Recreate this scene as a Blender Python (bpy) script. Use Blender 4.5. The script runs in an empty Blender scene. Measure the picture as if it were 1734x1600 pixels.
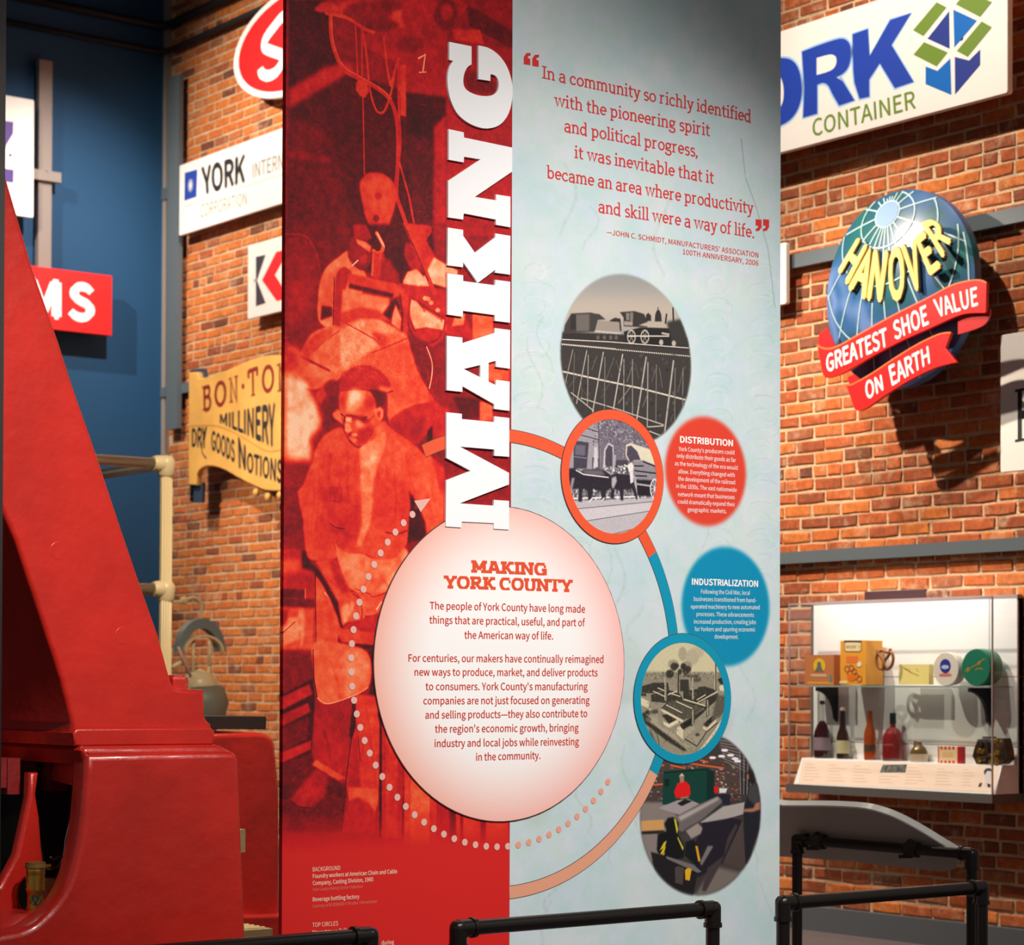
import bpy, bmesh, math, random
import numpy as np
from mathutils import Vector, Matrix

random.seed(7)
rng = np.random.default_rng(7)
SC = bpy.context.scene
COL = SC.collection

# ------------------------------------------------------------------ camera
F = 3798.0                      # focal length in pixels of the 1734 x 1600 frame
EYE = Vector((0.0, 0.0, 1.36))
TH = math.radians(52.4)         # angle between the viewing direction and the +x axis
PITCH, ROLL, SHIFT = 0.0157, 0.0034, 300.3 / 1734
fwd0 = Vector((math.cos(TH), math.sin(TH), 0))
rgt0 = Vector((math.sin(TH), -math.cos(TH), 0))
up0 = Vector((0, 0, 1))
fwd = fwd0 * math.cos(PITCH) + up0 * math.sin(PITCH)
upp = up0 * math.cos(PITCH) - fwd0 * math.sin(PITCH)
CUP = upp * math.cos(ROLL) - rgt0 * math.sin(ROLL)
CRT = rgt0 * math.cos(ROLL) + upp * math.sin(ROLL)
cam_d = bpy.data.cameras.new('camera')
cam = bpy.data.objects.new('camera', cam_d)
COL.objects.link(cam)
cam.matrix_world = Matrix((CRT, CUP, -fwd)).transposed().to_4x4()
cam.location = EYE
cam_d.sensor_width = 36
cam_d.lens = F / 1734 * 36
cam_d.shift_y = SHIFT
cam_d.clip_start = 0.1
cam_d.dof.use_dof = True
cam_d.dof.focus_distance = 7.45
cam_d.dof.aperture_fstop = 5.0
SC.camera = cam

# ------------------------------------------------------------------ world, exposure
w = bpy.data.worlds.new('world')
SC.world = w
w.use_nodes = True
w.node_tree.nodes['Background'].inputs[0].default_value = (0.60, 0.56, 0.54, 1)
w.node_tree.nodes['Background'].inputs[1].default_value = 0.30
SC.view_settings.view_transform = 'Standard'
SC.view_settings.look = 'None'
SC.view_settings.exposure = 0.0
SC.view_settings.gamma = 1.0
SC.view_settings.use_curve_mapping = False

def spot(name, loc, tgt, watts, angle, blend=0.6, size=0.06, col=(1, 0.86, 0.70)):
    l = bpy.data.lights.new(name, 'SPOT')
    l.energy = watts; l.spot_size = math.radians(angle); l.spot_blend = blend
    l.shadow_soft_size = size; l.color = col
    o = bpy.data.objects.new(name, l); COL.objects.link(o)
    o.location = loc
    o.rotation_euler = (Vector(tgt) - Vector(loc)).to_track_quat('-Z', 'Y').to_euler()
    return o

# gallery track lights, then one added lamp
spot('track_spotlight', (3.0, 0.9, 5.9), (4.45, 6.1, 1.55), 1350, 46, 0.9, 0.10, (1, 0.94, 0.88))
spot('track_spotlight', (5.9, 1.2, 5.9), (5.3, 6.1, 1.6), 1150, 36, 0.9, 0.10, (1, 0.95, 0.91))
spot('track_spotlight', (2.3, 2.2, 5.0), (2.95, 6.16, 2.05), 900, 22, 1.0, 0.05, (1, 0.86, 0.72))
spot('track_spotlight', (6.0, 7.9, 6.9), (9.0, 8.0, 3.4), 950, 70, 0.8, 0.05, (1, 0.88, 0.74))
spot('track_spotlight', (6.6, 9.3, 4.85), (9.0, 8.1, 2.0), 760, 70, 0.9, 0.04, (1, 0.84, 0.68))
spot('track_spotlight', (5.2, 14.4, 6.9), (9.0, 14.0, 4.0), 1250, 90, 0.8, 0.05, (1, 0.88, 0.74))
spot('track_spotlight', (5.8, 14.9, 4.2), (9.0, 13.6, 1.6), 420, 80, 0.9, 0.05, (1, 0.84, 0.68))
spot('track_spotlight', (7.7, 13.6, 6.6), (7.9, 16.8, 4.0), 620, 64, 1.0, 0.05, (1, 0.92, 0.84))
spot('track_spotlight', (4.3, 6.9, 5.3), (5.2, 9.8, 0.9), 1300, 78, 1.0, 0.05, (1, 0.88, 0.74))  # added lamp, put in to brighten the guard rail, steps and rear pedestal

# ------------------------------------------------------------------ helpers
def lin(c):
    return tuple(((x / 255) / 12.92 if x <= 10 else ((x / 255 + 0.055) / 1.055) ** 2.4) for x in c)

def ray(px, py):
    return fwd + CRT * ((px - 867) / F) + CUP * ((800 + SHIFT * 1734 - py) / F)

class Plane:
    """a flat sheet in the room: origin o, in-plane axes a (to the right) and b (up), normal n towards the viewer"""
    def __init__(s, o, a, b=(0, 0, 1)):
        s.o = Vector(o); s.a = Vector(a).normalized(); s.b = Vector(b).normalized(); s.n = s.a.cross(s.b).normalized()
    def uv(s, px, py):
        d = ray(px, py)
        t = (s.o - EYE).dot(s.n) / d.dot(s.n)
        p = EYE + d * t - s.o
        return (p.dot(s.a), p.dot(s.b))
    def pt(s, u, v, off=0.0):
        return s.o + s.a * u + s.b * v + s.n * off
    def at(s, px, py, off=0.0):
        return s.pt(*s.uv(px, py), off)
def PY(y): return Plane((0, y, 0), (1, 0, 0))
def PX(x): return Plane((x, 0, 0), (0, -1, 0))
def Z(x0, y0, k):
    return lambda *p: [(x0 + a / k, y0 + b / k) for a, b in p]

def wloc(o):
    v = Vector((0, 0, 0))
    while o is not None:
        v = v + o.location; o = o.parent
    return v
def tag(o, label=None, cat=None, group=None, kind=None):
    if label: o['label'] = label
    if cat: o['category'] = cat
    if group: o['group'] = group
    if kind: o['kind'] = kind
    return o
def thing(name, label, cat, loc, group=None):
    o = bpy.data.objects.new(name, None); COL.objects.link(o)
    o.location = loc; o.empty_display_size = 0.1
    return tag(o, label, cat, group)
def obj(name, verts, faces, m, parent=None, smooth=False, sharp=None):
    """one mesh object from world-space vertices"""
    verts = [Vector(v) for v in verts]
    if parent is not None: base = wloc(parent)
    else:
        lo = Vector([min(v[i] for v in verts) for i in range(3)]); hi = Vector([max(v[i] for v in verts) for i in range(3)])
        base = Vector(((lo.x + hi.x) / 2, (lo.y + hi.y) / 2, lo.z))
    me = bpy.data.meshes.new(name)
    me.from_pydata([tuple(v - base) for v in verts], [], faces)
    me.validate()
    if m is not None: me.materials.append(m)
    if smooth:
        me.polygons.foreach_set('use_smooth', [True] * len(me.polygons))
        if sharp is not None: me.set_sharp_from_angle(angle=math.radians(sharp))
    o = bpy.data.objects.new(name, me); COL.objects.link(o)
    if parent is not None: o.parent = parent
    else: o.location = base
    return o

class MB:
    def __init__(s): s.v = []; s.f = []
    def add(s, vs, fs):
        k = len(s.v); s.v += [Vector(v) for v in vs]; s.f += [[i + k for i in f] for f in fs]
    def box(s, lo, hi):
        x0, y0, z0 = lo; x1, y1, z1 = hi
        s.add([(x0, y0, z0), (x1, y0, z0), (x1, y1, z0), (x0, y1, z0), (x0, y0, z1), (x1, y0, z1), (x1, y1, z1), (x0, y1, z1)],
              [(0, 3, 2, 1), (4, 5, 6, 7), (0, 1, 5, 4), (1, 2, 6, 5), (2, 3, 7, 6), (3, 0, 4, 7)])
    def sweep(s, pts, r, n=12, caps=True):
        pts = [Vector(p) for p in pts]; k = len(pts)
        rs = r if isinstance(r, (list, tuple)) else [r] * k
        t = [(pts[min(i + 1, k - 1)] - pts[max(i - 1, 0)]).normalized() for i in range(k)]
        a = t[0].orthogonal().normalized(); vs = []; fs = []
        if abs(t[0].z) < 0.9: a = (Vector((0, 0, 1)) - t[0] * t[0].z).normalized()
        for i in range(k):
            a = (a - t[i] * a.dot(t[i])).normalized(); b = t[i].cross(a)
            for j in range(n):
                q = 2 * math.pi * j / n
                vs.append(pts[i] + (a * math.cos(q) + b * math.sin(q)) * rs[i])
        for i in range(k - 1):
            for j in range(n):
                fs.append((i * n + j, i * n + (j + 1) % n, (i + 1) * n + (j + 1) % n, (i + 1) * n + j))
        if caps: fs += [tuple(range(n))[::-1], tuple(range((k - 1) * n, k * n))]
        s.add(vs, fs)
    def lathe(s, prof, c, n=20, axis=(0, 0, 1), ring=None):
        """prof: list of (radius, height along axis)"""
        ax = Vector(axis).normalized(); a = ax.orthogonal().normalized(); b = ax.cross(a); c = Vector(c)
        vs = []; fs = []; k = len(prof)
        for r, h in prof:
            for j in range(n):
                q = 2 * math.pi * j / n
                vs.append(c + ax * h + (a * math.cos(q) + b * math.sin(q)) * max(r, 1e-4))
        for i in range(k - 1):
            for j in range(n): fs.append((i * n + j, i * n + (j + 1) % n, (i + 1) * n + (j + 1) % n, (i + 1) * n + j))
        fs += [tuple(range(n))[::-1], tuple(range((k - 1) * n, k * n))]
        s.add(vs, fs)
    def build(s, name, m, parent=None, smooth=False, sharp=None):
        return obj(name, s.v, s.f, m, parent, smooth, sharp)

def area(p): return sum(p[i][0] * p[(i + 1) % len(p)][1] - p[(i + 1) % len(p)][0] * p[i][1] for i in range(len(p))) / 2
def shape2d(paths, thick=0.0, bevel=0.0):
    """solid (or flat) shape from closed 2-D outlines, holes included: (verts, faces), z runs from -thick to 0"""
    cu = bpy.data.curves.new('c', 'CURVE'); cu.dimensions = '2D'; cu.fill_mode = 'BOTH' if thick else 'FRONT'
    if thick:
        cu.extrude = thick / 2 - bevel
        cu.bevel_depth = bevel; cu.offset = -bevel; cu.bevel_resolution = 2 if bevel else 0
    for p in paths:
        sp = cu.splines.new('POLY'); sp.points.add(len(p) - 1); sp.use_cyclic_u = True
        for q, c in zip(sp.points, p): q.co = (c[0], c[1], 0, 1)
    ob = bpy.data.objects.new('c', cu)
    me = ob.to_mesh()
    vs = [(v.co.x, v.co.y, (v.co.z - thick / 2) if thick else 0) for v in me.vertices]
    fs = [tuple(p.vertices) for p in me.polygons]
    ob.to_mesh_clear(); bpy.data.objects.remove(ob); bpy.data.curves.remove(cu)
    return vs, fs
def plate(name, pl, paths, off, thick, m, parent=None, bevel=0.0, px=True, smooth=False):
    """cut-out plate whose front face lies `off` in front of the plane; outlines in photo pixels or in plane metres"""
    if px: paths = [[pl.uv(*q) for q in p] for p in paths]
    vs, fs = shape2d(paths, thick, bevel)
    return obj(name, [pl.pt(u, v, off + z) for u, v, z in vs], fs, m, parent, smooth, 40 if smooth else None)
def circ(c, r, n=64, a0=0.0, a1=2 * math.pi):
    full = abs(a1 - a0 - 2 * math.pi) < 1e-6
    k = n if full else n + 1
    return [(c[0] + r * math.cos(a0 + (a1 - a0) * i / n), c[1] + r * math.sin(a0 + (a1 - a0) * i / n)) for i in range(k)]
def arcp(cx, cy, rx, ry, d0, d1, n=10):
    return [(cx + rx * math.cos(math.radians(d0 + (d1 - d0) * i / n)), cy + ry * math.sin(math.radians(d0 + (d1 - d0) * i / n))) for i in range(n + 1)]
def ribbon(pts, wd):
    """flat stroke of width wd along 2-D points"""
    k = len(pts); vs = []; fs = []
    P = [Vector((p[0], p[1])) for p in pts]
    for i in range(k):
        d0 = (P[i] - P[i - 1]).normalized() if i else None
        d1 = (P[i + 1] - P[i]).normalized() if i < k - 1 else None
        if d0 is None: d0 = d1
        if d1 is None: d1 = d0
        t = d0 + d1
        t = t.normalized() if t.length > 1e-6 else d0
        nn = Vector((-t.y, t.x)); c = max(0.6, abs(nn.dot(Vector((-d0.y, d0.x)))))
        q = nn * (wd / 2 / c)
        vs += [(P[i].x + q.x, P[i].y + q.y), (P[i].x - q.x, P[i].y - q.y)]
    for i in range(k - 1): fs.append((2 * i, 2 * i + 1, 2 * i + 3, 2 * i + 2))
    return vs, fs

def smoothp(P, n=4):
    out = []; k = len(P)
    for i in range(k):
        p0, p1, p2, p3 = P[i - 1], P[i], P[(i + 1) % k], P[(i + 2) % k]
        for j in range(n):
            t = j / n
            out.append(tuple(.5 * (2 * p1[d] + (p2[d] - p0[d]) * t + (2 * p0[d] - 5 * p1[d] + 4 * p2[d] - p3[d]) * t * t + (3 * p1[d] - p0[d] - 3 * p2[d] + p3[d]) * t ** 3) for d in (0, 1)))
    return out
def catmull(P, n=5):
    """open smooth curve through points"""
    Q = [P[0]] + list(P) + [P[-1]]; out = []
    for i in range(1, len(Q) - 2):
        p0, p1, p2, p3 = Q[i - 1], Q[i], Q[i + 1], Q[i + 2]
        for j in range(n):
            t = j / n
            out.append(tuple(.5 * (2 * p1[d] + (p2[d] - p0[d]) * t + (2 * p0[d] - 5 * p1[d] + 4 * p2[d] - p3[d]) * t * t + (3 * p1[d] - p0[d] - 3 * p2[d] + p3[d]) * t ** 3) for d in range(len(p1))))
    return out + [tuple(P[-1])]

# ---- lettering
_cache = {}
try:
    FONT = bpy.data.fonts.load(bpy.utils.system_resource('DATAFILES') + '/fonts/Noto Sans CJK Regular.woff2')
except Exception:
    FONT = None
def font2d(txt, heavy=0.0, shear=0.0, space=1.0):
    key = (txt, heavy, shear, space)
    if key in _cache: return _cache[key]
    cu = bpy.data.curves.new('t', 'FONT'); cu.body = txt; cu.size = 1.9 if FONT else 1; cu.resolution_u = 3
    if FONT: cu.font = FONT
    cu.shear = shear; cu.space_character = space
    ob = bpy.data.objects.new('t', cu); me = ob.to_mesh()
    vs = [(v.co.x, v.co.y) for v in me.vertices]; fs = [tuple(p.vertices) for p in me.polygons]
    ob.to_mesh_clear(); bpy.data.objects.remove(ob); bpy.data.curves.remove(cu)
    if heavy:
        v0, f0 = vs, fs; vs = []; fs = []; d = heavy * .8
        for i, (a, b) in enumerate(((-d, 0), (d, 0), (0, d), (0, -d), (0, 0))):
            k = len(vs); vs += [(x + a, y + b, i) for x, y in v0]; fs += [tuple(j + k for j in f) for f in f0]
    _cache[key] = (vs, fs)
    return vs, fs
CAPH = max(v[1] for v in font2d('H')[0])
def quadmap(pl, vs, cap, BL, BR, TR, TL, off, lay=None):
    xs = [v[0] for v in vs]; x0, x1 = min(xs), max(xs)
    q = [Vector(pl.uv(*p)) for p in (BL, BR, TR, TL)]
    out = []
    for x, y in [v[:2] for v in vs]:
        s = (x - x0) / max(x1 - x0, 1e-6); t = y / cap
        p = (q[0] * (1 - s) + q[1] * s) * (1 - t) + (q[3] * (1 - s) + q[2] * s) * t
        out.append(pl.pt(p.x, p.y, off + (lay[len(out)] * 4e-5 if lay else 0)))
    return out
class Text:
    """collects lines of print that lie on a plane into one mesh"""
    def __init__(s, pl, off=0.0008): s.pl = pl; s.off = off; s.mb = MB(); s.items = []
    def add(s, vs, fs): q = MB(); q.add(vs, fs); s.items.append(q)
    def quad(s, txt, BL, BR, TR, TL, heavy=0.0, shear=0.0, glyphs=None, wd=0.1):
        vs, fs = slab(txt, wd, glyphs) if glyphs is not None else font2d(txt, heavy, shear)
        q = MB(); s.items.append(q); q.add(quadmap(s.pl, vs, 1.0 if glyphs is not None else CAPH, BL, BR, TR, TL, s.off, LAY[:] if glyphs is not None else ([v[2] for v in vs] if heavy else None)), fs)
    def line(s, txt, BL, BR, cap, **k):
        s.quad(txt, BL, BR, (BR[0], BR[1] - cap), (BL[0], BL[1] - cap), **k)
    def build(s, m, parent, name='lettering'):
        o = None
        for q in s.items + ([s.mb] if s.mb.v else []): o = q.build(name, m, parent)
        return o

# ---- slab-serif letters drawn from strokes (cap height 1)
def G_(adv, strokes, serifs=(), dots=()): return (adv, strokes, serifs, dots)
X = 0.70
A_ = arcp
GL = {
 'I': G_(.42, [[(.21, 0), (.21, 1)]], [(.21, 0, .19), (.21, 1, .19)]),
 'n': G_(.66, [[(.14, 0), (.14, X)], [(.14, .5)] + A_(.32, .45, .18, .22, 150, 0) + [(.5, 0)]], [(.14, 0, .13), (.5, 0, .13), (.09, X, .08)]),
 'm': G_(.98, [[(.14, 0), (.14, X)], [(.14, .5)] + A_(.3, .45, .17, .22, 150, 0) + [(.47, 0)], [(.47, .5)] + A_(.64, .45, .17, .22, 150, 0) + [(.81, 0)]], [(.14, 0, .12), (.47, 0, .11), (.81, 0, .12), (.09, X, .08)]),
 'h': G_(.66, [[(.14, 0), (.14, 1.06)], [(.14, .5)] + A_(.32, .45, .18, .22, 150, 0) + [(.5, 0)]], [(.14, 0, .13), (.5, 0, .13), (.09, 1.06, .08)]),
 'r': G_(.5, [[(.14, 0), (.14, X)], [(.14, .46)] + A_(.32, .46, .17, .2, 160, 60)], [(.14, 0, .14), (.09, X, .08)]),
 'a': G_(.6, [A_(.27, .5, .18, .17, 165, 0) + [(.45, 0), (.54, .02)], [(.45, .4)] + A_(.25, .2, .17, .18, 90, 300, 12) + [(.45, .16)]], []),
 'c': G_(.55, [A_(.3, .34, .23, .31, 50, 320, 16)], [(.45, .56, .05)]),
 'o': G_(.62, [A_(.31, .34, .23, .31, 0, 360, 20)], []),
 'e': G_(.57, [[(.08, .37), (.5, .37)] + A_(.29, .36, .21, .3, 5, 318, 18)], []),
 'u': G_(.66, [[(.14, X)] + A_(.31, .24, .17, .21, 180, 330) + [(.49, .2)], [(.49, X), (.49, 0), (.58, 0)]], [(.08, X, .08), (.43, X, .08)]),
 'i': G_(.32, [[(.16, 0), (.16, X)]], [(.16, 0, .14), (.1, X, .08)], [(.15, .95)]),
 'l': G_(.32, [[(.16, 0), (.16, 1.06)]], [(.16, 0, .14), (.1, 1.06, .08)]),
 't': G_(.42, [[(.17, .9), (.17, .2)] + A_(.29, .17, .12, .13, 180, 310, 6), [(.03, X - .04), (.38, X - .04)]], []),
 'y': G_(.58, [[(.1, X), (.31, .05)], [(.5, X), (.26, -.18), (.12, -.27), (.05, -.25)]], [(.1, X, .12), (.49, X, .12)]),
 'v': G_(.58, [[(.1, X), (.3, .02), (.49, X)]], [(.1, X, .12), (.49, X, .12)]),
 'w': G_(.86, [[(.1, X), (.25, .03), (.43, X), (.6, .03), (.77, X)]], [(.1, X, .12), (.43, X, .1), (.77, X, .12)]),
 's': G_(.48, [A_(.25, .5, .15, .15, 20, 240, 8) + A_(.25, .18, .17, .17, 75, -150, 10)], []),
 'd': G_(.66, [A_(.27, .34, .2, .31, 40, 320, 14), [(.48, 1.06), (.48, 0), (.58, 0)]], [(.42, 1.06, .08)]),
 'b': G_(.66, [A_(.35, .34, .2, .31, 140, -140, 14), [(.15, 1.06), (.15, 0)]], [(.09, 1.06, .08)]),
 'p': G_(.66, [A_(.35, .34, .2, .31, 140, -140, 14), [(.15, X), (.15, -.3)]], [(.09, X, .08), (.15, -.3, .14)]),
 'g': G_(.6, [A_(.27, .46, .18, .2, 0, 360, 16), [(.12, .3), (.1, .17), (.2, .1), (.4, .09), (.5, 0)] + A_(.28, -.12, .22, .15, 20, -200, 12), [(.42, .6), (.56, .66)]], []),
 'f': G_(.4, [[(.17, 0), (.17, .8)] + A_(.31, .85, .14, .18, 180, 60, 6), [(.04, X - .04), (.36, X - .04)]], [(.17, 0, .14)]),
 'k': G_(.64, [[(.14, 0), (.14, 1.06)], [(.16, .28), (.46, X)], [(.25, .38), (.5, 0)]], [(.14, 0, .13), (.09, 1.06, .08), (.46, X, .11), (.5, 0, .12)]),
 '.': G_(.28, [], [], [(.12, .06)]),
 ',': G_(.28, [[(.14, .06), (.07, -.16)]], [], [(.12, .06)]),
 ' ': G_(.26, []),
 'M': G_(1.1, [[(.2, 0), (.2, 1), (.55, .25), (.9, 1), (.9, 0)]], [(.2, 0, .2), (.9, 0, .2), (.12, 1, .12), (.98, 1, .12)]),
 'A': G_(.98, [[(.16, 0), (.46, 1), (.54, 1), (.84, 0)], [(.28, .33), (.72, .33)]], [(.17, 0, .18), (.83, 0, .18), (.42, 1, .16)]),
 'K': G_(.98, [[(.22, 0), (.22, 1)], [(.3, .4), (.74, 1)], [(.42, .55), (.78, 0)]], [(.22, 0, .2), (.22, 1, .2), (.74, 1, .18), (.78, 0, .18)]),
 'N': G_(1.0, [[(.2, 0), (.2, 1), (.8, 0), (.8, 1)]], [(.2, 0, .19), (.14, 1, .14), (.8, 1, .19)]),
 'G': G_(.96, [A_(.5, .5, .36, .46, 45, 330, 18) + [(.82, .42), (.58, .42)], [(.82, .42), (.82, .02)]], [(.8, .82, .07)]),
 'Y': G_(.94, [[(.15, 1), (.47, .45), (.47, 0)], [(.79, 1), (.47, .45)]], [(.16, 1, .17), (.78, 1, .17), (.47, 0, .2)]),
 'O': G_(.98, [A_(.49, .5, .36, .45, 0, 360, 24)], []),
 'R': G_(.96, [[(.22, 0), (.22, 1), (.5, 1)] + A_(.5, .73, .22, .25, 80, -80, 8) + [(.22, .47)], [(.45, .47), (.78, 0)]], [(.22, 0, .2), (.18, 1, .16), (.82, 0, .16)]),
 'C': G_(.92, [A_(.5, .5, .36, .46, 45, 315, 18)], [(.8, .8, .07)]),
 'U': G_(.96, [[(.2, 1)] + A_(.48, .32, .28, .3, 180, 360, 12) + [(.76, 1)]], [(.2, 1, .19), (.76, 1, .19)]),
 'T': G_(.92, [[(.46, 0), (.46, 1)], [(.08, 1), (.84, 1)], [(.1, 1.02), (.1, .72)], [(.82, 1.02), (.82, .72)]], [(.46, 0, .2)]),
 'B': G_(.9, [[(.2, 0), (.2, 1), (.45, 1)] + A_(.47, .76, .2, .23, 80, -80, 8) + [(.22, .53)], [(.4, .53)] + A_(.48, .27, .24, .26, 80, -80, 8) + [(.2, 0)]], [(.14, 0, .14), (.14, 1, .14)]),
 'H': G_(1.0, [[(.2, 0), (.2, 1)], [(.8, 0), (.8, 1)], [(.2, .5), (.8, .5)]], [(.2, 0, .18), (.2, 1, .18), (.8, 0, .18), (.8, 1, .18)]),
}
LAY = []
def slab(txt, wd, opt):
    """opt: (serif thickness, serif reach factor)"""
    st, sr = opt; vs = []; fs = []; x = 0; LAY.clear()
    for ch in txt:
        adv, strokes, serifs, dots = GL[ch]
        if wd > .2: strokes = [sg for p in strokes for sg in ([[p[i], p[i + 1]] for i in range(len(p) - 1)] if len(p) <= 5 else [p])]
        for p in strokes:
            cap = ch.isupper()
            q = [(x + a, min(max(b, wd * .5 if cap and len(p) > 2 and b <= .1 else b), (1 - wd * .4) if cap and len(p) > 2 and b > .9 else b)) for a, b in p]
            a, b = ribbon(q, wd); a = [(i_, min(max(j_, 0), 1)) for i_, j_ in a] if wd > .2 else a; k = len(vs); vs += a; LAY.extend([strokes.index(p) + .9 * i_ / len(a) for i_ in range(len(a))]); fs += [tuple(i + k for i in f) for f in b]
        for si, (sx, sy, hw) in enumerate(serifs):
            h = st
            if sy <= 0: y0, y1 = sy, sy + h
            else: y0, y1 = sy - h, sy
            k = len(vs); hw *= sr; LAY.extend([4 + si] * 4)
            vs += [(x + sx - hw, y0), (x + sx + hw, y0), (x + sx + hw, y1), (x + sx - hw, y1)]; fs.append((k, k + 1, k + 2, k + 3))
        for dx, dy in dots:
            k = len(vs); n = 8; LAY.extend([9] * 8)
            vs += [(x + dx + .085 * math.cos(6.283 * i / n), dy + .085 * math.sin(6.283 * i / n)) for i in range(n)]; fs.append(tuple(range(k, k + n)))
        x += adv
    return vs, fs

# ------------------------------------------------------------------ materials
def mat(name, col, rough=0.5, metal=0.0, bump=0.0, scale=40.0, var=0.0, vscale=3.0, spec=0.5, emit=0.0, coat=0.0):
    m = bpy.data.materials.new(name); m.use_nodes = True
    nt = m.node_tree; b = nt.nodes['Principled BSDF']; L = nt.links.new
    c = lin(col) if max(col) > 1 else col
    b.inputs['Roughness'].default_value = rough; b.inputs['Metallic'].default_value = metal
    b.inputs['Specular IOR Level'].default_value = spec; b.inputs['Coat Weight'].default_value = coat
    b.inputs['Coat Roughness'].default_value = 0.12
    geo = nt.nodes.new('ShaderNodeNewGeometry')
    n = nt.nodes.new('ShaderNodeTexNoise'); n.inputs['Scale'].default_value = vscale; n.inputs['Detail'].default_value = 6
    L(geo.outputs['Position'], n.inputs['Vector'])
    r = nt.nodes.new('ShaderNodeValToRGB')
    d = max(var, 0.02)
    r.color_ramp.elements[0].position = 0.3; r.color_ramp.elements[1].position = 0.7
    r.color_ramp.elements[0].color = (c[0] * (1 - d), c[1] * (1 - d), c[2] * (1 - d), 1)
    r.color_ramp.elements[1].color = (min(1, c[0] * (1 + d * .6)), min(1, c[1] * (1 + d * .6)), min(1, c[2] * (1 + d * .6)), 1)
    L(n.outputs['Fac'], r.inputs['Fac']); L(r.outputs['Color'], b.inputs['Base Color'])
    if bump:
        n2 = nt.nodes.new('ShaderNodeTexNoise'); n2.inputs['Scale'].default_value = scale; n2.inputs['Detail'].default_value = 5
        L(geo.outputs['Position'], n2.inputs['Vector'])
        bp = nt.nodes.new('ShaderNodeBump'); bp.inputs['Strength'].default_value = bump; bp.inputs['Distance'].default_value = 0.01
        L(n2.outputs['Fac'], bp.inputs['Height']); L(bp.outputs['Normal'], b.inputs['Normal'])
    if emit:
        b.inputs['Emission Color'].default_value = (*c, 1); b.inputs['Emission Strength'].default_value = emit
    return m
def glass_mat(name, tint, k):
    m = bpy.data.materials.new(name); m.use_nodes = True; nt = m.node_tree; nt.nodes.clear()
    o = nt.nodes.new('ShaderNodeOutputMaterial'); t = nt.nodes.new('ShaderNodeBsdfTransparent'); g = nt.nodes.new('ShaderNodeBsdfGlossy')
    x = nt.nodes.new('ShaderNodeMixShader'); t.inputs[0].default_value = (*tint, 1); g.inputs['Roughness'].default_value = 0.05
    x.inputs[0].default_value = k
    nt.links.new(t.outputs[0], x.inputs[1]); nt.links.new(g.outputs[0], x.inputs[2]); nt.links.new(x.outputs[0], o.inputs[0])
    return m
def tint_mat(name, col, dens=0.5, rough=0.08):
    """coloured bottle glass, thin"""
    m = bpy.data.materials.new(name); m.use_nodes = True; nt = m.node_tree; b = nt.nodes['Principled BSDF']
    b.inputs['Base Color'].default_value = (*lin(col), 1); b.inputs['Roughness'].default_value = rough; b.inputs['Coat Weight'].default_value = 0.6
    t = nt.nodes.new('ShaderNodeBsdfTransparent'); t.inputs[0].default_value = (*lin(tuple(min(255, c * 1.5 + 30) for c in col)), 1)
    x = nt.nodes.new('ShaderNodeMixShader'); x.inputs[0].default_value = dens
    nt.links.new(t.outputs[0], x.inputs[1]); nt.links.new(b.outputs[0], x.inputs[2]); nt.links.new(x.outputs[0], nt.nodes['Material Output'].inputs[0])
    return m
def print_mat(name, img, rough=0.35, spec=0.5, coat=0.0):
    m = bpy.data.materials.new(name); m.use_nodes = True; nt = m.node_tree; b = nt.nodes['Principled BSDF']
    t = nt.nodes.new('ShaderNodeTexImage'); t.image = img; t.extension = 'EXTEND'
    nt.links.new(t.outputs['Color'], b.inputs['Base Color'])
    b.inputs['Roughness'].default_value = rough; b.inputs['Specular IOR Level'].default_value = spec; b.inputs['Coat Weight'].default_value = coat
    return m
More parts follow.
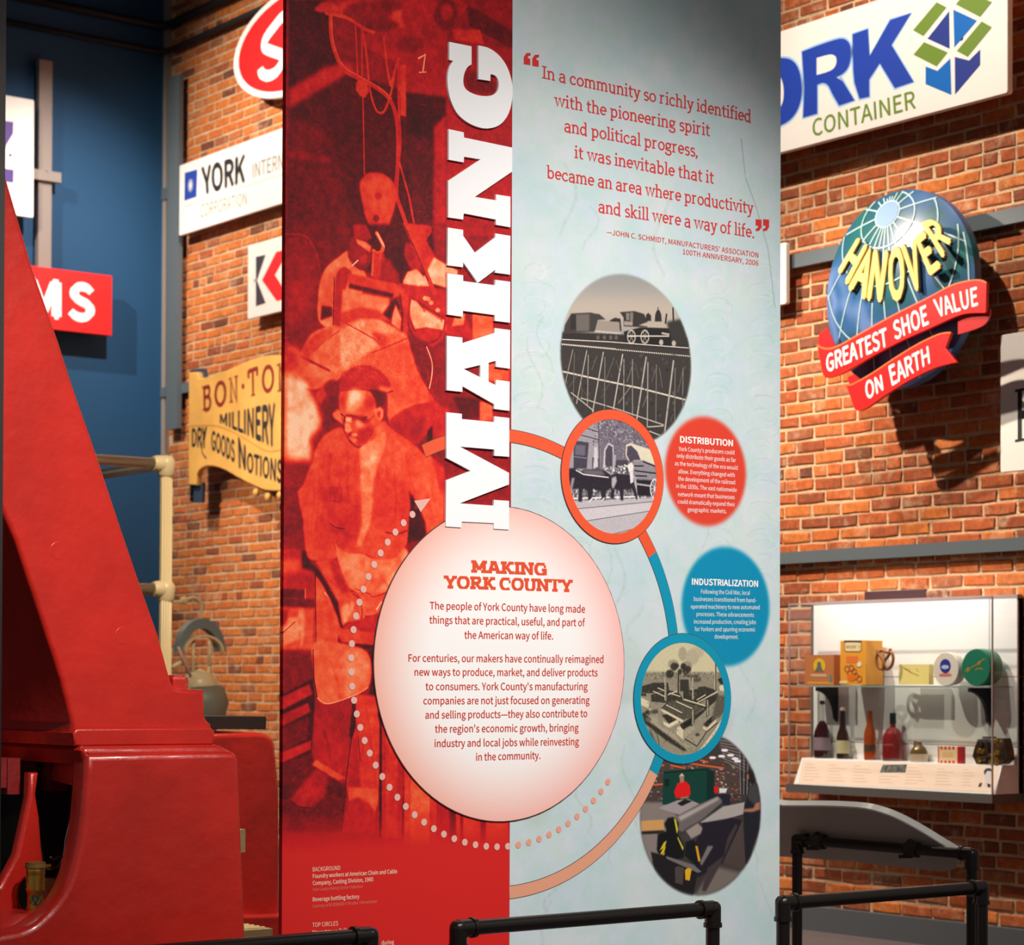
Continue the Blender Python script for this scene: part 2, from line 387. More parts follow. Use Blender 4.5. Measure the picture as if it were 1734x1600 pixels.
def brick_mat():
    m = bpy.data.materials.new('old_brick'); m.use_nodes = True; nt = m.node_tree; b = nt.nodes['Principled BSDF']; L = nt.links.new; N = nt.nodes.new
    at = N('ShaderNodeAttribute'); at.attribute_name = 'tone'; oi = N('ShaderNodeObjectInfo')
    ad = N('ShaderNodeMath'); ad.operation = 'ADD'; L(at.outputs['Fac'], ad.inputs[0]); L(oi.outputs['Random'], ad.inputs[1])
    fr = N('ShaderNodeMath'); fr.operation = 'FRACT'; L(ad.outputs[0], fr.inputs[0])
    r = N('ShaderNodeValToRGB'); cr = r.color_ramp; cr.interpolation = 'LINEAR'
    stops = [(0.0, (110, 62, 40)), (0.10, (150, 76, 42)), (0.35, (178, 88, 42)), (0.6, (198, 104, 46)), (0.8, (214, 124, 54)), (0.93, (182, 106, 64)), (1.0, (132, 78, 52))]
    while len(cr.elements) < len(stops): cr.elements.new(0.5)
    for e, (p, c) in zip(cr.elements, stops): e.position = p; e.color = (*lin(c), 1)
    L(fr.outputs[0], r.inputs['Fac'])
    geo = N('ShaderNodeNewGeometry')
    n1 = N('ShaderNodeTexNoise'); n1.inputs['Scale'].default_value = 26; n1.inputs['Detail'].default_value = 8; n1.inputs['Roughness'].default_value = 0.7; L(geo.outputs['Position'], n1.inputs['Vector'])
    mx = N('ShaderNodeMix'); mx.data_type = 'RGBA'; mx.blend_type = 'MULTIPLY'; mx.inputs['Factor'].default_value = 0.75
    rr = N('ShaderNodeValToRGB'); rr.color_ramp.elements[0].position = 0.3; rr.color_ramp.elements[0].color = (0.45, 0.4, 0.38, 1); rr.color_ramp.elements[1].position = 0.68; rr.color_ramp.elements[1].color = (1.25, 1.2, 1.15, 1)
    L(n1.outputs['Fac'], rr.inputs['Fac']); L(r.outputs['Color'], mx.inputs[6]); L(rr.outputs['Color'], mx.inputs[7])
    n2 = N('ShaderNodeTexNoise'); n2.inputs['Scale'].default_value = 5.5; n2.inputs['Detail'].default_value = 10; n2.inputs['Roughness'].default_value = 0.78; L(geo.outputs['Position'], n2.inputs['Vector'])
    r2 = N('ShaderNodeValToRGB'); r2.color_ramp.elements[0].position = 0.53; r2.color_ramp.elements[0].color = (0, 0, 0, 1); r2.color_ramp.elements[1].position = 0.70; r2.color_ramp.elements[1].color = (.75, .75, .75, 1)
    L(n2.outputs['Fac'], r2.inputs['Fac'])
    m2 = N('ShaderNodeMix'); m2.data_type = 'RGBA'; L(r2.outputs['Color'], m2.inputs['Factor']); L(mx.outputs[2], m2.inputs[6]); m2.inputs[7].default_value = (*lin((210, 176, 142)), 1)
    L(m2.outputs[2], b.inputs['Base Color']); b.inputs['Roughness'].default_value = 0.85
    bp = N('ShaderNodeBump'); bp.inputs['Strength'].default_value = 0.6; bp.inputs['Distance'].default_value = 0.006; L(n1.outputs['Fac'], bp.inputs['Height']); L(bp.outputs['Normal'], b.inputs['Normal'])
    return m

M = {}
M['brick'] = brick_mat()
M['mortar'] = mat('lime_mortar', (214, 180, 142), 0.95, bump=0.9, scale=60, var=0.25, vscale=7)
M['blue'] = mat('blue_wall_paint', (14, 70, 110), 0.7, var=0.06, vscale=1)
M['black'] = mat('black_ceiling', (14, 13, 14), 0.9)
M['carpet'] = mat('grey_carpet', (104, 92, 92), 0.98, bump=0.5, scale=300, var=0.3, vscale=90)
M['steel'] = mat('grey_painted_steel', (92, 102, 108), 0.5, bump=0.05)
M['bluesteel'] = mat('warm_grey_painted_steel', (140, 128, 122), 0.5, bump=0.05)
M['base'] = mat('slate_baseboard', (84, 88, 94), 0.6)
M['pipe'] = mat('blackened_steel_pipe', (26, 22, 20), 0.3, metal=0.3, spec=0.6, bump=0.04, scale=90)
M['red'] = mat('glossy_red_enamel', (184, 34, 24), 0.34, bump=0.34, scale=16, var=0.16, vscale=5, spec=0.5, coat=0.35)
M['red_shade'] = mat('shaded_dull_red', (120, 16, 16), 0.5, bump=0.4, scale=22, var=0.2)  # darker copy of the red: shade of the hollow put into the colour
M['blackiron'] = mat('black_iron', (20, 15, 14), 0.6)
M['white'] = mat('white_sign_board', (238, 232, 226), 0.4)
M['panelwhite'] = mat('white_letter_board', (244, 244, 246), 0.35)
M['cream'] = mat('cream_enamel', (222, 198, 148), 0.35, bump=0.1)
M['chrome'] = mat('worn_chrome', (190, 176, 160), 0.3, metal=0.9)
M['brass'] = mat('aged_brass', (200, 160, 70), 0.25, metal=0.9, var=0.3, vscale=20, bump=0.05)
M['ink'] = mat('black_ink', (28, 28, 32), 0.6)
M['gold'] = mat('gold_painted_wood', (226, 170, 84), 0.55, var=0.18, vscale=4)
M['signred'] = mat('sign_red', (226, 34, 36), 0.4)
M['glass'] = glass_mat('clear_acrylic', (0.97, 0.98, 0.98), 0.05)
M['shelfglass'] = glass_mat('clear_glass_shelf', (0.86, 0.92, 0.90), 0.10)
def flat(name, col, rough=0.5): 
    if name not in M: M[name] = mat(name, col, rough)
    return M[name]
# ------------------------------------------------------------------ painted prints (flat graphics, drawn here)
def blur(a, r):
    r = int(round(r))
    if r < 1: return a
    for ax in (0, 1):
        for _ in range(2):
            p = [(0, 0)] * a.ndim; p[ax] = (r + 1, r)
            c = np.cumsum(np.pad(a, p, mode='edge'), axis=ax, dtype=np.float64)
            n = a.shape[ax]
            hi = np.take(c, range(2 * r + 1, 2 * r + 1 + n), axis=ax); lo = np.take(c, range(0, n), axis=ax)
            a = ((hi - lo) / (2 * r + 1)).astype(np.float32)
    return a
def vnoise(h, w, cell, seed):
    g = np.random.default_rng(seed).random((int(h / cell) + 3, int(w / cell) + 3)).astype(np.float32)
    y = np.arange(h) / cell; x = np.arange(w) / cell
    yi = y.astype(int); xi = x.astype(int); fy = (y - yi)[:, None]; fx = (x - xi)[None, :]
    fy = fy * fy * (3 - 2 * fy); fx = fx * fx * (3 - 2 * fx)
    a = g[yi][:, xi]; b = g[yi][:, xi + 1]; c = g[yi + 1][:, xi]; d = g[yi + 1][:, xi + 1]
    return (a * (1 - fx) + b * fx) * (1 - fy) + (c * (1 - fx) + d * fx) * fy

class Canvas:
    def __init__(s, pl, u0, u1, v0, v1, res, ch, fill):
        s.pl = pl; s.u0 = u0; s.v0 = v0; s.u1 = u1; s.v1 = v1; s.res = res
        s.W = int((u1 - u0) * res); s.H = int((v1 - v0) * res)
        s.a = np.zeros((s.H, s.W, ch), np.float32); s.a[:] = fill; s.clip = None
    def xy(s, px, py):
        u, v = s.pl.uv(px, py); return ((u - s.u0) * s.res, (v - s.v0) * s.res)
    def put(s, mask, x0, y0, col, alpha):
        h, w = mask.shape
        if s.clip is not None: mask = mask * s.clip[y0:y0 + h, x0:x0 + w]
        m = (mask * alpha)[..., None]
        t = s.a[y0:y0 + h, x0:x0 + w]
        t += (np.asarray(col, np.float32) - t) * m
    def mask_poly(s, P, soft=1):
        P = np.array(P); r = int(soft * 2 + 2)
        x0 = max(0, int(P[:, 0].min()) - r); x1 = min(s.W, int(P[:, 0].max()) + r + 1)
        y0 = max(0, int(P[:, 1].min()) - r); y1 = min(s.H, int(P[:, 1].max()) + r + 1)
        if x1 <= x0 or y1 <= y0: return None
        X_ = np.arange(x0, x1)[None, :] + .5; Y_ = np.arange(y0, y1)[:, None] + .5
        m = np.zeros((y1 - y0, x1 - x0), bool)
        for i in range(len(P)):
            ax, ay = P[i]; bx, by = P[(i + 1) % len(P)]
            if ay == by: continue
            c = (Y_ < ay) != (Y_ < by)
            m ^= c & (X_ < (bx - ax) * (Y_ - ay) / (by - ay) + ax)
        return blur(m.astype(np.float32), soft), x0, y0
    def poly(s, pts, col, soft=1, alpha=1.0, px=True):
        P = [s.xy(*p) for p in pts] if px else pts
        r = s.mask_poly(P, soft)
        if r: s.put(r[0], r[1], r[2], col, alpha)
    def line(s, pts, wd, col, alpha=1.0, soft=0.8):
        """stroke, width in photo pixels"""
        P = np.array([s.xy(*p) for p in pts]); k = s.xy(pts[0][0] + 10, pts[0][1])[0] - s.xy(*pts[0])[0]
        hw = max(.55, wd * k / 10 / 2 * .85); r = hw + 2
        for i in range(len(P) - 1):
            a, b = P[i], P[i + 1]
            x0 = max(0, int(min(a[0], b[0]) - r)); x1 = min(s.W, int(max(a[0], b[0]) + r + 1))
            y0 = max(0, int(min(a[1], b[1]) - r)); y1 = min(s.H, int(max(a[1], b[1]) + r + 1))
            if x1 <= x0 or y1 <= y0: continue
            X_ = np.arange(x0, x1)[None, :] + .5 - a[0]; Y_ = np.arange(y0, y1)[:, None] + .5 - a[1]
            d = b - a; L2 = max(d @ d, 1e-6); t = np.clip((X_ * d[0] + Y_ * d[1]) / L2, 0, 1)
            q = np.sqrt((X_ - t * d[0]) ** 2 + (Y_ - t * d[1]) ** 2)
            s.put(np.clip((hw - q) / soft + .5, 0, 1).astype(np.float32), x0, y0, col, alpha)
    def ell(s, cx, cy, rx, ry, col, soft=1, alpha=1.0, n=28, rot=0):
        c, q = math.cos(rot), math.sin(rot)
        s.poly([(cx + rx * math.cos(t) * c - ry * math.sin(t) * q, cy + rx * math.cos(t) * q + ry * math.sin(t) * c) for t in [6.2832 * i / n for i in range(n)]], col, soft, alpha)
    def image(s, name, rgb):
        im = bpy.data.images.new(name, s.W, s.H)
        im.colorspace_settings.name = 'sRGB'
        a = np.ones((s.H, s.W, 4), np.float32); a[..., :3] = np.clip(rgb, 0, 1)
        im.pixels.foreach_set(a.ravel()); im.update(); im.pack()
        return im
    def sheet(s, name, outline, off, m, parent, thick=0.0):
        """a print on its board: outline in plane metres, UV = position on the board"""
        vs, fs = shape2d([outline], thick)
        o = obj(name, [s.pl.pt(u, v, off + z) for u, v, z in vs], fs, m, parent)
        uv = o.data.uv_layers.new(name='print')
        for lp in o.data.loops:
            u, v, _ = vs[lp.vertex_index]
            uv.data[lp.index].uv = ((u - s.u0) / (s.u1 - s.u0), (v - s.v0) / (s.v1 - s.v0))
        return o

BY = 6.1
BP = PY(BY)
seam = BP.uv(865, 800)[0]
bl = BP.uv(481, 800)[0]; br = BP.uv(1321, 800)[0]
btop = 4.05; bbot = 0.12

# ---------- red duotone photograph
def red_art():
    c = Canvas(BP, bl, seam, bbot, btop, 800, 1, 0.26)
    A = Z(470, 0, 4); B = Z(470, 380, 4); C_ = Z(470, 760, 4); D = Z(470, 1150, 3.556)
    f = Z(530, 600, 6.152); g = Z(475, 820, 5.713); h = Z(475, 1100, 5.335); k = Z(520, 380, 6.665)
    E = c.ell
    def P(pts, *a): c.poly(smoothp(pts, 3) if len(pts) >= 9 else pts, *a)
    def Ln(pts, *a): c.line(catmull(pts, 4) if len(pts) >= 4 else pts, *a)
    # hall above
    P(A((75, 0), (340, 0), (360, 160), (400, 400), (500, 500), (320, 600), (75, 730)), .10, 3)
    P(A((75, 610), (330, 450), (480, 430), (520, 480), (80, 740)), .40, 6)
    P(A((75, 740), (470, 510), (1140, 660), (1140, 950), (1060, 1600), (60, 1600)), .13, 5)
    P(A((70, 1040), (200, 1040), (380, 1085), (330, 1100), (70, 1060)), .42, 8, .8)
    P(A((75, 820), (330, 880), (350, 1060), (75, 1040)), .22, 14, .7)
    P(A((80, 1100), (420, 1100), (520, 1600), (60, 1600)), .20, 16, .7)
    P(A((560, 0), (1150, 0), (1150, 650), (830, 620), (830, 440), (560, 300)), .34, 3)
    P(A((870, 640), (1135, 670), (1135, 780), (1060, 880), (1050, 1500), (870, 1500)), .09, 3)
    P(A((1060, 860), (1140, 780), (1140, 1600), (1050, 1600)), .36, 4)
    P(A((870, 900), (1050, 960), (1050, 1600), (900, 1600)), .17, 8, .7)
    P(A((830, 440), (870, 440), (870, 790), (830, 780)), .46, 1)
    P(A((1230, 60), (1310, 60), (1310, 290), (1390, 300), (1380, 240), (1590, 330), (1590, 0), (1200, 0)), .30, 3)
    P(A((1270, 20), (1590, 210), (1590, 330), (1300, 180)), .16, 3)
    P(A((1180, 200), (1370, 200), (1400, 300), (1200, 270)), .44, 2)
    P(A((1150, 290), (1590, 330), (1590, 1600), (1145, 1600)), .32, 4)
    P(A((1250, 470), (1420, 500), (1480, 560), (1480, 640), (1300, 620)), .18, 6)
    # hoist drum
    P(A((340, 0), (1230, 0), (1220, 130), (1160, 215), (1080, 200), (1040, 290), (940, 350), (860, 400), (790, 340), (700, 230), (570, 190), (440, 110), (340, 90)), .34, 2)
    for x, y, rx, ry, t in ((520, 60, 110, 60, .5), (600, 90, 160, 80, .28), (830, 120, 60, 70, .52), (700, 170, 120, 40, .22), (930, 100, 90, 110, .36), (1140, 100, 80, 110, .20), (1145, 80, 40, 60, .36), (900, 300, 90, 60, .25), (740, 40, 120, 40, .24), (1040, 220, 60, 60, .30)):
        E(470 + x / 4, y / 4, rx / 4, ry / 4, t, 4)
    for x, y in ((300, 60), (340, 40), (380, 60)): E(470 + x / 4, y / 4, 12, 6, .46, 2)
    Ln(A((330, 90), (470, 120), (580, 190), (650, 220)), 6, .50)
    # hoses and cables
    Ln(A((360, 90), (365, 250), (400, 380), (450, 470), (540, 525), (640, 575), (720, 630), (770, 690), (800, 780), (815, 900), (815, 1100), (805, 1300), (830, 1400), (900, 1590)), 8, .44)
    Ln(A((365, 100), (372, 250), (405, 370), (455, 455), (545, 510), (700, 600), (770, 665)), 2, .58)
    Ln(A((570, 180), (600, 350), (625, 600), (660, 730), (695, 765), (730, 740), (770, 620), (800, 460), (820, 430)), 4, .46)
    Ln(A((720, 250), (740, 450), (765, 580)), 4, .46); Ln(A((765, 580), (810, 420), (822, 400)), 4, .46)
    Ln(A((528, 160), (545, 560)), 2.4, .48); Ln(A((570, 190), (572, 560)), 2.4, .46)
    Ln(A((578, 640), (588, 1180)), 2.6, .44)
    Ln(A((820, 440), (822, 760), (830, 1000), (790, 1280)), 5, .42)
    Ln(A((825, 1100), (890, 1330), (940, 1600)), 4, .46)
    P(A((530, 560), (560, 540), (610, 560), (620, 620), (590, 665), (560, 650), (530, 610)), .48, 1)
    Ln(A((955, 395), (1000, 370), (985, 480)), 2.6, .85); Ln(A((960, 490), (1005, 488)), 2.2, .8)
    # hook block
    P(A((560, 1230), (600, 1180), (650, 1168), (720, 1180), (780, 1230), (810, 1300), (800, 1380), (770, 1480), (740, 1560), (700, 1570), (640, 1550), (600, 1480), (575, 1380), (558, 1290)), .50, 1.5)
    P(A((620, 1200), (700, 1185), (780, 1260), (790, 1340), (740, 1500), (700, 1560), (640, 1400)), .56, 8, .6)
    E(470 + 680 / 4, 332, 6, 6, .38, 2)
    E(470 + 668 / 4, 1480 / 4, 5, 6, .26, 1)
    # middle: left machine, workers
    P(B((60, 0), (500, 0), (520, 110), (480, 200), (300, 330), (250, 500), (60, 700)), .20, 5)
    P(B((60, 90), (160, 75), (250, 160), (290, 300), (270, 600), (200, 720), (60, 720)), .26, 3)
    P(B((70, 380), (260, 380), (230, 600), (60, 680)), .34, 6, .7)
    Ln(B((60, 65), (190, 80), (260, 190), (292, 340)), 4, .30)
    P(B((480, 0), (1140, 0), (1140, 440), (780, 400), (560, 300)), .12, 4)
    P(B((1050, 0), (1140, 0), (1140, 280), (1060, 220)), .30, 4)
    # left worker
    P(B((480, 180), (420, 215), (330, 290), (290, 380), (275, 480), (275, 640), (340, 700), (430, 680), (560, 500), (600, 340), (540, 280)), .72, 2)
    P(B((300, 380), (400, 300), (420, 500), (400, 640), (300, 620)), .62, 8, .8)
    P(B((300, 550), (370, 560), (370, 620), (290, 650)), .16, 2)
    P(B((495, 100), (520, 80), (600, 110), (640, 160), (640, 220), (610, 290), (560, 310), (500, 260), (475, 200)), .26, 2)
    P(B((530, 95), (600, 120), (635, 150), (625, 190), (540, 130)), .74, 1.5)
    P(B((560, 210), (610, 200), (600, 260), (560, 260)), .38, 3)
    Ln(B((505, 280), (545, 243)), 2.2, .98)
    P(B((510, 0), (600, 0), (640, 90), (600, 110), (520, 90)), .34, 2)
    # hook
    Ln(B((672, 60), (700, 110), (715, 150), (700, 190), (670, 195), (650, 180)), 7, .62)
    Ln(B((676, 60), (706, 120), (722, 150)), 2.4, .9)
    P(B((640, 190), (720, 190), (740, 320), (780, 380), (640, 360)), .42, 3)
    Ln(B((650, 200), (640, 340)), 4, .56); Ln(B((700, 200), (690, 340)), 4, .5)
    P(B((700, 240), (760, 240), (820, 340), (830, 420), (700, 420)), .32, 5)
    # right worker and ladle arms
    P(B((870, 120), (910, 130), (960, 230), (980, 330), (900, 300), (860, 210)), .40, 3)
    E(470 + 900 / 4, 380 + 200 / 4, 9, 12, .30, 2)
    P(B((860, 0), (950, 0), (1035, 10), (1040, 60), (1010, 110), (1060, 200), (1060, 260), (1000, 340), (960, 240), (900, 110)), .46, 2)
    P(B((1060, 220), (1140, 270), (1220, 310), (1220, 340), (1140, 330), (1140, 430), (1040, 400), (1000, 340)), .90, 2)
    P(B((850, 380), (880, 320), (940, 300), (990, 350), (1010, 330), (1035, 420), (950, 430), (850, 410)), .88, 2)
    P(B((890, 500), (940, 520), (1000, 590), (1140, 650), (1150, 720), (1000, 700), (930, 710), (895, 620)), .84, 2)
    P(B((985, 560), (1120, 640), (1110, 665), (985, 590)), .48, 1); P(B((1000, 580), (1110, 650), (1090, 700), (990, 640)), .84, 2)
    P(B((820, 400), (1030, 425), (1140, 440), (1140, 640), (960, 520), (880, 470), (800, 450)), .40, 2)
    Ln(B((865, 0), (950, 190), (1060, 460)), 9, .48); Ln(B((855, 0), (940, 190), (1020, 380)), 2, .18)
    for x, y in ((1000, 500), (1040, 530), (1085, 580), (1020, 505)): E(470 + x / 4, 380 + y / 4, 4, 4, .85, 1)
    Ln(B((900, 500), (888, 580), (900, 690), (960, 780), (1030, 820), (1110, 770), (1140, 640)), 5, .38)
    Ln(B((893, 500), (880, 580), (890, 700), (950, 790)), 1.6, .12)
    P(B((930, 720), (1010, 700), (1110, 720), (1090, 770), (1010, 800), (950, 770)), .40, 2)
    # yoke
    P(B((480, 300), (440, 290), (400, 340), (385, 480), (370, 800), (355, 1040), (410, 1060), (430, 700), (460, 440), (500, 330)), .38, 1.5)
    Ln(B((385, 360), (375, 700), (358, 1030)), 1.6, .14)
    P(B((480, 330), (800, 400), (860, 440), (850, 480), (780, 500), (480, 420)), .50, 2)
    P(B((490, 400), (790, 470), (780, 500), (480, 430)), .14, 2)
    P(B((720, 560), (800, 500), (830, 560), (770, 640), (720, 620)), .10, 2)
    P(B((780, 600), (800, 540), (840, 640), (830, 720), (770, 670)), .78, 1.5)
    P(B((830, 460), (890, 470), (880, 720), (880, 800), (840, 780), (850, 600)), .46, 1.5)
    Ln(B((828, 470), (848, 600), (842, 750)), 1.4, .12)
    P(B((440, 440), (760, 500), (760, 540), (700, 620), (560, 580), (430, 600)), .74, 3)
    P(B((430, 600), (560, 560), (680, 580), (770, 660), (620, 640), (420, 720)), .50, 3)
    # ladle body
    P(B((160, 850), (230, 740), (370, 680), (420, 690), (560, 640), (700, 650), (860, 740), (900, 830), (950, 1000), (1060, 1210), (980, 1220), (760, 1350), (740, 1120), (640, 980), (560, 960), (430, 1040), (250, 1120), (150, 1050)), .66, 2)
    P(B((420, 720), (560, 650), (760, 700), (700, 800), (620, 870), (430, 1000)), .80, 4)
    P(B((560, 900), (700, 830), (880, 800), (940, 980), (1050, 1190), (960, 1210), (790, 1230), (720, 1080)), .60, 4)
    P(B((620, 640), (700, 650), (870, 760), (700, 720), (600, 690)), .80, 3)
    for q in ((430, 650, 680, 790), (220, 880, 350, 760), (640, 870, 880, 770), (300, 800, 420, 720)):
        Ln(B((q[0], q[1]), (q[2], q[3])), 2.4, .44)
    P(B((640, 720), (720, 740), (760, 790), (700, 830), (650, 780)), .48, 4)
    P(B((160, 850), (230, 760), (370, 690), (370, 760), (250, 850), (200, 960), (170, 960)), .52, 3)
    Ln(B((130, 880), (350, 990)), 5, .38)
    P(B((60, 700), (240, 700), (160, 860), (70, 840)), .24, 4)
    P(B((60, 800), (150, 850), (200, 980), (250, 1110), (50, 1010)), .58, 6)
    P(B((50, 1000), (180, 1060), (250, 1180), (300, 1350), (220, 1450), (230, 1600), (48, 1600)), .93, 8)
    P(B((60, 860), (120, 860), (150, 960), (60, 1000)), .42, 6)
    # ladle mouth
    P(f((790, 720), (900, 600), (1050, 530), (1180, 500), (1290, 510), (1290, 560), (1240, 740), (1080, 940), (960, 860)), .40, 2)
    P(f((800, 740), (900, 640), (1000, 600), (1180, 660), (1150, 800), (1060, 910)), .34, 6)
    P(f((1200, 380), (1290, 510), (1380, 560), (1420, 560), (1420, 1000), (1240, 1000), (1250, 700)), .40, 4)
    P(f((1190, 800), (1245, 740), (1245, 880), (1200, 930), (1230, 1130), (1180, 1060)), .08, 2)
    P(B((900, 740), (1050, 830), (1060, 1000), (1030, 1110), (960, 1000), (900, 830)), .22, 4)
    Ln(B((1010, 830), (1045, 930), (1045, 1020), (1028, 1110)), 2.2, .84)
    P(B((1140, 740), (1320, 780), (1320, 720), (1260, 600), (1140, 590)), .40, 3)
    P(B((1320, 600), (1460, 620), (1460, 740), (1320, 780)), .66, 2)
    P(B((1200, 620), (1270, 600), (1260, 680), (1180, 690)), .80, 2)
    P(B((1190, 1160), (1370, 1180), (1370, 1320), (1240, 1320)), .14, 4)
    P(B((1370, 1200), (1460, 1210), (1455, 1330), (1370, 1330)), .62, 2)
    P(B((1410, 930), (1570, 960), (1570, 1060), (1420, 1060)), .64, 4)
    # ground behind the man
    P(C_((40, 300), (200, 290), (190, 700), (150, 760), (40, 700)), .28, 6)
    P(C_((110, 350), (200, 340), (200, 650), (240, 780), (160, 800), (120, 500)), .09, 5)
    for i in range(26):
        x = rng.uniform(60, 210); y = rng.uniform(230, 340)
        Ln(C_((x, y), (x - rng.uniform(0, 25), y + rng.uniform(20, 60))), 1, .8, .7)
    # face of the man
    P(f((200, 380), (290, 330), (290, 640), (160, 800), (100, 760), (130, 560)), .20, 4)
    P(f((30, 400), (130, 290), (150, 400), (80, 520), (30, 480)), .50, 3)
    E(530 + 200 / 6.152, 600 + 350 / 6.152, 14, 14, .24, 3)
    P(f((280, 250), (340, 180), (460, 120), (600, 120), (720, 190), (800, 290), (800, 330), (700, 360), (560, 370), (420, 370), (290, 390)), .37, 1.5)
    P(f((330, 230), (470, 130), (600, 150), (760, 290), (560, 330), (330, 340)), .42, 8, .6)
    Ln(f((290, 385), (430, 368), (560, 372), (660, 390), (760, 400), (830, 380)), 2.4, .16)
    P(f((680, 330), (760, 340), (830, 375), (760, 405), (700, 390)), .72, 4)
    P(f((600, 370), (760, 390), (740, 520), (700, 560), (650, 520)), .17, 3)
    P(f((280, 400), (300, 385), (560, 375), (640, 470), (660, 600), (720, 640), (690, 760), (620, 870), (560, 930), (480, 965), (420, 930), (370, 880), (340, 800), (330, 700), (280, 600), (275, 480)), .60, 2)
    P(f((360, 390), (540, 380), (560, 440), (500, 560), (400, 600), (330, 560)), .80, 7)
    E(530 + 440 / 6.152, 600 + 440 / 6.152, 12, 12, .96, 7)
    P(f((280, 400), (350, 385), (340, 560), (300, 640), (275, 500)), .46, 5)
    Ln(f((345, 640), (420, 640), (500, 665), (560, 650)), 2.4, .2, .8)
    E(530 + 400 / 6.152, 600 + 655 / 6.152, 5, 2.4, .2, 1.5); E(530 + 520 / 6.152, 600 + 680 / 6.152, 6, 2.6, .22, 1.5)
    P(f((560, 400), (650, 480), (640, 560), (560, 620), (540, 520)), .46, 5)
    P(f((340, 620), (520, 640), (600, 690), (560, 720), (430, 690), (330, 660)), .26, 3, .8)
    P(f((345, 650), (410, 660), (400, 710), (340, 700)), .84, 2)
    P(f((430, 680), (500, 700), (540, 760), (470, 770)), .76, 4)
    P(f((330, 720), (380, 720), (410, 790), (380, 820), (330, 800)), .82, 2)
    P(f((470, 780), (640, 740), (640, 860), (560, 930), (480, 960), (430, 860)), .38, 5)
    P(f((400, 830), (450, 820), (470, 850), (420, 850)), .86, 2); P(f((400, 880), (450, 875), (460, 905), (420, 915)), .74, 1.5)
    P(f((360, 830), (410, 800), (400, 830), (370, 870)), .24, 2)
    P(f((640, 570), (700, 545), (735, 580), (730, 650), (690, 710), (655, 660)), .74, 2); P(f((665, 600), (705, 590), (700, 650), (675, 660)), .46, 2)
    P(f((200, 620), (250, 570), (290, 590), (300, 660), (320, 740), (270, 700), (215, 660)), .66, 2)
    Ln(f((290, 620), (330, 650), (330, 700)), 2, .12)
    Ln(f((540, 700), (590, 680), (640, 640)), 1.4, .4)
    Ln(f((315, 780), (350, 860), (420, 940), (480, 968), (560, 930)), 2.6, .13)
    # shirt
    P(f((300, 760), (200, 790), (110, 850), (40, 960), (0, 1100), (-40, 1600), (1370, 1600), (1330, 1400), (1230, 1170), (1080, 960), (900, 830), (780, 740), (740, 690), (660, 760), (560, 930), (470, 970), (400, 930), (350, 860)), .56, 2)
    P(f((500, 960), (640, 880), (720, 760), (760, 850), (740, 1000), (680, 1160), (640, 1340), (640, 1600), (500, 1600), (500, 1300), (480, 1080)), .74, 2)
    P(f((520, 1000), (700, 1000), (640, 1150), (540, 1170)), .86, 8, .8)
    P(f((690, 700), (750, 760), (760, 860), (700, 960), (640, 880)), .70, 4)
    P(f((100, 1100), (480, 980), (480, 1600), (180, 1600), (100, 1350)), .48, 14, .8)
    P(f((650, 1300), (720, 1000), (900, 960), (1000, 1200), (1050, 1450), (900, 1600), (650, 1600)), .58, 10)
    P(f((1060, 1060), (1180, 1120), (1320, 1400), (1360, 1600), (1120, 1600)), .64, 8)
    P(g((-10, 0), (250, 0), (220, 350), (230, 480), (260, 640), (230, 640), (120, 640), (20, 620)), .24, 5)
    P(g((250, -40), (1300, -40), (1340, 100), (1290, 180), (1260, 300), (1240, 480), (1210, 600), (1110, 700), (960, 730), (780, 660), (660, 660), (560, 610), (500, 540), (540, 650), (530, 720), (350, 735), (260, 700), (225, 480), (220, 350)), .54, 2)
    P(g((460, 20), (600, 20), (600, 170), (480, 170)), .40, 2)
    P(g((340, 20), (760, 100), (760, 560), (600, 640), (420, 480), (480, 380)), .42, 12, .85)
    P(g((770, -90), (905, -90), (890, 250), (860, 400), (780, 600), (730, 600), (790, 380)), .74, 3)
    P(g((260, 300), (420, 300), (420, 480), (480, 560), (520, 700), (350, 720), (270, 640)), .50, 10, .7)
    P(g((900, 20), (1230, 60), (1260, 200), (1220, 460), (1080, 460), (1020, 460), (960, 500), (900, 400)), .52, 6)
    P(g((1240, 60), (1300, 180), (1420, 500), (1380, 560), (1250, 480), (1270, 280)), .09, 2)
    P(C_((910, 300), (1010, 500), (1010, 600), (880, 640), (890, 480)), .09, 2)
    P(C_((1000, 0), (1080, 100), (1130, 300), (1130, 520), (1010, 610), (1000, 500), (930, 320), (910, 290)), .60, 3)
    P(C_((1050, 60), (1130, 130), (1130, 330), (1090, 260)), .46, 4)
    Ln(g((480, 380), (530, 415), (620, 435)), 2, .2); Ln(g((1020, 465), (1130, 485), (1235, 445)), 2, .24)
    Ln(g((500, 160), (580, 170)), 1.6, .26); Ln(g((590, 110), (580, 170)), 1.4, .26)
    # apron
    P(g((500, 530), (560, 610), (660, 665), (780, 665), (880, 710), (1000, 725), (1110, 700), (1200, 610), (1240, 720), (1120, 900), (1040, 1060), (960, 1240), (800, 1260), (780, 1100), (700, 1020), (640, 980), (560, 760), (530, 600)), .68, 2)
    P(g((1200, 620), (1240, 720), (1100, 920), (1000, 1060), (900, 1080), (1000, 960), (1160, 800)), .82, 5)
    P(g((560, 640), (760, 700), (860, 900), (780, 1050), (660, 980)), .72, 8)
    P(g((760, 1040), (1040, 1060), (1000, 1240), (820, 1250)), .60, 3)
    Ln(g((720, 1010), (860, 1060), (900, 1090), (1040, 1040)), 1.8, .4); Ln(g((930, 1210), (975, 1140)), 3, .9)
    P(g((340, 850), (380, 880), (560, 1180), (600, 1400), (560, 1640), (330, 1640)), .58, 2)
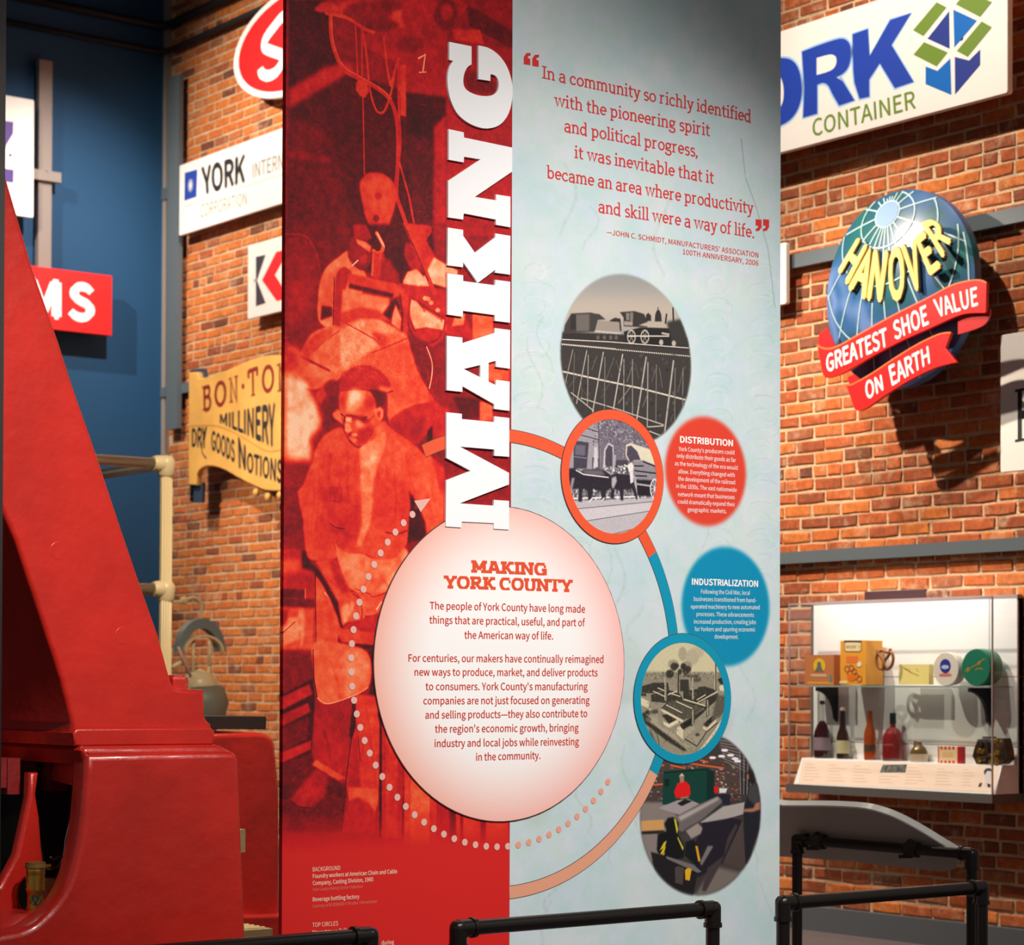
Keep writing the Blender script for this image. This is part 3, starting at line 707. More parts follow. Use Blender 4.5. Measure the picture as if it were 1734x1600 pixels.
    P(g((350, 900), (460, 1060), (560, 1200), (520, 1240), (400, 1080)), .58, 6)
    Ln(g((430, 1050), (520, 1150)), 3, .82)
    P(g((260, 740), (370, 830), (560, 1130), (560, 1190), (610, 1370), (580, 1380), (520, 1200), (360, 900), (200, 820), (190, 650)), .08, 2)
    P(g((350, 740), (520, 730), (560, 800), (640, 960), (680, 1050), (640, 1060), (560, 1130), (470, 980), (370, 800)), .56, 3)
    P(g((470, 740), (520, 740), (560, 800), (660, 1040), (600, 1060), (520, 900)), .36, 4)
    # hands
    P(g((560, 1080), (660, 1045), (740, 1060), (790, 1180), (820, 1290), (740, 1340), (640, 1330), (600, 1370), (570, 1200)), .56, 2)
    P(g((590, 1180), (660, 1150), (680, 1240), (640, 1330), (610, 1350)), .86, 4)
    P(g((680, 1120), (720, 1160), (700, 1240), (660, 1220)), .78, 3); E(475 + 735 / 5.713, 820 + 1290 / 5.713, 5, 4, .88, 2)
    Ln(g((700, 1060), (770, 1120), (790, 1240), (780, 1300)), 2, .3)
    P(g((600, 1380), (700, 1330), (960, 1240), (960, 1440), (620, 1430)), .38, 2)
    P(g((580, 1400), (640, 1400), (950, 1440), (940, 1560), (580, 1530)), .53, 2)
    P(g((560, 1450), (580, 1530), (930, 1560), (930, 1600), (560, 1580)), .08, 1.5)
    # left benches
    P(g((-10, 620), (200, 630), (210, 820), (330, 850), (330, 1110), (240, 1120), (-10, 1100)), .36, 3)
    P(g((-10, 720), (190, 740), (200, 830), (320, 850), (-10, 860)), .56, 6)
    P(g((-10, 1010), (230, 1020), (240, 1110), (-10, 1090)), .18, 2); Ln(g((240, 1010), (240, 1110)), 2, .7)
    P(g((-10, 1100), (330, 1110), (330, 1200), (-10, 1180)), .20, 3)
    P(g((-10, 1190), (330, 1200), (320, 1600), (-10, 1600)), .56, 3)
    P(g((20, 1300), (180, 1280), (190, 1500), (30, 1560)), .80, 3); P(g((-10, 1200), (80, 1220), (60, 1340), (-10, 1420)), .30, 4)
    P(g((170, 1200), (230, 1200), (230, 1500), (190, 1600)), .76, 3); Ln(g((20, 1440), (140, 1330)), 2, .4)
    Ln(g((335, 850), (345, 1600)), 1.6, .12)
    # below
    P(h((-5, 60), (290, 20), (290, 260), (-5, 420)), .22, 3)
    P(h((5, 410), (290, 260), (300, 300), (310, 420), (290, 980), (250, 1000), (5, 1040)), .07, 2)
    P(h((5, 430), (260, 310), (290, 400), (5, 550)), .40, 2); P(h((5, 590), (250, 480), (270, 560), (5, 700)), .38, 2)
    P(h((5, 700), (250, 600), (250, 800), (5, 930)), .20, 3); P(h((5, 930), (275, 820), (275, 900), (5, 1030)), .42, 2)
    P(h((5, 1030), (280, 930), (330, 1000), (560, 1200), (600, 1300), (560, 1650), (-5, 1650)), .17, 3)
    for i in range(120):
        x = rng.uniform(20, 560); y = rng.uniform(1040, 1600); t = rng.uniform(.05, .3)
        E(475 + x / 5.335, 1100 + y / 5.335, rng.uniform(1, 4), rng.uniform(1, 3), t, 1, .6, 8)
    P(h((330, 420), (430, 490), (670, 400), (640, 560), (640, 800), (590, 1170), (500, 1170), (300, 1000), (300, 700)), .32, 2)
    P(h((300, 700), (480, 800), (620, 900), (590, 1150), (400, 1050), (295, 950)), .42, 12, .7)
    P(h((285, 1040), (320, 990), (590, 1160), (520, 1180), (380, 1100)), .60, 2)
    P(h((320, 1070), (430, 1130), (400, 1330), (280, 1430), (160, 1420), (80, 1360), (200, 1220)), .34, 4)
    P(h((200, 1240), (320, 1140), (300, 1340), (180, 1400)), .42, 10, .6); Ln(h((80, 1360), (160, 1420), (280, 1430)), 2, .14)
    P(h((680, 400), (890, 430), (900, 640), (900, 1250), (880, 1300), (620, 1370), (590, 1200), (640, 850)), .48, 2)
    P(h((640, 800), (700, 800), (720, 1240), (600, 1240)), .36, 3)
    P(h((740, 420), (880, 440), (850, 700), (740, 650)), .54, 10, .7)
    P(h((610, 1250), (900, 1250), (880, 1400), (840, 1500), (700, 1340), (620, 1370)), .60, 2)
    P(h((610, 1360), (700, 1335), (800, 1380), (860, 1480), (860, 1650), (550, 1650)), .36, 4)
    P(h((655, 420), (680, 420), (680, 700), (640, 820), (620, 780)), .07, 1.2)
    Ln(h((640, 800), (590, 1200), (550, 1640)), 1.8, .1); Ln(h((700, 780), (720, 1000)), 1.4, .14)
    P(h((885, 430), (960, 600), (1100, 950), (1230, 1120), (1300, 1700), (880, 1700)), .46, 2)
    P(h((890, 400), (960, 620), (920, 640), (915, 1700), (885, 1700), (895, 660), (880, 600)), .08, 1.2)
    P(h((920, 640), (950, 640), (945, 1700), (925, 1700)), .38, 2); P(h((1060, 960), (1110, 960), (1095, 1700), (1050, 1700)), .38, 2)
    P(h((1115, 960), (1175, 1060), (1160, 1700), (1095, 1700)), .07, 2)
    P(h((780, 0), (880, 0), (900, 420), (800, 400), (830, 200)), .08, 1.5); P(h((850, 0), (885, 0), (870, 280), (850, 280)), .50, 1)
    # apron skirt
    P(h((300, -60), (560, -60), (780, 20), (820, 200), (790, 340), (680, 400), (430, 490), (330, 430), (300, 200)), .66, 2)
    P(h((560, 40), (760, 40), (800, 180), (740, 340), (600, 400)), .82, 12, .8)
    Ln(h((330, 430), (430, 488), (680, 405), (790, 340)), 2, .84)
    Ln(h((295, 0), (300, 250), (330, 430)), 2, .1)
    # posts under the disc
    for x0, x1, t in ((760, 800, .5), (800, 920, .62), (920, 960, .46), (960, 1030, .36), (1035, 1075, .09), (1075, 1100, .5), (1100, 1118, .10), (1118, 1220, .5), (1220, 1255, .09), (1255, 1390, .56)):
        P(D((x0, 400), (x1, 400), (x1, 1000), (x0 + (5 if t < .2 else 0), 1000)), t, 1.5)
    for x0, y0, x1, y1, t_ in ((560, 770, 548, 850, .4), (575, 780, 570, 860, .46), (588, 765, 584, 900, .42), (600, 780, 602, 900, .44), (640, 800, 634, 880, .5), (655, 790, 650, 900, .5), (668, 800, 668, 905, .44), (690, 790, 705, 860, .5), (545, 880, 560, 930, .42), (536, 800, 530, 900, .62), (716, 800, 735, 870, .7), (620, 985, 600, 1030, .5), (640, 970, 660, 1000, .6), (560, 985, 590, 1010, .42), (560, 1120, 575, 1180, .56), (600, 1110, 590, 1180, .8), (545, 1230, 560, 1290, .26), (570, 1220, 580, 1300, .38), (620, 1200, 630, 1290, .4), (628, 1240, 640, 1330, .58)):
        Ln([(x0, y0), ((x0 + x1) / 2 + 3, (y0 + y1) / 2), (x1, y1)], 5, t_, .45, 4)
    for i in range(900):
        x = rng.uniform(540, 745); y = rng.uniform(600, 720)
        if y > 600 + (745 - x) * .1 and x < 700: continue
        Ln([(x, y), (x + rng.uniform(-3, 3), y + rng.uniform(-4, 4))], .8, rng.uniform(.4, .75), .3)
    for i in range(1500):
        x = rng.uniform(560, 690); y = rng.uniform(545, 640)
        Ln([(x, y), (x + rng.uniform(-2, 4), y + rng.uniform(0, 5))], .8, rng.choice([.5, .56, .86]), .3)
    # grain, scratches
    n = vnoise(c.H, c.W, 2.2, 1) * .5 + vnoise(c.H, c.W, 7, 2) * .5 - .5
    c.a[..., 0] += n * .12
    n = vnoise(c.H, c.W, 45, 3) * .4 + vnoise(c.H, c.W, 16, 5) * .6 - .5
    c.a[..., 0] += n * (.06 + .22 * c.a[..., 0])
    c.a[..., 0] = .42 + (c.a[..., 0] - .42) * 1.06
    for i in range(420):
        x = rng.uniform(482, 864); y = rng.uniform(0, 1400); a = rng.uniform(0, 6.28); l = rng.uniform(0, 6) if i % 5 else rng.uniform(4, 14)
        Ln([(x, y), (x + l * math.cos(a), y + l * math.sin(a))], rng.uniform(.5, 1.1), .62, .35)
    # fade into plain red at the foot
    yb = np.array([c.xy(620, y)[1] for y in (1370, 1440)])
    t = np.clip((np.arange(c.H) - yb[1]) / (yb[0] - yb[1]), 0, 1)[:, None]
    c.a[..., 0] = c.a[..., 0] * t + .44 * (1 - t)
    T = np.clip(c.a[..., 0], 0, 1)
    xs = [0, .10, .25, .40, .52, .68, .85, 1]
    cols = np.array([(52, 22, 26), (86, 22, 26), (148, 24, 30), (202, 30, 34), (226, 54, 36), (240, 94, 54), (246, 146, 100), (250, 196, 158)]) / 255
    rgb = np.stack([np.interp(T, xs, cols[:, i]) for i in range(3)], -1)
    return c, rgb

# ---------- aqua side with the soft-edged photographs
def aqua_art():
    c = Canvas(BP, seam, br, bbot, btop, 800, 3, (.775, .835, .845))
    P = c.poly; Ln = c.line; E = c.ell
    n1 = vnoise(c.H, c.W, 90, 11); n2 = vnoise(c.H, c.W, 34, 12); n3 = vnoise(c.H, c.W, 12, 13)
    c.a[..., 0] += (n1 - .5) * .06 + (n2 - .5) * .045; c.a[..., 1] += (n1 - .5) * .02 + (n3 - .5) * .02; c.a[..., 2] += (n2 - .5) * .04
    # faint embossed swirls, like rows of bottle bases
    for col_x, w0 in ((905, 34), (975, 30), (1215, 26), (1290, 28)):
        y = 455
        while y < 1010:
            if not (940 < col_x < 1180 and y < 760):
                for j in range(5):
                    rx = w0 * rng.uniform(.5, 1.05); ry = rng.uniform(9, 19); a = rng.uniform(2.6, 6.0); d = rng.uniform(1.2, 2.6); dy = rng.uniform(-9, 9)
                    pts = [(col_x + rx * math.cos(a + d * i / 7), y + dy + ry * math.sin(a + d * i / 7)) for i in range(8)]
                    Ln(pts, rng.uniform(1, 2.6), (.86, .90, .87) if j % 3 else (.66, .75, .73), .22)
            y += 31
    for i in range(60):
        x = rng.uniform(880, 1310); y = rng.uniform(250, 1560); a = rng.uniform(-.35, .35); l = rng.uniform(40, 150)
        pts = [(x + 14 * math.sin(a + i * .4 + k_ * .8), y + l * k_ / 6) for k_ in range(7)]
        Ln(pts, rng.uniform(2, 7), (.80, .85, .86) if i % 2 else (.60, .68, .65), .14, 3)
    for i in range(14):
        E(rng.uniform(890, 1300), rng.uniform(1020, 1560), rng.uniform(26, 60), rng.uniform(30, 60), (.78, .84, .84) if i % 2 else (.66, .70, .66), 14, .35)
    Ln([(1255, 235), (1262, 300), (1280, 350), (1300, 420), (1312, 520)], 2, (.48, .60, .56), .5)
    Ln([(1210, 380), (1260, 300), (1320, 250)], 6, (.80, .85, .84), .35, 3)
    # photograph 1: locomotive on a trestle
    t = Z(940, 460, 5.517)
    ctr = BP.uv(1062, 609); R = (BP.uv(1172, 609)[0] - BP.uv(952, 609)[0]) / 2
    def disc_clip(ctr, R, soft):
        m = np.zeros((c.H, c.W), np.float32)
        r = c.mask_poly([((u - c.u0) * c.res, (v - c.v0) * c.res) for u, v in circ(ctr, R)], soft)
        m[r[2]:r[2] + r[0].shape[0], r[1]:r[1] + r[0].shape[1]] = r[0]
        return m
    c.clip = disc_clip(ctr, R, 3)
    K = (.20, .185, .18)
    P(t((0, 0), (1379, 0), (1379, 1600), (0, 1600)), (.58, .58, .57), 1)
    P(t((0, 220), (1379, 220), (1379, 500), (0, 500)), (.74, .68, .62), 34)
    P(t((0, 640), (1379, 720), (1379, 1600), (0, 1600)), (.24, .22, .21), 2)
    P(t((60, 560), (1379, 620), (1379, 740), (60, 650)), K, 2)
    P(t((90, 500), (150, 390), (320, 382), (410, 395), (470, 445), (400, 450), (370, 560), (80, 580)), (.26, .24, .23), 1.2)
    P(t((195, 400), (320, 395), (320, 555), (195, 555)), (.42, .39, .37), 1.5)
    P(t((150, 400), (195, 400), (195, 540), (140, 540)), K, 1)
    P(t((520, 450), (560, 430), (610, 440), (620, 560), (500, 470)), K, 1)
    P(t((400, 455), (600, 470), (605, 560), (380, 555)), (.60, .55, .51), 1)
    P(t((370, 548), (615, 572), (615, 584), (370, 562)), (.78, .73, .68), .6)
    P(t((605, 378), (740, 368), (830, 395), (870, 480), (860, 520), (640, 510), (640, 430)), (.22, .20, .19), 1)
    P(t((700, 380), (730, 378), (725, 500), (700, 500)), (.48, .45, .42), .8); P(t((645, 460), (720, 470), (720, 505), (640, 500)), (.62, .57, .52), .8)
    P(t((660, 385), (695, 385), (690, 455), (665, 455)), (.5, .47, .44), .8)
    P(t((780, 500), (860, 470), (1060, 480), (1110, 520), (1060, 530), (900, 520)), (.70, .65, .59), 1)
    P(t((800, 520), (1100, 530), (1130, 640), (1100, 700), (660, 670), (640, 560)), (.15, .14, .14), 1)
    P(t((845, 460), (850, 400), (872, 385), (895, 410), (895, 460)), K, .8); P(t((930, 465), (935, 400), (950, 360), (975, 360), (990, 400), (995, 465)), K, .8)
    Ln(t((960, 335), (960, 370)), 1.6, K); Ln(t((1100, 340), (1105, 480)), 3, K); Ln(t((1040, 400), (1030, 480)), 3, K)
    P(t((1040, 470), (1180, 440), (1280, 700), (1100, 690)), (.22, .21, .20), 4)
    for cx in (712, 838):
        for rr, cc in ((7.4, (.80, .76, .70)), (5.8, (.17, .16, .16))): E(940 + cx / 5.517, 460 + 608 / 5.517, rr, rr * 1.62, cc, .8, 1)
        for q in range(6): Ln([(940 + cx / 5.517, 460 + 608 / 5.517), (940 + cx / 5.517 + 6.3 * math.cos(q * 1.047), 460 + 608 / 5.517 + 10 * math.sin(q * 1.047))], .8, (.75, .7, .64))
    Ln(t((680, 600), (1060, 602)), 2, (.82, .78, .72)); Ln(t((1000, 575), (1060, 585)), 3, (.7, .66, .6))
    for cx, cy in ((990, 660), (1108, 670)): E(940 + cx / 5.517, 460 + cy / 5.517, 3.6, 5, (.72, .68, .62), 1)
    for cx in (400, 460, 520, 570): E(940 + cx / 5.517, 460 + 615 / 5.517, 3, 4, (.42, .39, .37), 1, .8)
    Ln(t((60, 632), (500, 655), (1280, 715)), 1.6, (.84, .80, .74)); Ln(t((60, 675), (560, 720)), 1.8, (.66, .62, .57))
    for i in range(60): x = 60 + i * 21; Ln(t((x, 676 + i * 1.95), (x + 10, 682 + i * 1.95)), 1.6, (.86, .82, .76))
    Ln(t((60, 930), (400, 1005), (800, 1090), (1250, 1205)), 2.8, (.82, .78, .70))
    for x0, y0, x1, y1, wd, b in ((165, 730, 90, 1060, 1.6, .6), (180, 760, 170, 1200, 1.2, .45), (295, 740, 200, 1230, 2, .66), (310, 780, 300, 1250, 1.8, .6), (450, 755, 350, 1310, 2.4, .68), (465, 800, 460, 1300, 1.6, .5), (630, 775, 540, 1310, 2.6, .70), (642, 820, 640, 1330, 2, .6), (722, 820, 722, 1340, 1.8, .56), (850, 800, 760, 1390, 2.8, .68), (866, 850, 860, 1450, 2.4, .6), (945, 870, 940, 1400, 1.6, .48), (1105, 835, 1020, 1520, 3.2, .66), (1120, 900, 1115, 1500, 1.8, .46), (1195, 900, 1190, 1260, 1.8, .5), (390, 790, 345, 910, 1, .45), (550, 800, 480, 1000, 1, .45), (570, 830, 610, 960, 1, .4), (730, 850, 670, 1030, 1.2, .5), (750, 860, 780, 1000, 1, .4), (950, 880, 900, 1030, 1, .45), (975, 900, 1000, 1080, 1.2, .45), (700, 1080, 590, 1230, 1.4, .55), (870, 1120, 820, 1260, 1.2, .5), (1190, 930, 1150, 1110, 1, .45), (430, 1180, 520, 1020, 1, .4), (130, 1080, 210, 960, 1, .4), (250, 1100, 330, 1200, 1, .35), (240, 950, 250, 1200, 1, .4), (1250, 1040, 1230, 1180, 1.2, .4), (1080, 1400, 1120, 1240, 1, .4)):
        Ln(t((x0, y0), (x1, y1)), wd, (b, b * .95, b * .89))
    for q in ((150, 1130, 360, 1300), (240, 1180, 600, 1290), (600, 1290, 1010, 1430), (870, 1450, 1010, 1440), (880, 1490, 1010, 1540)):
        Ln(t((q[0], q[1]), (q[2], q[3])), 2, (.70, .67, .62))
    for i in range(160):
        x = rng.uniform(80, 1260); y = rng.uniform(760, 1520); b = rng.uniform(.12, .46)
        E(940 + x / 5.517, 460 + y / 5.517, rng.uniform(.6, 3), rng.uniform(.6, 4), (b, b * .97, b * .94), 1, .5, 6)
    # red and blue captions
    for cx, x0, x1, cy, col in ((1195.5, 1124, 1267, 798, (.86, .235, .16)), (1229.5, 1152, 1307, 1027, (.0, .53, .69))):
        cc = BP.uv(cx, cy); R = (BP.uv(x1, cy)[0] - BP.uv(x0, cy)[0]) / 2
        c.clip = disc_clip(cc, R * .955, 6)
        P(((x0 - 20, cy - 140), (x1 + 20, cy - 140), (x1 + 20, cy + 140), (x0 - 20, cy + 140)), col, 1, .97)
    # photograph 4: fabrication shop
    cc = BP.uv(1188, 1378); R = (BP.uv(1292, 1378)[0] - BP.uv(1084, 1378)[0]) / 2
    c.clip = disc_clip(cc, R * .975, 4)
    m = Z(1080, 1250, 5.927)
    P(((1060, 1200), (1320, 1200), (1320, 1540), (1060, 1540)), (.24, .21, .21), 1)
    P(m((0, 180), (1000, 180), (1060, 560), (0, 620)), (.30, .24, .22), 3)
    for i in range(260):
        x = rng.uniform(60, 1100); y = rng.uniform(190, 640); q = [(.80, .34, .16), (.88, .86, .84), (.16, .14, .16), (.30, .30, .40), (.70, .56, .44), (.60, .14, .12)][rng.integers(0, 6)]
        l = rng.uniform(4, 34)
        P(m((x, y), (x + l, y + 2), (x + l, y + rng.uniform(6, 22)), (x, y + 8)), q, .6, .85)
    for q in ((60, 300, 260, 270), (60, 400, 200, 380), (500, 250, 860, 300), (330, 270, 470, 300), (600, 210, 700, 240), (120, 470, 250, 460)): Ln(m((q[0], q[1]), (q[2], q[3])), 2.6, (.84, .36, .18))
    P(m((800, 0), (1304, 0), (1304, 420), (1040, 330), (820, 120)), (.30, .26, .26), 3)
    for i in range(9): Ln(m((820 + i * 6, 20 + i * 26), (1080, 60 + i * 34)), 1.2, (.52, .48, .46))
    for i in range(8): Ln(m((1020 + i * 22, 90), (1030 + i * 16, 560)), 1.8, (.14, .12, .13) if i % 2 else (.46, .44, .44))
    for x, y in ((870, 120), (930, 170), (750, 195), (840, 180), (975, 205), (1000, 230)): E(1080 + x / 5.927, 1250 + y / 5.927, 6, 2.4, (.96, .94, .94), 1)
    P(m((0, 640), (260, 640), (420, 800), (260, 1200), (0, 1300)), (.52, .48, .46), 4); P(m((760, 1280), (1050, 1350), (800, 1600), (560, 1600)), (.46, .42, .40), 6)
    P(m((1050, 820), (1250, 900), (1200, 1200), (1080, 1340), (850, 1250), (900, 900)), (.30, .25, .24), 5)
    P(m((255, 330), (700, 298), (765, 330), (765, 590), (680, 640), (245, 665)), (.06, .24, .20), 1); P(m((690, 310), (765, 335), (765, 590), (690, 630)), (.04, .17, .15), 1)
    P(m((270, 410), (315, 410), (315, 480), (270, 480)), (.05, .12, .11), 1); Ln(m((260, 345), (700, 310)), 2, (.04, .15, .13))
    P(m((395, 450), (440, 430), (480, 430), (520, 470), (530, 560), (500, 600), (380, 605), (362, 540)), (.86, .10, .10), 1.2)
    P(m((415, 380), (440, 352), (465, 375), (462, 440), (425, 450)), (.66, .46, .38), 1); P(m((412, 385), (440, 350), (468, 380), (440, 375)), (.86, .80, .72), 1)
    Ln(m((435, 600), (505, 590)), 3, (.60, .42, .34))
    P(m((205, 700), (400, 620), (510, 610), (620, 660), (420, 770)), (.62, .58, .58), 1); P(m((395, 655), (470, 612), (545, 630), (440, 680)), (.12, .10, .12), 1)
    P(m((760, 480), (815, 480), (805, 550), (765, 550)), (.80, .12, .12), 1); P(m((815, 500), (900, 500), (880, 550), (815, 550)), (.86, .86, .86), 1)
    P(m((740, 560), (920, 560), (930, 680), (760, 640)), (.12, .13, .18), 1)
    P(m((610, 845), (830, 690), (1070, 640), (1060, 760), (860, 820), (700, 848)), (.66, .63, .61), 1)
    P(m((650, 850), (940, 800), (1050, 820), (850, 1250), (600, 1400), (560, 1100)), (.13, .11, .15), 2)
    P(m((380, 790), (560, 690), (800, 580), (845, 620), (840, 660), (640, 830), (440, 940), (380, 900)), (.42, .39, .39), 1.5)
    P(m((400, 790), (800, 590), (820, 610), (430, 830)), (.68, .64, .62), 3); P(m((440, 930), (640, 820), (840, 650), (845, 690), (600, 860)), (.20, .18, .19), 2)
    P(m((480, 930), (600, 850), (650, 900), (630, 960), (530, 1010)), (.60, .55, .53), 1.5); P(m((420, 990), (480, 940), (530, 1000), (500, 1050)), (.26, .24, .25), 2)
    P(m((30, 830), (260, 815), (260, 925), (30, 935)), (.80, .60, .36), 1); P(m((30, 935), (260, 925), (260, 950), (30, 965)), (.12, .10, .10), 1.5)
    P(m((265, 860), (300, 800), (360, 790), (410, 850), (400, 960), (470, 1100), (460, 1200), (250, 1250), (190, 1120), (200, 960), (290, 930)), (.07, .08, .09), 1.5)
    P(m((360, 800), (385, 820), (405, 920), (390, 960), (378, 900)), (.82, .74, .16), 1); P(m((400, 985), (460, 1100), (450, 1130), (395, 1000)), (.80, .74, .22), 1)
    for i in range(4): P(m((225 - i * 6 + 35, 1045 + i * 58), (290 - i * 8, 1045 + i * 58 - 20), (270 - i * 9, 1095 + i * 58), (215 - i * 6, 1130 + i * 58)), (.84, .72, .14), .8)
    P(m((130, 1140), (250, 1170), (560, 1290), (600, 1350), (550, 1600), (200, 1500)), (.12, .11, .12), 1.5)
    P(m((280, 1180), (560, 1270), (640, 1340), (600, 1350), (290, 1210)), (.44, .42, .42), 1); P(m((480, 1040), (560, 1020), (610, 1100), (640, 1250), (600, 1290), (470, 1180)), (.08, .09, .10), 1.5)
    P(m((575, 1080), (600, 1080), (630, 1230), (605, 1240)), (.86, .60, .16), 1)
    P(m((370, 1300), (400, 1280), (465, 1300), (450, 1470), (375, 1450)), (.30, .26, .25), 1); P(m((472, 1320), (500, 1300), (540, 1310), (520, 1430), (475, 1420)), (.88, .66, .12), 1)
    P(m((640, 1280), (760, 1080), (700, 1080), (620, 1250)), (.46, .44, .43), 1.5); P(m((700, 1300), (860, 1180), (900, 1000), (980, 860), (1000, 880), (820, 1280), (680, 1540), (640, 1530)), (.26, .22, .23), 2)
    P(m((1090, 600), (1130, 480), (1190, 440), (1240, 500), (1240, 640), (1230, 900), (1150, 1100), (1130, 1260), (1080, 1260), (1060, 900), (1060, 760)), (.12, .12, .15), 2)
    P(m((1110, 520), (1150, 460), (1215, 450), (1245, 620), (1160, 660), (1100, 600)), (.26, .25, .26), 3)
    P(m((1095, 340), (1150, 300), (1190, 360), (1190, 430), (1140, 460), (1110, 420)), (.14, .11, .11), 1.5); P(m((1092, 375), (1112, 350), (1115, 410), (1098, 410)), (.62, .42, .34), 1)
    P(m((1060, 710), (1160, 700), (1180, 650), (1245, 630), (1240, 710), (1150, 740), (1060, 740)), (.66, .44, .34), 1.5)
    c.clip = None
    return c, c.a[..., :3]

def wagon_art(ctr, R):
    c = Canvas(BP, ctr[0] - R, ctr[0] + R, ctr[1] - R, ctr[1] + R, 900, 3, (.66, .63, .66))
    z = Z(940, 690, 6.958); P = c.poly; Ln = c.line; E = c.ell
    P(z((100, 100), (520, 100), (520, 740), (100, 740)), (.62, .59, .62), 1)
    P(z((560, 100), (1250, 100), (1250, 800), (520, 800), (520, 250)), (.46, .42, .47), 3)
    for i in range(900):
        x = rng.uniform(430, 1230); y = rng.uniform(110, 640) if i % 3 else rng.uniform(110, 420)
        if y > 300 + (x - 430) * .45 + 160: continue
        b = rng.choice([.24, .30, .78, .62]); E(940 + x / 6.958, 690 + y / 6.958, rng.uniform(.5, 1.8), rng.uniform(.5, 1.6), (b, b * .95, b * 1.02), .6, .8, 6)
    for q in ((360, 245, 520, 295), (290, 325, 520, 385)): Ln(z((q[0], q[1]), (q[2], q[3])), 1.4, (.25, .22, .26))
    P(z((215, 390), (390, 415), (365, 720), (210, 720)), (.27, .25, .30), 1); P(z((230, 440), (350, 450), (345, 570), (230, 560)), (.42, .40, .46), 2); Ln(z((215, 580), (365, 600)), 1.6, (.5, .48, .52))
    Ln(z((505, 180), (515, 740)), 2.2, (.34, .31, .35)); P(z((430, 590), (510, 600), (505, 740), (430, 735)), (.30, .27, .31), 1)
    P(z((555, 740), (570, 500), (620, 415), (680, 450), (690, 740)), (.78, .75, .77), 1); P(z((580, 740), (588, 510), (625, 440), (670, 470), (670, 740)), (.30, .27, .31), 1)
    P(z((455, 470), (490, 470), (500, 700), (440, 730), (450, 600)), (.82, .79, .80), 2); P(z((670, 560), (710, 560), (710, 740), (670, 740)), (.66, .63, .65), 1)
    P(z((710, 620), (850, 620), (850, 780), (700, 780)), (.28, .25, .29), 2)
    for i in range(150): x = rng.uniform(560, 830); y = rng.uniform(690, 830); b = rng.choice([.9, .25, .7]); E(940 + x / 6.958, 690 + y / 6.958, 1.3, 1.6, (b, b, b), .6, .9, 6)
    P(z((140, 950), (1250, 940), (1250, 1090), (160, 1110)), (.50, .47, .50), 2)
    for i in range(420): x = rng.uniform(180, 1200); y = rng.uniform(930, 1090); b = rng.choice([.92, .15, .3, .7]); E(940 + x / 6.958, 690 + y / 6.958, rng.uniform(.6, 1.8), rng.uniform(1, 3), (b, b, b), .6, .9, 6)
    P(z((200, 1100), (1250, 1060), (1250, 1560), (200, 1560)), (.74, .71, .73), 1.5); P(z((280, 1200), (1250, 1110), (1250, 1200), (330, 1340)), (.80, .77, .78), 2)
    for q in ((240, 1195, 1180, 1105), (340, 1340, 1150, 1215), (560, 1520, 1000, 1410)): Ln(z((q[0], q[1]), (q[2], q[3])), 1.3, (.46, .43, .46))
    Ln(z((150, 1075), (620, 1060), (960, 1050)), 2.4, (.92, .9, .9))
    D_ = (.17, .145, .18)
    P(z((130, 720), (230, 715), (300, 760), (330, 730), (560, 735), (640, 800), (680, 870), (660, 940), (590, 1000), (590, 1090), (545, 1090), (530, 990), (440, 960), (420, 1100), (385, 1100), (370, 980), (320, 960), (310, 1110), (265, 1110), (270, 960), (200, 960), (150, 930)), D_, 1.5)
    P(z((310, 735), (540, 740), (590, 800), (440, 810), (330, 780)), (.42, .38, .42), 3); Ln(z((240, 740), (330, 790), (620, 825)), 2, (.86, .84, .84)); P(z((190, 830), (225, 830), (200, 950), (170, 950)), (.6, .56, .58), 2)
    P(z((640, 800), (700, 780), (860, 790), (920, 850), (930, 940), (980, 1080), (950, 1085), (900, 960), (800, 970), (795, 1095), (765, 1095), (750, 980), (690, 960), (690, 1070), (640, 1070), (660, 940)), D_, 1.5)
    P(z((660, 830), (710, 810), (720, 870), (680, 960), (660, 930)), (.70, .67, .68), 2)
    Ln(z((940, 880), (975, 1080)), 3, (.84, .82, .82)); Ln(z((545, 1100), (570, 1070)), 3, (.8, .78, .78)); Ln(z((395, 1110), (425, 1080)), 3, (.86, .84, .84))
    P(z((820, 560), (830, 440), (880, 420), (1130, 500), (1200, 640), (1200, 790), (1000, 640), (850, 620)), (.86, .82, .72), 1.2); P(z((835, 560), (845, 460), (890, 450), (960, 520), (1000, 620), (870, 625)), (.30, .27, .33), 1.2)
    P(z((880, 640), (1030, 620), (1220, 700), (1220, 850), (960, 850), (900, 740)), (.56, .53, .56), 1.2)
    for q in ((920, 690, 1030, 690), (930, 745, 1200, 780), (940, 805, 1070, 810), (1030, 640, 1210, 710)): Ln(z((q[0], q[1]), (q[2], q[3])), 2, (.16, .14, .17))
    P(z((950, 850), (1220, 860), (1200, 1050), (960, 1040)), (.14, .12, .15), 1.5); Ln(z((940, 900), (1150, 930)), 3, (.66, .63, .64))
    P(z((845, 680), (890, 645), (920, 690), (910, 750), (860, 760)), (.90, .88, .84), 1); P(z((870, 750), (915, 750), (915, 880), (880, 900)), (.88, .86, .86), 1); Ln(z((850, 700), (810, 680)), 2.4, (.88, .86, .84)); E(940 + 890 / 6.958, 690 + 620 / 6.958, 3, 3.4, (.3, .26, .28), 1)
    E(940 + 1165 / 6.958, 690 + 960 / 6.958, 8, 17.5, (.88, .86, .88), 1); E(940 + 1165 / 6.958, 690 + 960 / 6.958, 6, 14.5, (.34, .31, .36), 1)
    for q in range(10): Ln([(940 + 1165 / 6.958, 690 + 960 / 6.958), (940 + 1165 / 6.958 + 6.4 * math.cos(q * .628), 690 + 960 / 6.958 + 15 * math.sin(q * .628))], 1, (.88, .86, .88))
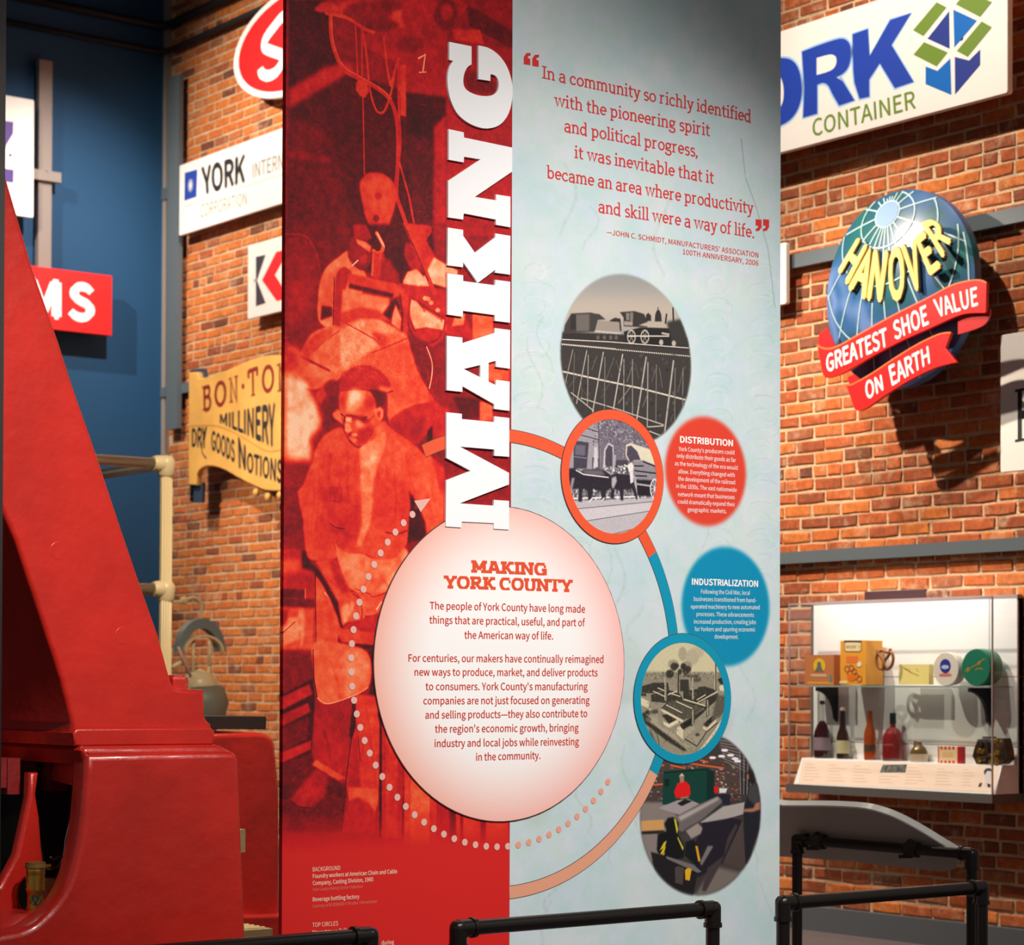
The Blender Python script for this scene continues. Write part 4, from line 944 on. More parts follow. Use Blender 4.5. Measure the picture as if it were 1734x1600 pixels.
    c.a += (vnoise(c.H, c.W, 1.6, 31)[..., None] - .5) * .10
    return c, c.a

def factory_art(ctr, R):
    c = Canvas(BP, ctr[0] - R, ctr[0] + R, ctr[1] - R, ctr[1] + R, 900, 3, (.80, .76, .62))
    z = Z(1070, 1070, 6.956); P = c.poly; Ln = c.line; E = c.ell
    S = lambda b: (b, b * .94, b * .80)
    P(z((100, 470), (1130, 480), (1130, 720), (100, 700)), S(.56), 3)
    P(z((90, 640), (1130, 680), (1130, 1460), (90, 1460)), S(.58), 2)
    for x, y, rx, ry, b, a in ((590, 260, 7, 12, .62, .8), (700, 300, 12, 13, .68, .8), (760, 240, 12, 10, .70, .7), (640, 400, 9, 8, .55, .8), (480, 380, 9, 8, .55, .7), (650, 440, 6, 6, .22, 1), (600, 410, 5, 6, .2, 1), (625, 470, 5, 5, .2, 1), (440, 495, 7, 7, .2, 1), (490, 410, 6, 7, .24, 1), (520, 400, 4, 4, .2, 1), (560, 470, 4, 5, .22, 1), (750, 550, 9, 6, .3, .9), (640, 520, 6, 2, .3, .9), (700, 520, 10, 2, .3, .9)):
        E(1070 + x / 6.956, 1070 + y / 6.956, rx, ry, S(b), 2, a)
    for i in range(240):
        x = rng.uniform(120, 1110); y = rng.uniform(470, 560); E(1070 + x / 6.956, 1070 + y / 6.956, rng.uniform(.6, 1.6), rng.uniform(.5, 1.4), S(rng.choice([.3, .45, .7])), .7, .7, 6)
    def roof(p, b, w=.86):
        P(z(*p), S(b), .8)
    for p in (((110, 640), (240, 600), (420, 600), (430, 680), (240, 720), (110, 720)), ((220, 740), (420, 680), (560, 730), (600, 800), (430, 840), (220, 820)), ((560, 560), (660, 560), (670, 700), (560, 700)), ((600, 700), (880, 650), (1000, 690), (780, 850), (600, 790)), ((770, 650), (860, 640), (870, 680), (780, 690)), ((100, 720), (160, 720), (160, 760), (100, 750))):
        roof(p, .22)
    roof(((410, 830), (540, 790), (860, 880), (700, 1000), (600, 1040), (340, 900)), .32); roof(((870, 780), (1010, 720), (1000, 800), (900, 880), (700, 1100), (580, 1140), (560, 1090), (850, 900)), .20)
    roof(((345, 980), (440, 960), (540, 1020), (430, 1080)), .18); roof(((565, 1100), (690, 1030), (730, 1060), (600, 1150)), .14); roof(((830, 1090), (940, 990), (990, 1010), (880, 1120)), .16)
    roof(((1000, 560), (1070, 520), (1100, 560), (1100, 620), (1040, 620)), .2)
    for p, b in ((((340, 900), (600, 1040), (590, 1070), (340, 930)), .86), (((360, 1050), (430, 1085), (540, 1030), (540, 1070), (430, 1130), (370, 1090)), .88), (((520, 1130), (560, 1110), (600, 1160), (600, 1270), (520, 1200)), .84), (((600, 1170), (730, 1090), (730, 1150), (600, 1260)), .66), (((730, 1040), (1000, 820), (1000, 880), (740, 1110)), .58), (((830, 1110), (880, 1130), (985, 1020), (990, 1060), (880, 1170), (830, 1140)), .84), (((1020, 640), (1060, 620), (1095, 660), (1090, 700), (1030, 690)), .86), (((100, 770), (200, 820), (190, 900), (100, 860)), .84), (((200, 900), (300, 930), (290, 980), (200, 960)), .8)):
        P(z(*p), S(b), .8)
    for q in ((250, 700, 400, 770), (400, 860, 580, 950), (520, 820, 700, 900), (440, 720, 560, 760), (300, 660, 370, 690), (420, 740, 520, 700), (770, 830, 1000, 700), (760, 800, 860, 740), (600, 790, 860, 870)): Ln(z((q[0], q[1]), (q[2], q[3])), 1.6, S(.85))
    for q in ((540, 800, 880, 900), (420, 830, 340, 900), (600, 720, 610, 790)): Ln(z((q[0], q[1]), (q[2], q[3])), 1.2, S(.15))
    for x, y0, y1, wd, b in ((390, 540, 800, 3.6, .55), (540, 490, 720, 3.4, .25), (978, 355, 680, 4, .42), (715, 540, 790, 2.6, .55)): Ln(z((x, y0), (x, y1)), wd, S(b)); Ln(z((x - 9, y0), (x - 9, y1)), 1.0, S(.82 if b > .3 else .5))
    for x, y in ((710, 940), (885, 830)):
        P(z((x - 16, y + 180), (x - 14, y), (x, y - 50), (x + 16, y), (x + 18, y + 150)), S(.34), .8); Ln(z((x, y - 20), (x + 2, y + 150)), 1.4, S(.8))
    P(z((120, 1010), (300, 1130), (500, 1280), (650, 1400), (600, 1400), (400, 1280), (150, 1080)), S(.20), 1.5)
    P(z((120, 960), (290, 1010), (320, 1100), (500, 1200), (560, 1290), (700, 1360), (640, 1360), (330, 1150)), S(.66), 1.5)
    P(z((640, 1250), (830, 1160), (860, 1200), (760, 1340)), S(.62), 1); Ln(z((620, 1260), (760, 1345), (870, 1180), (1000, 1070)), 1.6, S(.2)); E(1070 + 765 / 6.956, 1070 + 1210 / 6.956, 4, 3, S(.3), 1)
    Ln(z((800, 1400), (950, 1200), (1110, 960)), 4, S(.84)); Ln(z((320, 1350), (290, 1200), (230, 1130)), 1.6, S(.3)); P(z((200, 1130), (230, 1200), (320, 1390), (210, 1260)), S(.30), 3)
    P(z((1000, 740), (1120, 760), (1120, 880), (1030, 1000), (930, 1060), (960, 900)), S(.36), 3)
    for x, y in ((240, 940), (180, 950), (130, 980), (270, 940), (160, 1010), (190, 1030)): E(1070 + x / 6.956, 1070 + y / 6.956, 5, 4, S(rng.choice([.2, .3, .4])), 1.5)
    for i in range(560):
        x = rng.uniform(100, 1120); y = rng.uniform(580, 1440); E(1070 + x / 6.956, 1070 + y / 6.956, rng.uniform(.4, 1.3), rng.uniform(.4, 1.2), S(rng.choice([.14, .25, .8, .9, .5])), .6, .5, 6)
    c.a += (vnoise(c.H, c.W, 1.5, 32)[..., None] - .5) * .10
    return c, c.a
# ------------------------------------------------------------------ the room
WX, WY = 9.0, 0.0
cy_ = PX(WX).at(281, 900).y           # corner between brick wall and blue wall
WY = cy_
def box(name, lo, hi, m, parent=None):
    b = MB(); b.box(lo, hi); return b.build(name, m, parent)
tag(box('floor', (-6, -3, -0.1), (WX + .3, WY + .3, 0), M['carpet']), kind='structure')
tag(box('ceiling', (-6, -3, 7.3), (WX + .3, WY + .3, 7.4), M['black']), kind='structure')
tag(box('wall_back', (-6, WY, 0), (WX + .3, WY + .2, 7.3), M['blue']), kind='structure')
y0w = 5.6
wall = tag(box('wall_right', (WX, y0w, 0), (WX + .25, WY, 7.3), M['mortar']), kind='structure')
tag(box('baseboard_right', (WX - .05, y0w, 0), (WX + .02, WY, PX(WX - .05).at(1500, 1549).z), M['base']), kind='structure')

def brick_mesh(L_, H_, seed, D=0.008):
    r = random.Random(seed); j = lambda a: r.uniform(-a, a); c = 0.005
    pts = []
    for x, e in ((0, 0), (-D * .55, 0), (-D, c)):
        for (y, z) in ((-L_ / 2 + e, -H_ / 2 + e), (0, -H_ / 2 + e), (L_ / 2 - e, -H_ / 2 + e), (L_ / 2 - e, H_ / 2 - e), (0, H_ / 2 - e), (-L_ / 2 + e, H_ / 2 - e)):
            k = 0.0055 if e else 0.003
            pts.append((x + j(.0015) if x else 0, y + j(k) * 1.4, z + j(k)))
    fs = []
    for s in range(2):
        for i in range(6):
            a = s * 6 + i; b = s * 6 + (i + 1) % 6; fs.append((a, a + 6, b + 6, b))
    fs.append((12, 17, 16, 13)); fs.append((13, 16, 15, 14))
    return pts, [f for f in fs]
PITCHL, PITCHH = 0.222, 0.0725
NV = 12
protos = {}
for kind, L_ in (('s', .207), ('h', .097)):
    for s in range(NV):
        pts, fs = brick_mesh(L_ - .004 * (s % 3), .0575 - .0012 * (s % 4), 100 + s + (50 if kind == 'h' else 0))
        me = bpy.data.meshes.new('brick'); me.from_pydata(pts, [], fs); me.materials.append(M['brick']); protos[kind, s] = (me, pts, fs)
def proj(p):
    d = Vector(p) - EYE; zc = d.dot(fwd); return 867 + F * d.dot(CRT) / zc, 800 + SHIFT * 1734 - F * d.dot(CUP) / zc, zc
near = []; bulk = MB(); btone = []
row = 0; z = 0.17
while z < 7.2:
    head = row % 7 == 5
    pl_ = PITCHL / 2 if head else PITCHL
    y = y0w + (0.0 if row % 2 else PITCHL / 2) + random.uniform(-.02, .02) + (.055 if head else 0)
    while y < WY - .04:
        if y - pl_ / 2 > y0w:
            zz = z + random.uniform(-.0025, .0025); pos = (WX, y + random.uniform(-.003, .003), zz)
            px, py, dd = proj(pos)
            vis = 1316 < px < 1745 and -12 < py < 1570
            if vis and px > 1385 and 1030 < py < 1345: vis = False
            if vis and py < 60 + (1700 - px) * .25 and px < 1700 and py > -60: vis = False
            near.append((dd if vis else 99 + dd, 'h' if head else 's', pos, rng.integers(0, NV)))
        y += pl_
    row += 1; z += PITCHH
near.sort(key=lambda q: q[0] - (0 if q[1] == 's' else -1.2))
for i, (dd, kd, pos, s) in enumerate(near):
    me, pts, fs = protos[kd, s]
    if i < 298:
        o = bpy.data.objects.new('brick', me); COL.objects.link(o); o.parent = wall; o.location = Vector(pos) - wall.location
    else:
        bulk.add([(pos[0] + a, pos[1] + b, pos[2] + c) for a, b, c in pts], fs)
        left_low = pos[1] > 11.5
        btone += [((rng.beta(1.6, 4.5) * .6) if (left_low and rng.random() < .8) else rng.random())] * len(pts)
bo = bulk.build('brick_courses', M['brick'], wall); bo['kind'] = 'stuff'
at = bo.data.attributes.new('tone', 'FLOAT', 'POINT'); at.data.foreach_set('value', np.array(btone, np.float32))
tag(box('trim_1', (WX - .05, WY - .05, 0), (WX, WY, 7.3), flat('corner_bead', (150, 140, 132), .7)), kind='structure')

# conduits high on the walls
bwp = PY(WY - .06); brp = PX(WX - .07)
for (a, b, r, lab) in ((Z(0, 0, 1)((-40, 2), (281, 46)), [(281, 46), (430, -12)], .035, 'upper dark conduit running along the blue wall and onto the brick'),
                  (Z(0, 0, 1)((-40, 27), (281, 90)), [(281, 90), (470, 12)], .026, 'lower dark conduit running along the blue wall and onto the brick')):
    q = MB(); p0 = bwp.at(*a[0]); p1 = bwp.at(*a[1]); zc = p1.z
    q.sweep([(p0.x, WY - .06, zc), (WX - .16, WY - .06, zc), (WX - .08, WY - .1, zc), (WX - .07, WY - .2, zc), (WX - .07, 8.0, zc)], r, 8)
    tag(q.build('conduit', M['blackiron'], None, True), lab, 'pipe')

# ------------------------------------------------------------------ steel frames that carry the signs
RP = PX(WX - .06)
fr = thing('mounting_frame', 'grey steel sign-mounting frame bolted across the brick wall', 'frame', (WX - .03, 10, 1.2))
def hbar(px, y_top, y_bot, ya, yb, name='rail'):
    z1 = RP.at(px, y_top).z; z0 = RP.at(px, y_bot).z
    return box(name, (WX - .06, ya, z0), (WX - .02, yb, z1), M['steel'], fr)
yl = RP.at(268, 500).y
hbar(1533, 385 + 5, 410 + 5, y0w, yl); hbar(1533, 922, 943, y0w, 9.9); hbar(290, 314, 334, y0w, yl)
yp0, yp1 = RP.at(308, 600).y, RP.at(289, 600).y
box('post', (WX - .1, yp0, RP.at(298, 727).z), (WX - .06, yp1, RP.at(298, 132).z), M['steel'], fr)
fb = thing('mounting_frame', 'warm grey steel frame on the blue wall behind the purple Z sign', 'frame', (5, WY - .05, 1.2))
Q = PY(WY - .1)
a = Q.at(67, 100); b = Q.at(85, 700)
box('post', (a.x, WY - .1, b.z), (b.x, WY - .04, a.z), M['bluesteel'], fb)
a = Q.at(30, 286); b = Q.at(100, 312)
box('rail', (Q.at(-60, 290).x, WY - .14, Q.at(80, 308).z), (b.x, WY - .10, Q.at(80, 291).z), M['bluesteel'], fb)
for py in (290, 560): 
    q = MB(); c = Q.at(76, py); q.lathe([(.012, 0), (.012, .008)], (c.x, WY - .1 - (.04 if py == 290 else 0), c.z), 8, (0, -1, 0)); q.build('bolt', M['bluesteel'], fb)

# ------------------------------------------------------------------ banner
ban = thing('exhibit_banner', 'tall freestanding exhibit banner, red photo half and pale aqua half', 'banner', ((bl + br) / 2, BY, 0))
cvr, rgb = red_art()
imr = cvr.image('red_print', rgb)
M['redprint'] = print_mat('red_photo_print', imr, .5, .22)
box('backing', (bl + .05, BY + .022, 0.0), (br - .01, BY + .06, btop), flat('dark_backing', (60, 60, 64)), ban)
rp = cvr.sheet('photo_panel', [(bl, bbot), (seam, bbot), (seam, btop), (bl, btop)], 0, M['redprint'], ban, .02)
rp['label'] = 'red duotone photograph of foundry workers, one man in an apron'
cva, rgba = aqua_art()
M['aquaprint'] = print_mat('aqua_print', cva.image('aqua_print', rgba), .38, .35)
ap = cva.sheet('text_panel', [(seam + .001, bbot), (br, bbot), (br, btop), (seam + .001, btop)], 0, M['aquaprint'], ban, .02)
ap['label'] = 'pale aqua panel with red quotation and round pictures'
q = MB()
for x in (bl + .2, br - .35): q.box((x, BY + .06, 0), (x + .06, BY + .12, 2.2)); 
q.box((bl + .06, BY + .03, 0), (br - .02, BY + .12, .1)); q.build('stand', M['blackiron'], ban)

# central disc
C0 = BP.uv(852.5, 1124); RD = (BP.uv(1064.5, 1124)[0] - BP.uv(640.5, 1124)[0]) / 2
k_ = RD / 260.0                       # plane metres per photo pixel, vertical
cvd = Canvas(BP, C0[0] - RD, C0[0] + RD, C0[1] - RD, C0[1] + RD, 300, 3, 1.0)
yy, xx = np.mgrid[0:cvd.H, 0:cvd.W]; rr = np.hypot((xx + .5) / cvd.W - .5, (yy + .5) / cvd.H - .5) * 2
t = np.clip((rr - .55) / .45, 0, 1) ** 1.5; lft = np.clip(.5 - ((xx + .5) / cvd.W - .5), 0, 1)
cvd.a[..., 0] = .96 + .0 * t - .02 * t * lft; cvd.a[..., 1] = .955 - .22 * t - .04 * t * lft; cvd.a[..., 2] = .95 - .24 * t - .08 * t * lft
M['discprint'] = print_mat('pale_disc_print', cvd.image('disc_print', cvd.a), .6, .25)
plate('disc_edge', BP, [circ(C0, RD)], .0045, .0044, flat('dark_edge', (84, 60, 62)), ban, 0, False)
dp = cvd.sheet('text_disc', circ(C0, RD - .003, 96), .0055, M['discprint'], ban, .0054)
dp['label'] = 'white disc fading to pink with red text'

# ring bands and dotted circle, concentric with the disc
ORG = flat('ring_orange', (232, 84, 44), .5); TEAL = flat('ring_teal', (0, 146, 178), .4); SALM = flat('ring_salmon', (226, 160, 130), .4); EDG = flat('ring_edge', (70, 60, 62))
def ang(px, py): u, v = BP.uv(px, py); return math.atan2(v - C0[1], u - C0[0])
R1, R0 = BP.uv(860, 1124)[1], 0
ro = C0[1] - BP.uv(860, 1522)[1]; ri = C0[1] - BP.uv(860, 1501)[1]
def band(a0, a1, m, name='ring_band', off=.0012):
    o = circ(C0, ro, 60, a0, a1); i = circ(C0, ri, 60, a0, a1)
    plate('ring_edge', BP, [circ(C0, ro + .0022, 60, a0, a1) + circ(C0, ri - .0022, 60, a0, a1)[::-1]], off - .0006, 0, EDG, ban, 0, False)
    return plate(name, BP, [o + i[::-1]], off, 0, m, ban, 0, False)
aL = ang(716, 760); aw = ang(1117, 930); af = ang(1120, 1318)
band(aw, aL, ORG); band(af, aw, TEAL); band(-math.acos((seam - C0[0]) / ro), af, SALM)
rdot = C0[1] - BP.uv(860, 1433)[1]
a = ang(695, 866); a_end = ang(1033, 1328) + 2 * math.pi; n = 0
dl, dr = MB(), MB()
st = (a_end - a) / round((a_end - a) / .0742)
while a < a_end + .01:
    u, v = C0[0] + rdot * math.cos(a), C0[1] + rdot * math.sin(a)
    vs, fs = shape2d([circ((u, v), .0118, 14)])
    (dl if u < seam else dr).add([BP.pt(x, y, .0015) for x, y, _ in vs], fs); a += st
dl.add([BP.at(*p, .0015) for p in ((701, 848), (729, 844), (712, 867))], [(0, 1, 2)])
o = dl.build('dotted_arc', flat('dot_pink', (226, 178, 166)), ban); o['kind'] = 'stuff'
o = dr.build('dotted_arc', flat('dot_salmon', (232, 160, 138)), ban); o['kind'] = 'stuff'

# framed round photographs
def ringphoto(xl, xr, cy, wpx, art, col, name, lab):
    cc = BP.uv((xl + xr) / 2, cy); R = (BP.uv(xr, cy)[0] - BP.uv(xl, cy)[0]) / 2; wd = R * wpx
    plate('ring_edge', BP, [circ(cc, R + .0025)], .0022, 0, EDG, ban, 0, False)
    plate('ring_frame', BP, [circ(cc, R), circ(cc, R - wd)], .004, .003, col, ban, 0, False)
    cv, a = art(cc, R - wd + .002)
    m_ = print_mat(name, cv.image(name, a), .4, .4)
    o = cv.sheet('round_photo', circ(cc, R - wd + .001, 72), .003, m_, ban); o['label'] = lab
ringphoto(951, 1124, 807, .145, wagon_art, ORG, 'wagon_print', 'grey photograph of oxen pulling a covered wagon')
ringphoto(1074, 1238, 1183, .135, factory_art, TEAL, 'factory_print', 'sepia aerial picture of a factory with chimneys')

# big cut-out letters, reading upwards
zA, zB = Z(470, 0, 4), Z(470, 380, 4)
z1, z2, z3 = Z(740, 360, 8), Z(740, 540, 8), Z(740, 700, 7.62)
Gp = zA((1152, 288), (1303, 318), (1303, 440)) + catmull(zA((1303, 440), (1275, 460), (1253, 505), (1247, 560), (1262, 605), (1310, 637), (1370, 653), (1430, 652), (1472, 630), (1487, 590), (1482, 545), (1462, 515), (1431, 506)), 3) + \
     zA((1430, 552), (1350, 540), (1350, 312)) + catmull(zA((1350, 312), (1420, 330), (1490, 380), (1545, 460), (1576, 560), (1580, 650), (1562, 750), (1520, 825), (1460, 865), (1380, 872), (1290, 840), (1215, 782), (1170, 705), (1147, 620), (1141, 530), (1153, 460), (1180, 417)), 4) + zA((1152, 408),)
glyphs = [
 ('G', [Gp]),
 ('N', [zA((1148, 878), (1250, 900), (1252, 935), (1578, 1003), (1578, 1165), (1325, 1337), (1470, 1360), (1468, 1320), (1566, 1335), (1566, 1542), (1468, 1525), (1468, 1490), (1250, 1448), (1246, 1490), (1145, 1475), (1145, 1228), (1365, 1082), (1252, 1065), (1250, 1103), (1148, 1085))]),
 ('K arms', [z1((125, 208), (332, 240), (332, 318), (492, 550), (768, 340), (768, 288), (972, 320), (968, 845), (765, 818), (768, 778), (532, 955), (332, 678), (330, 745), (120, 718))]),
 ('K stem', [z1((120, 825), (332, 855), (332, 932), (765, 990), (768, 915), (970, 942), (966, 1495), (762, 1470), (762, 1392), (330, 1335), (325, 1415), (118, 1385))]),
 ('A', [z2((112, 232), (322, 258), (322, 332), (762, 192), (762, 128), (968, 155), (966, 678), (776, 652), (776, 572), (676, 598), (676, 852), (775, 902), (778, 828), (962, 852), (960, 1248), (752, 1222), (752, 1158), (322, 915), (322, 992), (110, 970)), z2((340, 682), (565, 628), (565, 795))]),
 ('M', [z3((100, 30), (100, -12), (300, 8), (300, 75), (718, 115), (718, 40), (912, 62), (910, 562), (718, 548), (718, 468), (272, 430), (908, 770), (908, 918), (272, 1162), (712, 1192), (712, 1118), (908, 1130), (908, 1502), (712, 1490), (712, 1418), (298, 1398), (292, 1474), (92, 1460), (98, 865), (415, 742), (100, 578))]),
]
EDGL = flat('letter_edge', (150, 110, 116))
for nm, paths in glyphs:
    o = plate('letter', BP, paths, .0095, .009, M['panelwhite'], ban)
    o['label'] = 'raised white letter %s, lying on its side' % nm if nm[0] != 'K' else ('raised white arms of the letter K' if 'arms' in nm else 'raised white stem of the letter K')

# print on the disc and panels
T = Text(BP, .0059)
d1, d2 = Z(680, 930, 4.563), Z(680, 1100, 4.563)
BOLD = (.24, 1.05)
T.quad('MAKING', *d1((530, 180), (1115, 204), (1115, 106), (530, 84)), glyphs=BOLD, wd=.25)
T.quad('YORK COUNTY', *d1((318, 302), (1315, 332), (1315, 236), (318, 202)), glyphs=BOLD, wd=.25)
T.build(flat('print_orange', (226, 78, 40)), dp)
T = Text(BP, .0059)
for zz, s, x0, y0, x1, y1 in ((d1, 'The people of York County have long made', 210, 463, 1410, 490), (d1, 'things that are practical, useful, and part of', 207, 573, 1410, 595), (d1, 'the American way of life.', 477, 690, 1163, 697),
    (d2, 'For centuries, our makers have continually reimagined', 45, 92, 1552, 102), (d2, 'new ways to produce, market, and deliver products', 92, 200, 1507, 205), (d2, "to consumers. York County's manufacturing", 177, 312, 1430, 312),
    (d2, 'companies are not just focused on generating', 160, 422, 1445, 418), (d2, 'and selling products\u2014they also contribute to', 175, 532, 1427, 520), (d2, "the region's economic growth, bringing", 250, 640, 1360, 630),
    (d2, 'industry and local jobs while reinvesting', 247, 752, 1363, 737), (d2, 'in the community.', 567, 857, 1065, 843)):
    T.line(s, *zz((x0, y0), (x1, y1)), 12.3, heavy=.014)
T.build(flat('print_red', (198, 44, 28)), dp)
RED = flat('quote_red', (212, 42, 40))
T = Text(BP, .0008); e = Z(860, 0, 3.479)
QS = (.085, 1.0)
for s, x0, y0, x1, y1 in (('In a community so richly identified', 200, 460, 1430, 722), ('with the pioneering spirit', 272, 622, 1190, 803), ('and political progress,', 332, 775, 1118, 925), ('it was inevitable that it', 392, 930, 1213, 1083), ('became an area where productivity', 228, 1048, 1447, 1262), ('and skill were a way of life.', 533, 1250, 1450, 1403)):
    T.line(s, *e((x0, y0), (x1, y1)), 21, glyphs=QS, wd=.115)
T.build(RED, ap)
T = Text(BP, .0008)
for cx in (0, 50):      # opening and closing marks as solid shapes
    p = e((93 + cx, 378 + cx * .2), (93 + cx, 335 + cx * .2), (108 + cx, 313 + cx * .2), (133 + cx, 312 + cx * .2), (133 + cx, 326 + cx * .2), (118 + cx, 332 + cx * .2), (117 + cx, 342 + cx * .2), (131 + cx, 347 + cx * .2), (131 + cx, 384 + cx * .2))
    vs, fs = shape2d([[BP.uv(*q) for q in p]]); T.add([BP.pt(u, v, .001) for u, v, _ in vs], fs)
    cx *= .88
    p = e((1494 + cx, 1294), (1494 + cx, 1338), (1482 + cx, 1358), (1460 + cx, 1362), (1460 + cx, 1347), (1472 + cx, 1342), (1474 + cx, 1330), (1459 + cx, 1328), (1459 + cx, 1291))
    vs, fs = shape2d([[BP.uv(*q) for q in p]]); T.add([BP.pt(u, v, .001) for u, v, _ in vs], fs)
T.line("\u2014JOHN C. SCHMIDT, MANUFACTURERS' ASSOCIATION", *e((582, 1380), (1475, 1518)), 8.6, heavy=.008); T.line('100TH ANNIVERSARY, 2006', *e((1030, 1497), (1475, 1566)), 8.6, heavy=.008)
T.build(RED, ap)
T = Text(BP, .0010); e = Z(860, 440, 3.479); e2 = Z(860, 880, 3.479)
T.line('DISTRIBUTION', *e((1013, 1075), (1325, 1098)), 10.4, heavy=.03)
for s, x0, y0, x1, y1 in (("York County's producers could", 1005, 1125, 1333, 1147), ('only distribute their goods as far', 993, 1165, 1342, 1192), ('as the technology of the era would', 983, 1210, 1352, 1237), ('allow. Everything changed with', 1003, 1257, 1335, 1280), ('the development of the railroad', 1002, 1300, 1337, 1323), ('in the 1830s. The vast nationwide', 990, 1343, 1347, 1368), ('network meant that businesses', 1002, 1392, 1335, 1410), ('could dramatically expand their', 1000, 1435, 1337, 1453), ('geographic markets.', 1058, 1482, 1287, 1493)):
    T.line(s, *e((x0, y0), (x1, y1)), 6.9)
T.line('INDUSTRIALIZATION', *e2((1083, 382), (1473, 395)), 10.2, heavy=.03)
for s, x0, y0, x1, y1 in (('Following the Civil War, local', 1137, 435, 1425, 443), ('businesses transitioned from hand-', 1095, 478, 1462, 487), ('operated machinery to new automated', 1077, 523, 1482, 528), ('processes. These advancements', 1110, 567, 1448, 573), ('increased production, creating jobs', 1095, 612, 1460, 615), ('for Yorkers and spurring economic', 1100, 656, 1457, 659), ('development.', 1217, 700, 1357, 702)):
    T.line(s, *e2((x0, y0), (x1, y1)), 6.9)
T.build(flat('print_white', (250, 246, 244)), ap)
T = Text(BP, .0010); e = Z(470, 1150, 3.556)
T.line('BACKGROUND', *e((211, 1158), (376, 1148)), 7.2)
T.line('Foundry workers at American Chain and Cable', *e((211, 1198), (719, 1168)), 6.8, heavy=.01); T.line('Company, Casting Division, 1960', *e((211, 1240), (574, 1216)), 6.8, heavy=.01)
T.line('Beverage bottling factory', *e((211, 1338), (491, 1320)), 6.8, heavy=.01); T.line('TOP CIRCLES', *e((209, 1492), (363, 1482)), 7.2); T.line('Stewartstown Railro', *e((208, 1537), (432, 1522)), 6.8, heavy=.01)
T.line('during', *e((625, 1599), (700, 1594)), 6.8, heavy=.01)
T.build(flat('print_cream', (250, 214, 190)), rp)
T = Text(BP, .0010)
T.line('York County History Center Collection', *e((211, 1276), (512, 1256)), 5.2, shear=.25); T.line('Courtesy of ID 8589938 \u00a9 Picsfive / Dreamstime', *e((210, 1376), (597, 1346)), 5.2, shear=.25)
T.build(flat('print_faint', (226, 130, 110)), rp)
# ------------------------------------------------------------------ signs on the brick wall
S1 = PX(WX - .12)
def rectsign(pl, TLz, BRz, ul, ur, thick, m, parent, r=.012, name='board'):
    """rounded board: z from photo, u limits in plane metres"""
    u0, u1, v0, v1 = ul, ur, BRz, TLz
    P = []
    for cx, cz, a in ((u1 - r, v1 - r, 0), (u0 + r, v1 - r, 90), (u0 + r, v0 + r, 180), (u1 - r, v0 + r, 270)):
        P += arcp(cx, cz, r, r, a, a + 90, 4)
    return plate(name, pl, [P], 0, thick, m, parent, .003, False)
def sign(label, pl, px, py, cat='sign', name='wall_sign'):
    p = pl.at(px, py); return thing(name, label, cat, p)
def standoffs(t, pl, pts, d):
    for u, v in pts:
        q = MB(); q.lathe([(.012, 0), (.012, d)], pl.pt(u, v, -d), 8, pl.n); q.build('standoff', M['steel'], t)

# red oval
S0 = PX(WX - .20)
t = sign('red oval sign with a white rim and a white script S, high on the brick', S0, 470, 90, name='oval_sign')
c = S0.uv(498, 66); Ru = (c[0] - S0.uv(395, 66)[0]); Rv = 92 * (S0.uv(498, 56)[1] - S0.uv(498, 66)[1]) / 10
el = lambda k, n=64: [(c[0] + Ru * k * math.cos(6.2832 * i / n), c[1] + (Rv * k if k == 1 else Rv - Ru * (1 - k) * .55) * math.sin(6.2832 * i / n)) for i in range(n)]
plate('rim', S0, [el(1)], 0, .05, M['white'], t, .01, False)
plate('face', S0, [el(.90)], .004, .01, M['signred'], t, 0, False)
zz = Z(0, 0, 3.539)
pts = [S0.uv(*p) for p in catmull(zz((1790, 130), (1750, 95), (1700, 100), (1640, 170), (1595, 235), (1590, 285), (1640, 310), (1690, 330), (1695, 370), (1660, 430), (1610, 455), (1572, 440), (1565, 410)), 5)]
vs, fs = ribbon(pts, .085); obj('lettering', [S0.pt(u, v, .006) for u, v in vs], fs, M['panelwhite'], t)
standoffs(t, S0, [(c[0] - Ru * .5, c[1]), (c[0] + Ru * .5, c[1])], .15)
# white sign with the blue square
t = sign('long white sign with a small blue square, black YORK and thin grey words', S1, 395, 320)
u0, vt = S1.uv(304, 280.5); vb = S1.uv(304, 399)[1]
rectsign(S1, vt, vb, u0, S1.uv(640, 200)[0], .03, M['white'], t)
plate('emblem', S1, [zz((1108, 1035), (1183, 1015), (1178, 1180), (1105, 1203))], .001, 0, flat('emblem_blue', (34, 66, 160)), t, 0)
T = Text(S1, .002); cx, cz = S1.uv(323, 314)
for i in range(6):
    a = math.pi * i / 6; r_ = .042
    vs, fs = ribbon([(cx - r_ * math.cos(a), cz - r_ * 1.25 * math.sin(a)), (cx + r_ * math.cos(a), cz + r_ * 1.25 * math.sin(a))], .007)
    T.mb.add([S1.pt(u, v, .002 + i * .0001) for u, v in vs], fs)
T.build(M['white'], t)
T = Text(S1, .001); T.quad('YORK', *zz((1215, 1165), (1470, 1085), (1475, 930), (1205, 1010)), heavy=.035); T.build(M['ink'], t)
T = Text(S1, .001); T.quad('INTERNATIONAL', (428, 301.5), (547, 264), (547, 236), (428, 277), heavy=.006); T.quad('CORPORATION', *zz((1200, 1305), (1480, 1225), (1478, 1150), (1205, 1225)))
vs, fs = ribbon([S1.uv(312, 350), S1.uv(560, 268)], .004); T.add([S1.pt(u, v, .001) for u, v in vs], fs); T.build(flat('grey_ink', (128, 126, 130)), t)
standoffs(t, S1, [(u0 + .2, (vt + vb) / 2)], .09)
